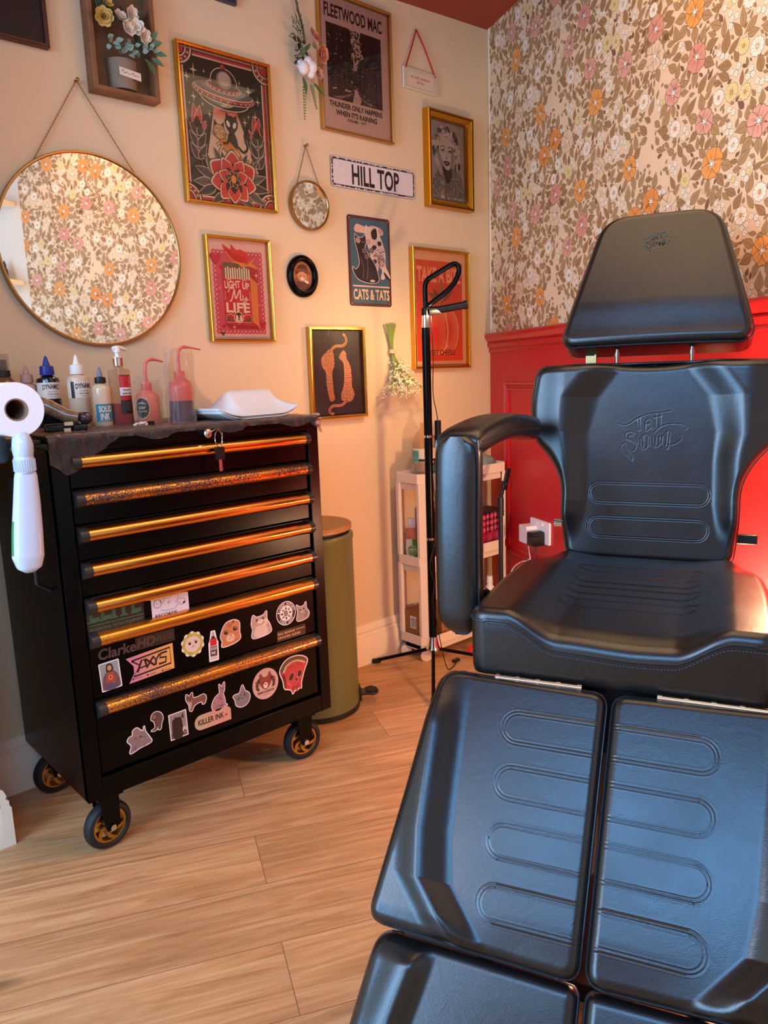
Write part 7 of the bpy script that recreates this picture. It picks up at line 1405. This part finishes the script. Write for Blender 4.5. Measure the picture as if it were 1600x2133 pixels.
q = wallthing('power_adapter', 'white square plug adapter with white cable in the wall socket', 'plug adapter', .398, .462, .009); m = MB(); m.prism(rrect(-.038, -.038, .024, .030, .006), .0, .045); m.build('housing', mat('adapter_white', '#ecdad6', .35), q, bevel=.003)
m = MB(); m.tube(spline([(-.006, -.038, .02), (-.004, -.065, .02), (.006, -.095, .02), (.012, -.115, .022), (.004, -.124, .024), (-.008, -.116, .022), (-.002, -.106, .02), (.0, -.112, .02), (-.05, -.128, .03), (-.09, -.17, .05), (-.10, -.25, .06), (-.08, -.40, .07)], 8), .0022, 6); m.build('cable', mat('cable_white', '#e3d3d0', .4), q)
q = wallthing('power_plug', 'black plug adapter with black cable in the right of the wall socket', 'plug adapter', .462, .452, .009); m = MB(); m.prism(rrect(-.026, -.028, .020, .026, .010), .0, .050); m.prism(rrect(-.004, -.016, .026, .014, .006), .02, .060); m.build('housing', M_blackm, q, bevel=.003); m = MB(); m.cyl((-.004, -.028, .025), (-.006, -.058, .025), .006, .003, n=10); m.tube(spline([(-.006, -.055, .025), (-.010, -.10, .03), (-.014, -.20, .04), (-.016, -.36, .05), (-.05, -.45, .06)], 8), .002, 6); m.build('cable', mat('cable_grey', '#3a3034', .5), q)

# ---------------- dried and artificial flowers on the wall ----------------
def petal_mesh(m, c, ax, L, w, tilt, ang, cup=.3, n=5):
    """one curved petal starting at c; ax = direction of the flower face"""
    z = Vector(ax).normalized(); x = z.orthogonal().normalized(); y = z.cross(x); d = x * math.cos(ang) + y * math.sin(ang); s = z.cross(d); d2 = d * math.cos(tilt) + z * math.sin(tilt); up = z * math.cos(tilt) - d * math.sin(tilt); vs = []
    for i in range(n + 1):
        t = i / n; ww = w * math.sin(PI * (.12 + .8 * t)) ** .8 * .5; b = Vector(c) + d2 * (L * t) + up * (cup * L * t * t)
        for k in (-1, 0, 1): vs.append(b + s * (ww * k) + up * (abs(k) * ww * .35))
    m.add(vs, [(i * 3 + k, i * 3 + k + 1, (i + 1) * 3 + k + 1, (i + 1) * 3 + k) for i in range(n) for k in range(2)])
def rose(m, c, ax, R, layers=4, n=6, rng=random): 
    for l in range(layers):
        f = 1 - l / (layers + .3)
        for k in range(n): petal_mesh(m, Vector(c) + Vector(ax) * (R * .1 * l), ax, R * f, R * .95 * f, .15 + .32 * l, k * 2 * PI / n + l * .5 + rng.uniform(-.1, .1), .35)
def leaf_mesh(m, c, d, up, L, w, bend=.2, n=5):
    d = Vector(d).normalized(); u = Vector(up); s = d.cross(u).normalized(); u = s.cross(d); vs = []
    for i in range(n + 1):
        t = i / n; ww = w * .5 * math.sin(PI * min(.02 + t, 1) ** .8) + .0002; b = Vector(c) + d * (L * t) + u * (bend * L * math.sin(t * PI * .6)); vs += [b - s * ww, b + u * ww * -.25, b + s * ww]
    m.add(vs, [(i * 3 + k, i * 3 + k + 1, (i + 1) * 3 + k + 1, (i + 1) * 3 + k) for i in range(n) for k in range(2)])
G1 = mat('leaf_dark', '#3f4a30', .55); G2 = mat('leaf_sage', '#7f917c', .6); G3 = mat('leaf_light', '#6f7d42', .55); OUT = (0, 0, 1)
# wooden box frame with flowers in a pot
r = thing('flower_box_frame', 'wooden box frame with artificial flowers in a small labelled pot', 'wall decoration', (-1.541, -.0005, 1.99), WR90); M_wf = mat('stained_wood', '#8a5734', .55, noise=.35, nscale=22)
frame_mesh(.186, .285, [(0, .001), (0, .040), (.003, .043), (.012, .043), (.0135, .040), (.0135, .002)]).build('frame', M_wf, r, ang=25); m = MB(); m.bx((-.085, -.135, .001), (.085, .135, .004)); m.build('back_panel', mat('panel_wood', '#6e5034', .7, noise=.3, nscale=16), r, smooth=False)
m = MB(); m.lathe([(.0, -.118), (.036, -.118), (.040, -.05), (.043, -.048), (.043, -.044), (.0, -.044)], T(.004, 0, .005) @ RX(-PI / 2) @ Matrix.Scale(1, 4), 32, 0, 2 * PI)
vs = [(x, y, z) for x, y, z in m.v]; m = MB(); m.lathe([(.0, 0), (.037, 0), (.041, .074), (.0, .074)], T(.002, -.124, .006) @ RX(-PI / 2), 30, PI, 2 * PI, False); m.build('pot', mat('grey_felt_pot', '#84705c', .8), r)
a = Art(); a.rect(-3.0, -1.0, 3.0, 1.0, '#ddc6b4'); a.curve([(-2.4, -.1), (-2.0, .5), (-1.6, -.3), (-1.0, .2), (-.4, -.1), (.3, .1)], .12, '#3a2a24'); a.curve([(.5, -.2), (.9, .5), (1.2, -.2), (1.6, .1), (2.0, -.1), (2.5, .1)], .12, '#3a2a24'); a.build('pot_label', r, M_print, fn=lambda X, Y, Z: (X + .008, Y - .088 - .1 * X, .046 + Z))
rng = random.Random(8); m = MB(); rose(m, (-.058, .032, .055), (-.2, -.3, 1), .026, 5, 7, rng); rose(m, (-.040, .070, .045), (.1, .4, 1), .016, 3, 5, rng); m.build('yellow_rose', mat('yellow_petal', '#d8b25e', .6), r)
m = MB()
for cx, cy in ((-.010, .040), (.018, .058), (.034, .030), (.050, .012), (.006, .018)): rose(m, (cx, cy, .052), (rng.uniform(-.4, .4), rng.uniform(-.3, .6), 1), .022, 3, 6, rng)
m.build('white_blossom', mat('white_petal', '#e6d4bd', .65), r)
m = MB()
for k in range(26):
    cx = -.055 + k * .0052; cy = -.030 + rng.uniform(-.016, .018) + .00 * k; leaf_mesh(m, (cx, cy, .045 + rng.uniform(0, .014)), (rng.uniform(-1, 1), rng.uniform(-.7, .5), .35), OUT, rng.uniform(.014, .022), rng.uniform(.010, .015))
m.build('sage_leaves', G2, r); m = MB()
for k in range(16): leaf_mesh(m, (-.062 + rng.uniform(-.008, .012), .055 + rng.uniform(-.02, .03), .03), (rng.uniform(-.6, .5), 1, .3), OUT, rng.uniform(.03, .055), .006)
for k in range(12): leaf_mesh(m, (rng.uniform(-.03, .07), rng.uniform(-.02, .07), .03), (rng.uniform(-1, 1), rng.uniform(-.2, 1), .3), OUT, .028, .012)
m.build('dark_foliage', G1, r); m = MB()
for x, y, dx, dy, L in ((.072, -.002, 1, .25, .032), (.078, -.020, 1, -.2, .036), (.072, -.036, 1, -.7, .036), (.060, -.045, .2, -1, .045), (.07, .01, .8, .8, .03)): leaf_mesh(m, (x, y, .050), (dx, dy, .2), OUT, L, .016)
m.build('side_leaves', mat('leaf_green', '#4f6a45', .5), r)
# hanging artificial spray
r = thing('hanging_flower_spray', 'hanging artificial flower spray with pink blooms and a white cotton boll', 'wall decoration', (-.925, -.006, 2.10), WR90); m = MB(); m.tube(spline([(-.020, .17, .006), (-.014, .12, .012), (-.004, .07, .018), (.0, .03, .02)], 6), .0035, 8); m.build('stem', mat('stem_olive', '#5a5230', .6), r)
rng = random.Random(21); m = MB()
for s0 in range(9):
    bx0, by0 = -.004, .07 - s0 * .010; ang = 2.3 + s0 * .18 + rng.uniform(-.2, .2); L = rng.uniform(.04, .065); d = Vector((math.cos(ang), math.sin(ang), .25)); m.tube([Vector((bx0, by0, .018)), Vector((bx0, by0, .018)) + d * L], .0009, 5)
    for k in range(7): leaf_mesh(m, Vector((bx0, by0, .018)) + d * (L * (k + 1) / 7), (d.x + rng.uniform(-.9, .9), d.y + rng.uniform(-.9, .9), .3), OUT, .017, .003)
for k in range(12): leaf_mesh(m, (-.015 + rng.uniform(-.02, .03), .0 + rng.uniform(-.045, .05), .02), (rng.uniform(-1, .6), rng.uniform(-1, .3), .2), OUT, .03, .014)
m.build('dark_foliage', G1, r); m = MB(); rose(m, (.022, .045, .034), (.3, .5, 1), .026, 3, 6, rng); rose(m, (.038, -.006, .045), (.3, -.2, 1), .030, 5, 7, rng); m.build('pink_bloom', mat('pink_petal', '#d98d72', .6), r)
m = MB(); rose(m, (.020, .018, .040), (.1, .1, 1), .018, 4, 6, rng); m.build('cream_bloom', mat('cream_petal', '#e3bd94', .6), r); m = MB(); rose(m, (.034, -.060, .034), (.2, 0, 1), .020, 3, 6, rng); m.build('dusty_bloom', mat('dusty_petal', '#cf9a8a', .65), r)
m = MB()
for c, rr in (((-.024, -.056, .040), .018), ((.006, -.050, .045), .017), ((-.004, -.036, .038), .016), ((.004, -.066, .040), .014), ((-.030, -.044, .030), .012)): m.ball(c, rr, 14, (1, 1.15, .9))
m.build('cotton_boll', mat('cotton', '#e8d9cd', .95, bump=.5, bscale=120), r); m = MB()
for c, d, L, w in (((-.014, -.075, .022), (-.1, -1, .1), .062, .016), ((.026, -.03, .03), (.3, -.8, .1), .03, .014), ((-.02, -.02, .03), (-.2, 1, .2), .03, .022)): leaf_mesh(m, c, d, OUT, L, w)
m.build('broad_leaf', mat('leaf_green', '#4f6a45', .5), r); m = MB()
for x0, y0, L, dx in ((-.012, -.085, .115, -.03), (.016, -.080, .085, .22), (.04, -.085, .03, .6), (.03, -.08, .045, .9)):
    pts = [Vector((x0 + dx * L * (t ** 1.3), y0 - L * t * (1 - .35 * abs(dx)), .02)) for t in np.linspace(0, 1, 14)]; m.tube(pts, .0007, 5)
    for i, p in enumerate(pts[2:]):
        for s_ in (-1, 1): leaf_mesh(m, p, (s_ * 1.0, -.7, .25), OUT, .0125 * (1.1 - i / 16), .0042)
m.build('trailing_sprigs', G3, r)
# bunch of baby's breath taped head down
r = thing('dried_flower_bunch', 'upside-down bunch of tiny white flowers taped to the wall by its stems', 'wall decoration', (-.585, -.004, 1.13), WR90); rng = random.Random(33); m = MB(); heads = []
for k in range(13):
    x0 = -.030 + .0055 * k + rng.uniform(-.003, .003); ex = -.078 + .0155 * k + rng.uniform(-.010, .010); z1 = .012 + rng.uniform(0, .05)
    x0 = x0 if k % 3 else x0 * .6; pts = spline([(x0, .142 - abs(rng.uniform(0, .01)), .010), (x0 * .3 + .002, .075, .012), (.010 + ex * .08, .015, .014), (.012 + ex * .5, -.055, .02 + z1 * .5), (.012 + ex, -.085 - rng.uniform(0, .03), .02 + z1)], 6); m.tube(pts, [.0022] * 12 + [.0013] * (len(pts) - 12), 6); heads.append(pts)
m.build('stems', mat('stem_green', '#7d8a2e', .5), r); m = MB(); mf = MB()
for pts in heads:
    for k in range(13):
        b = pts[-1 - rng.randint(0, 10)]; e = b + Vector((rng.uniform(-.032, .032), rng.uniform(-.036, .012), rng.uniform(-.012, .03))); e.z = max(e.z, .005); m.tube([b, e], .00045, 4)
        for q_ in range(4): c = e + Vector((rng.uniform(-.007, .007), rng.uniform(-.007, .007), rng.uniform(-.005, .006))); c.z = max(c.z, .004); mf.ball(c, rng.uniform(.0022, .0038), 5)
m.build('twigs', mat('twig_green', '#8f9440', .6), r); o_ = mf.build('blossoms', mat('tiny_blossom', '#ece0b8', .7), r); o_['kind'] = 'stuff'
m = MB(); m.cyl((.004, .030, .012), (.006, .044, .012), .0115, n=14); m.build('tape', mat('tape_tan', '#d8a980', .5), r)
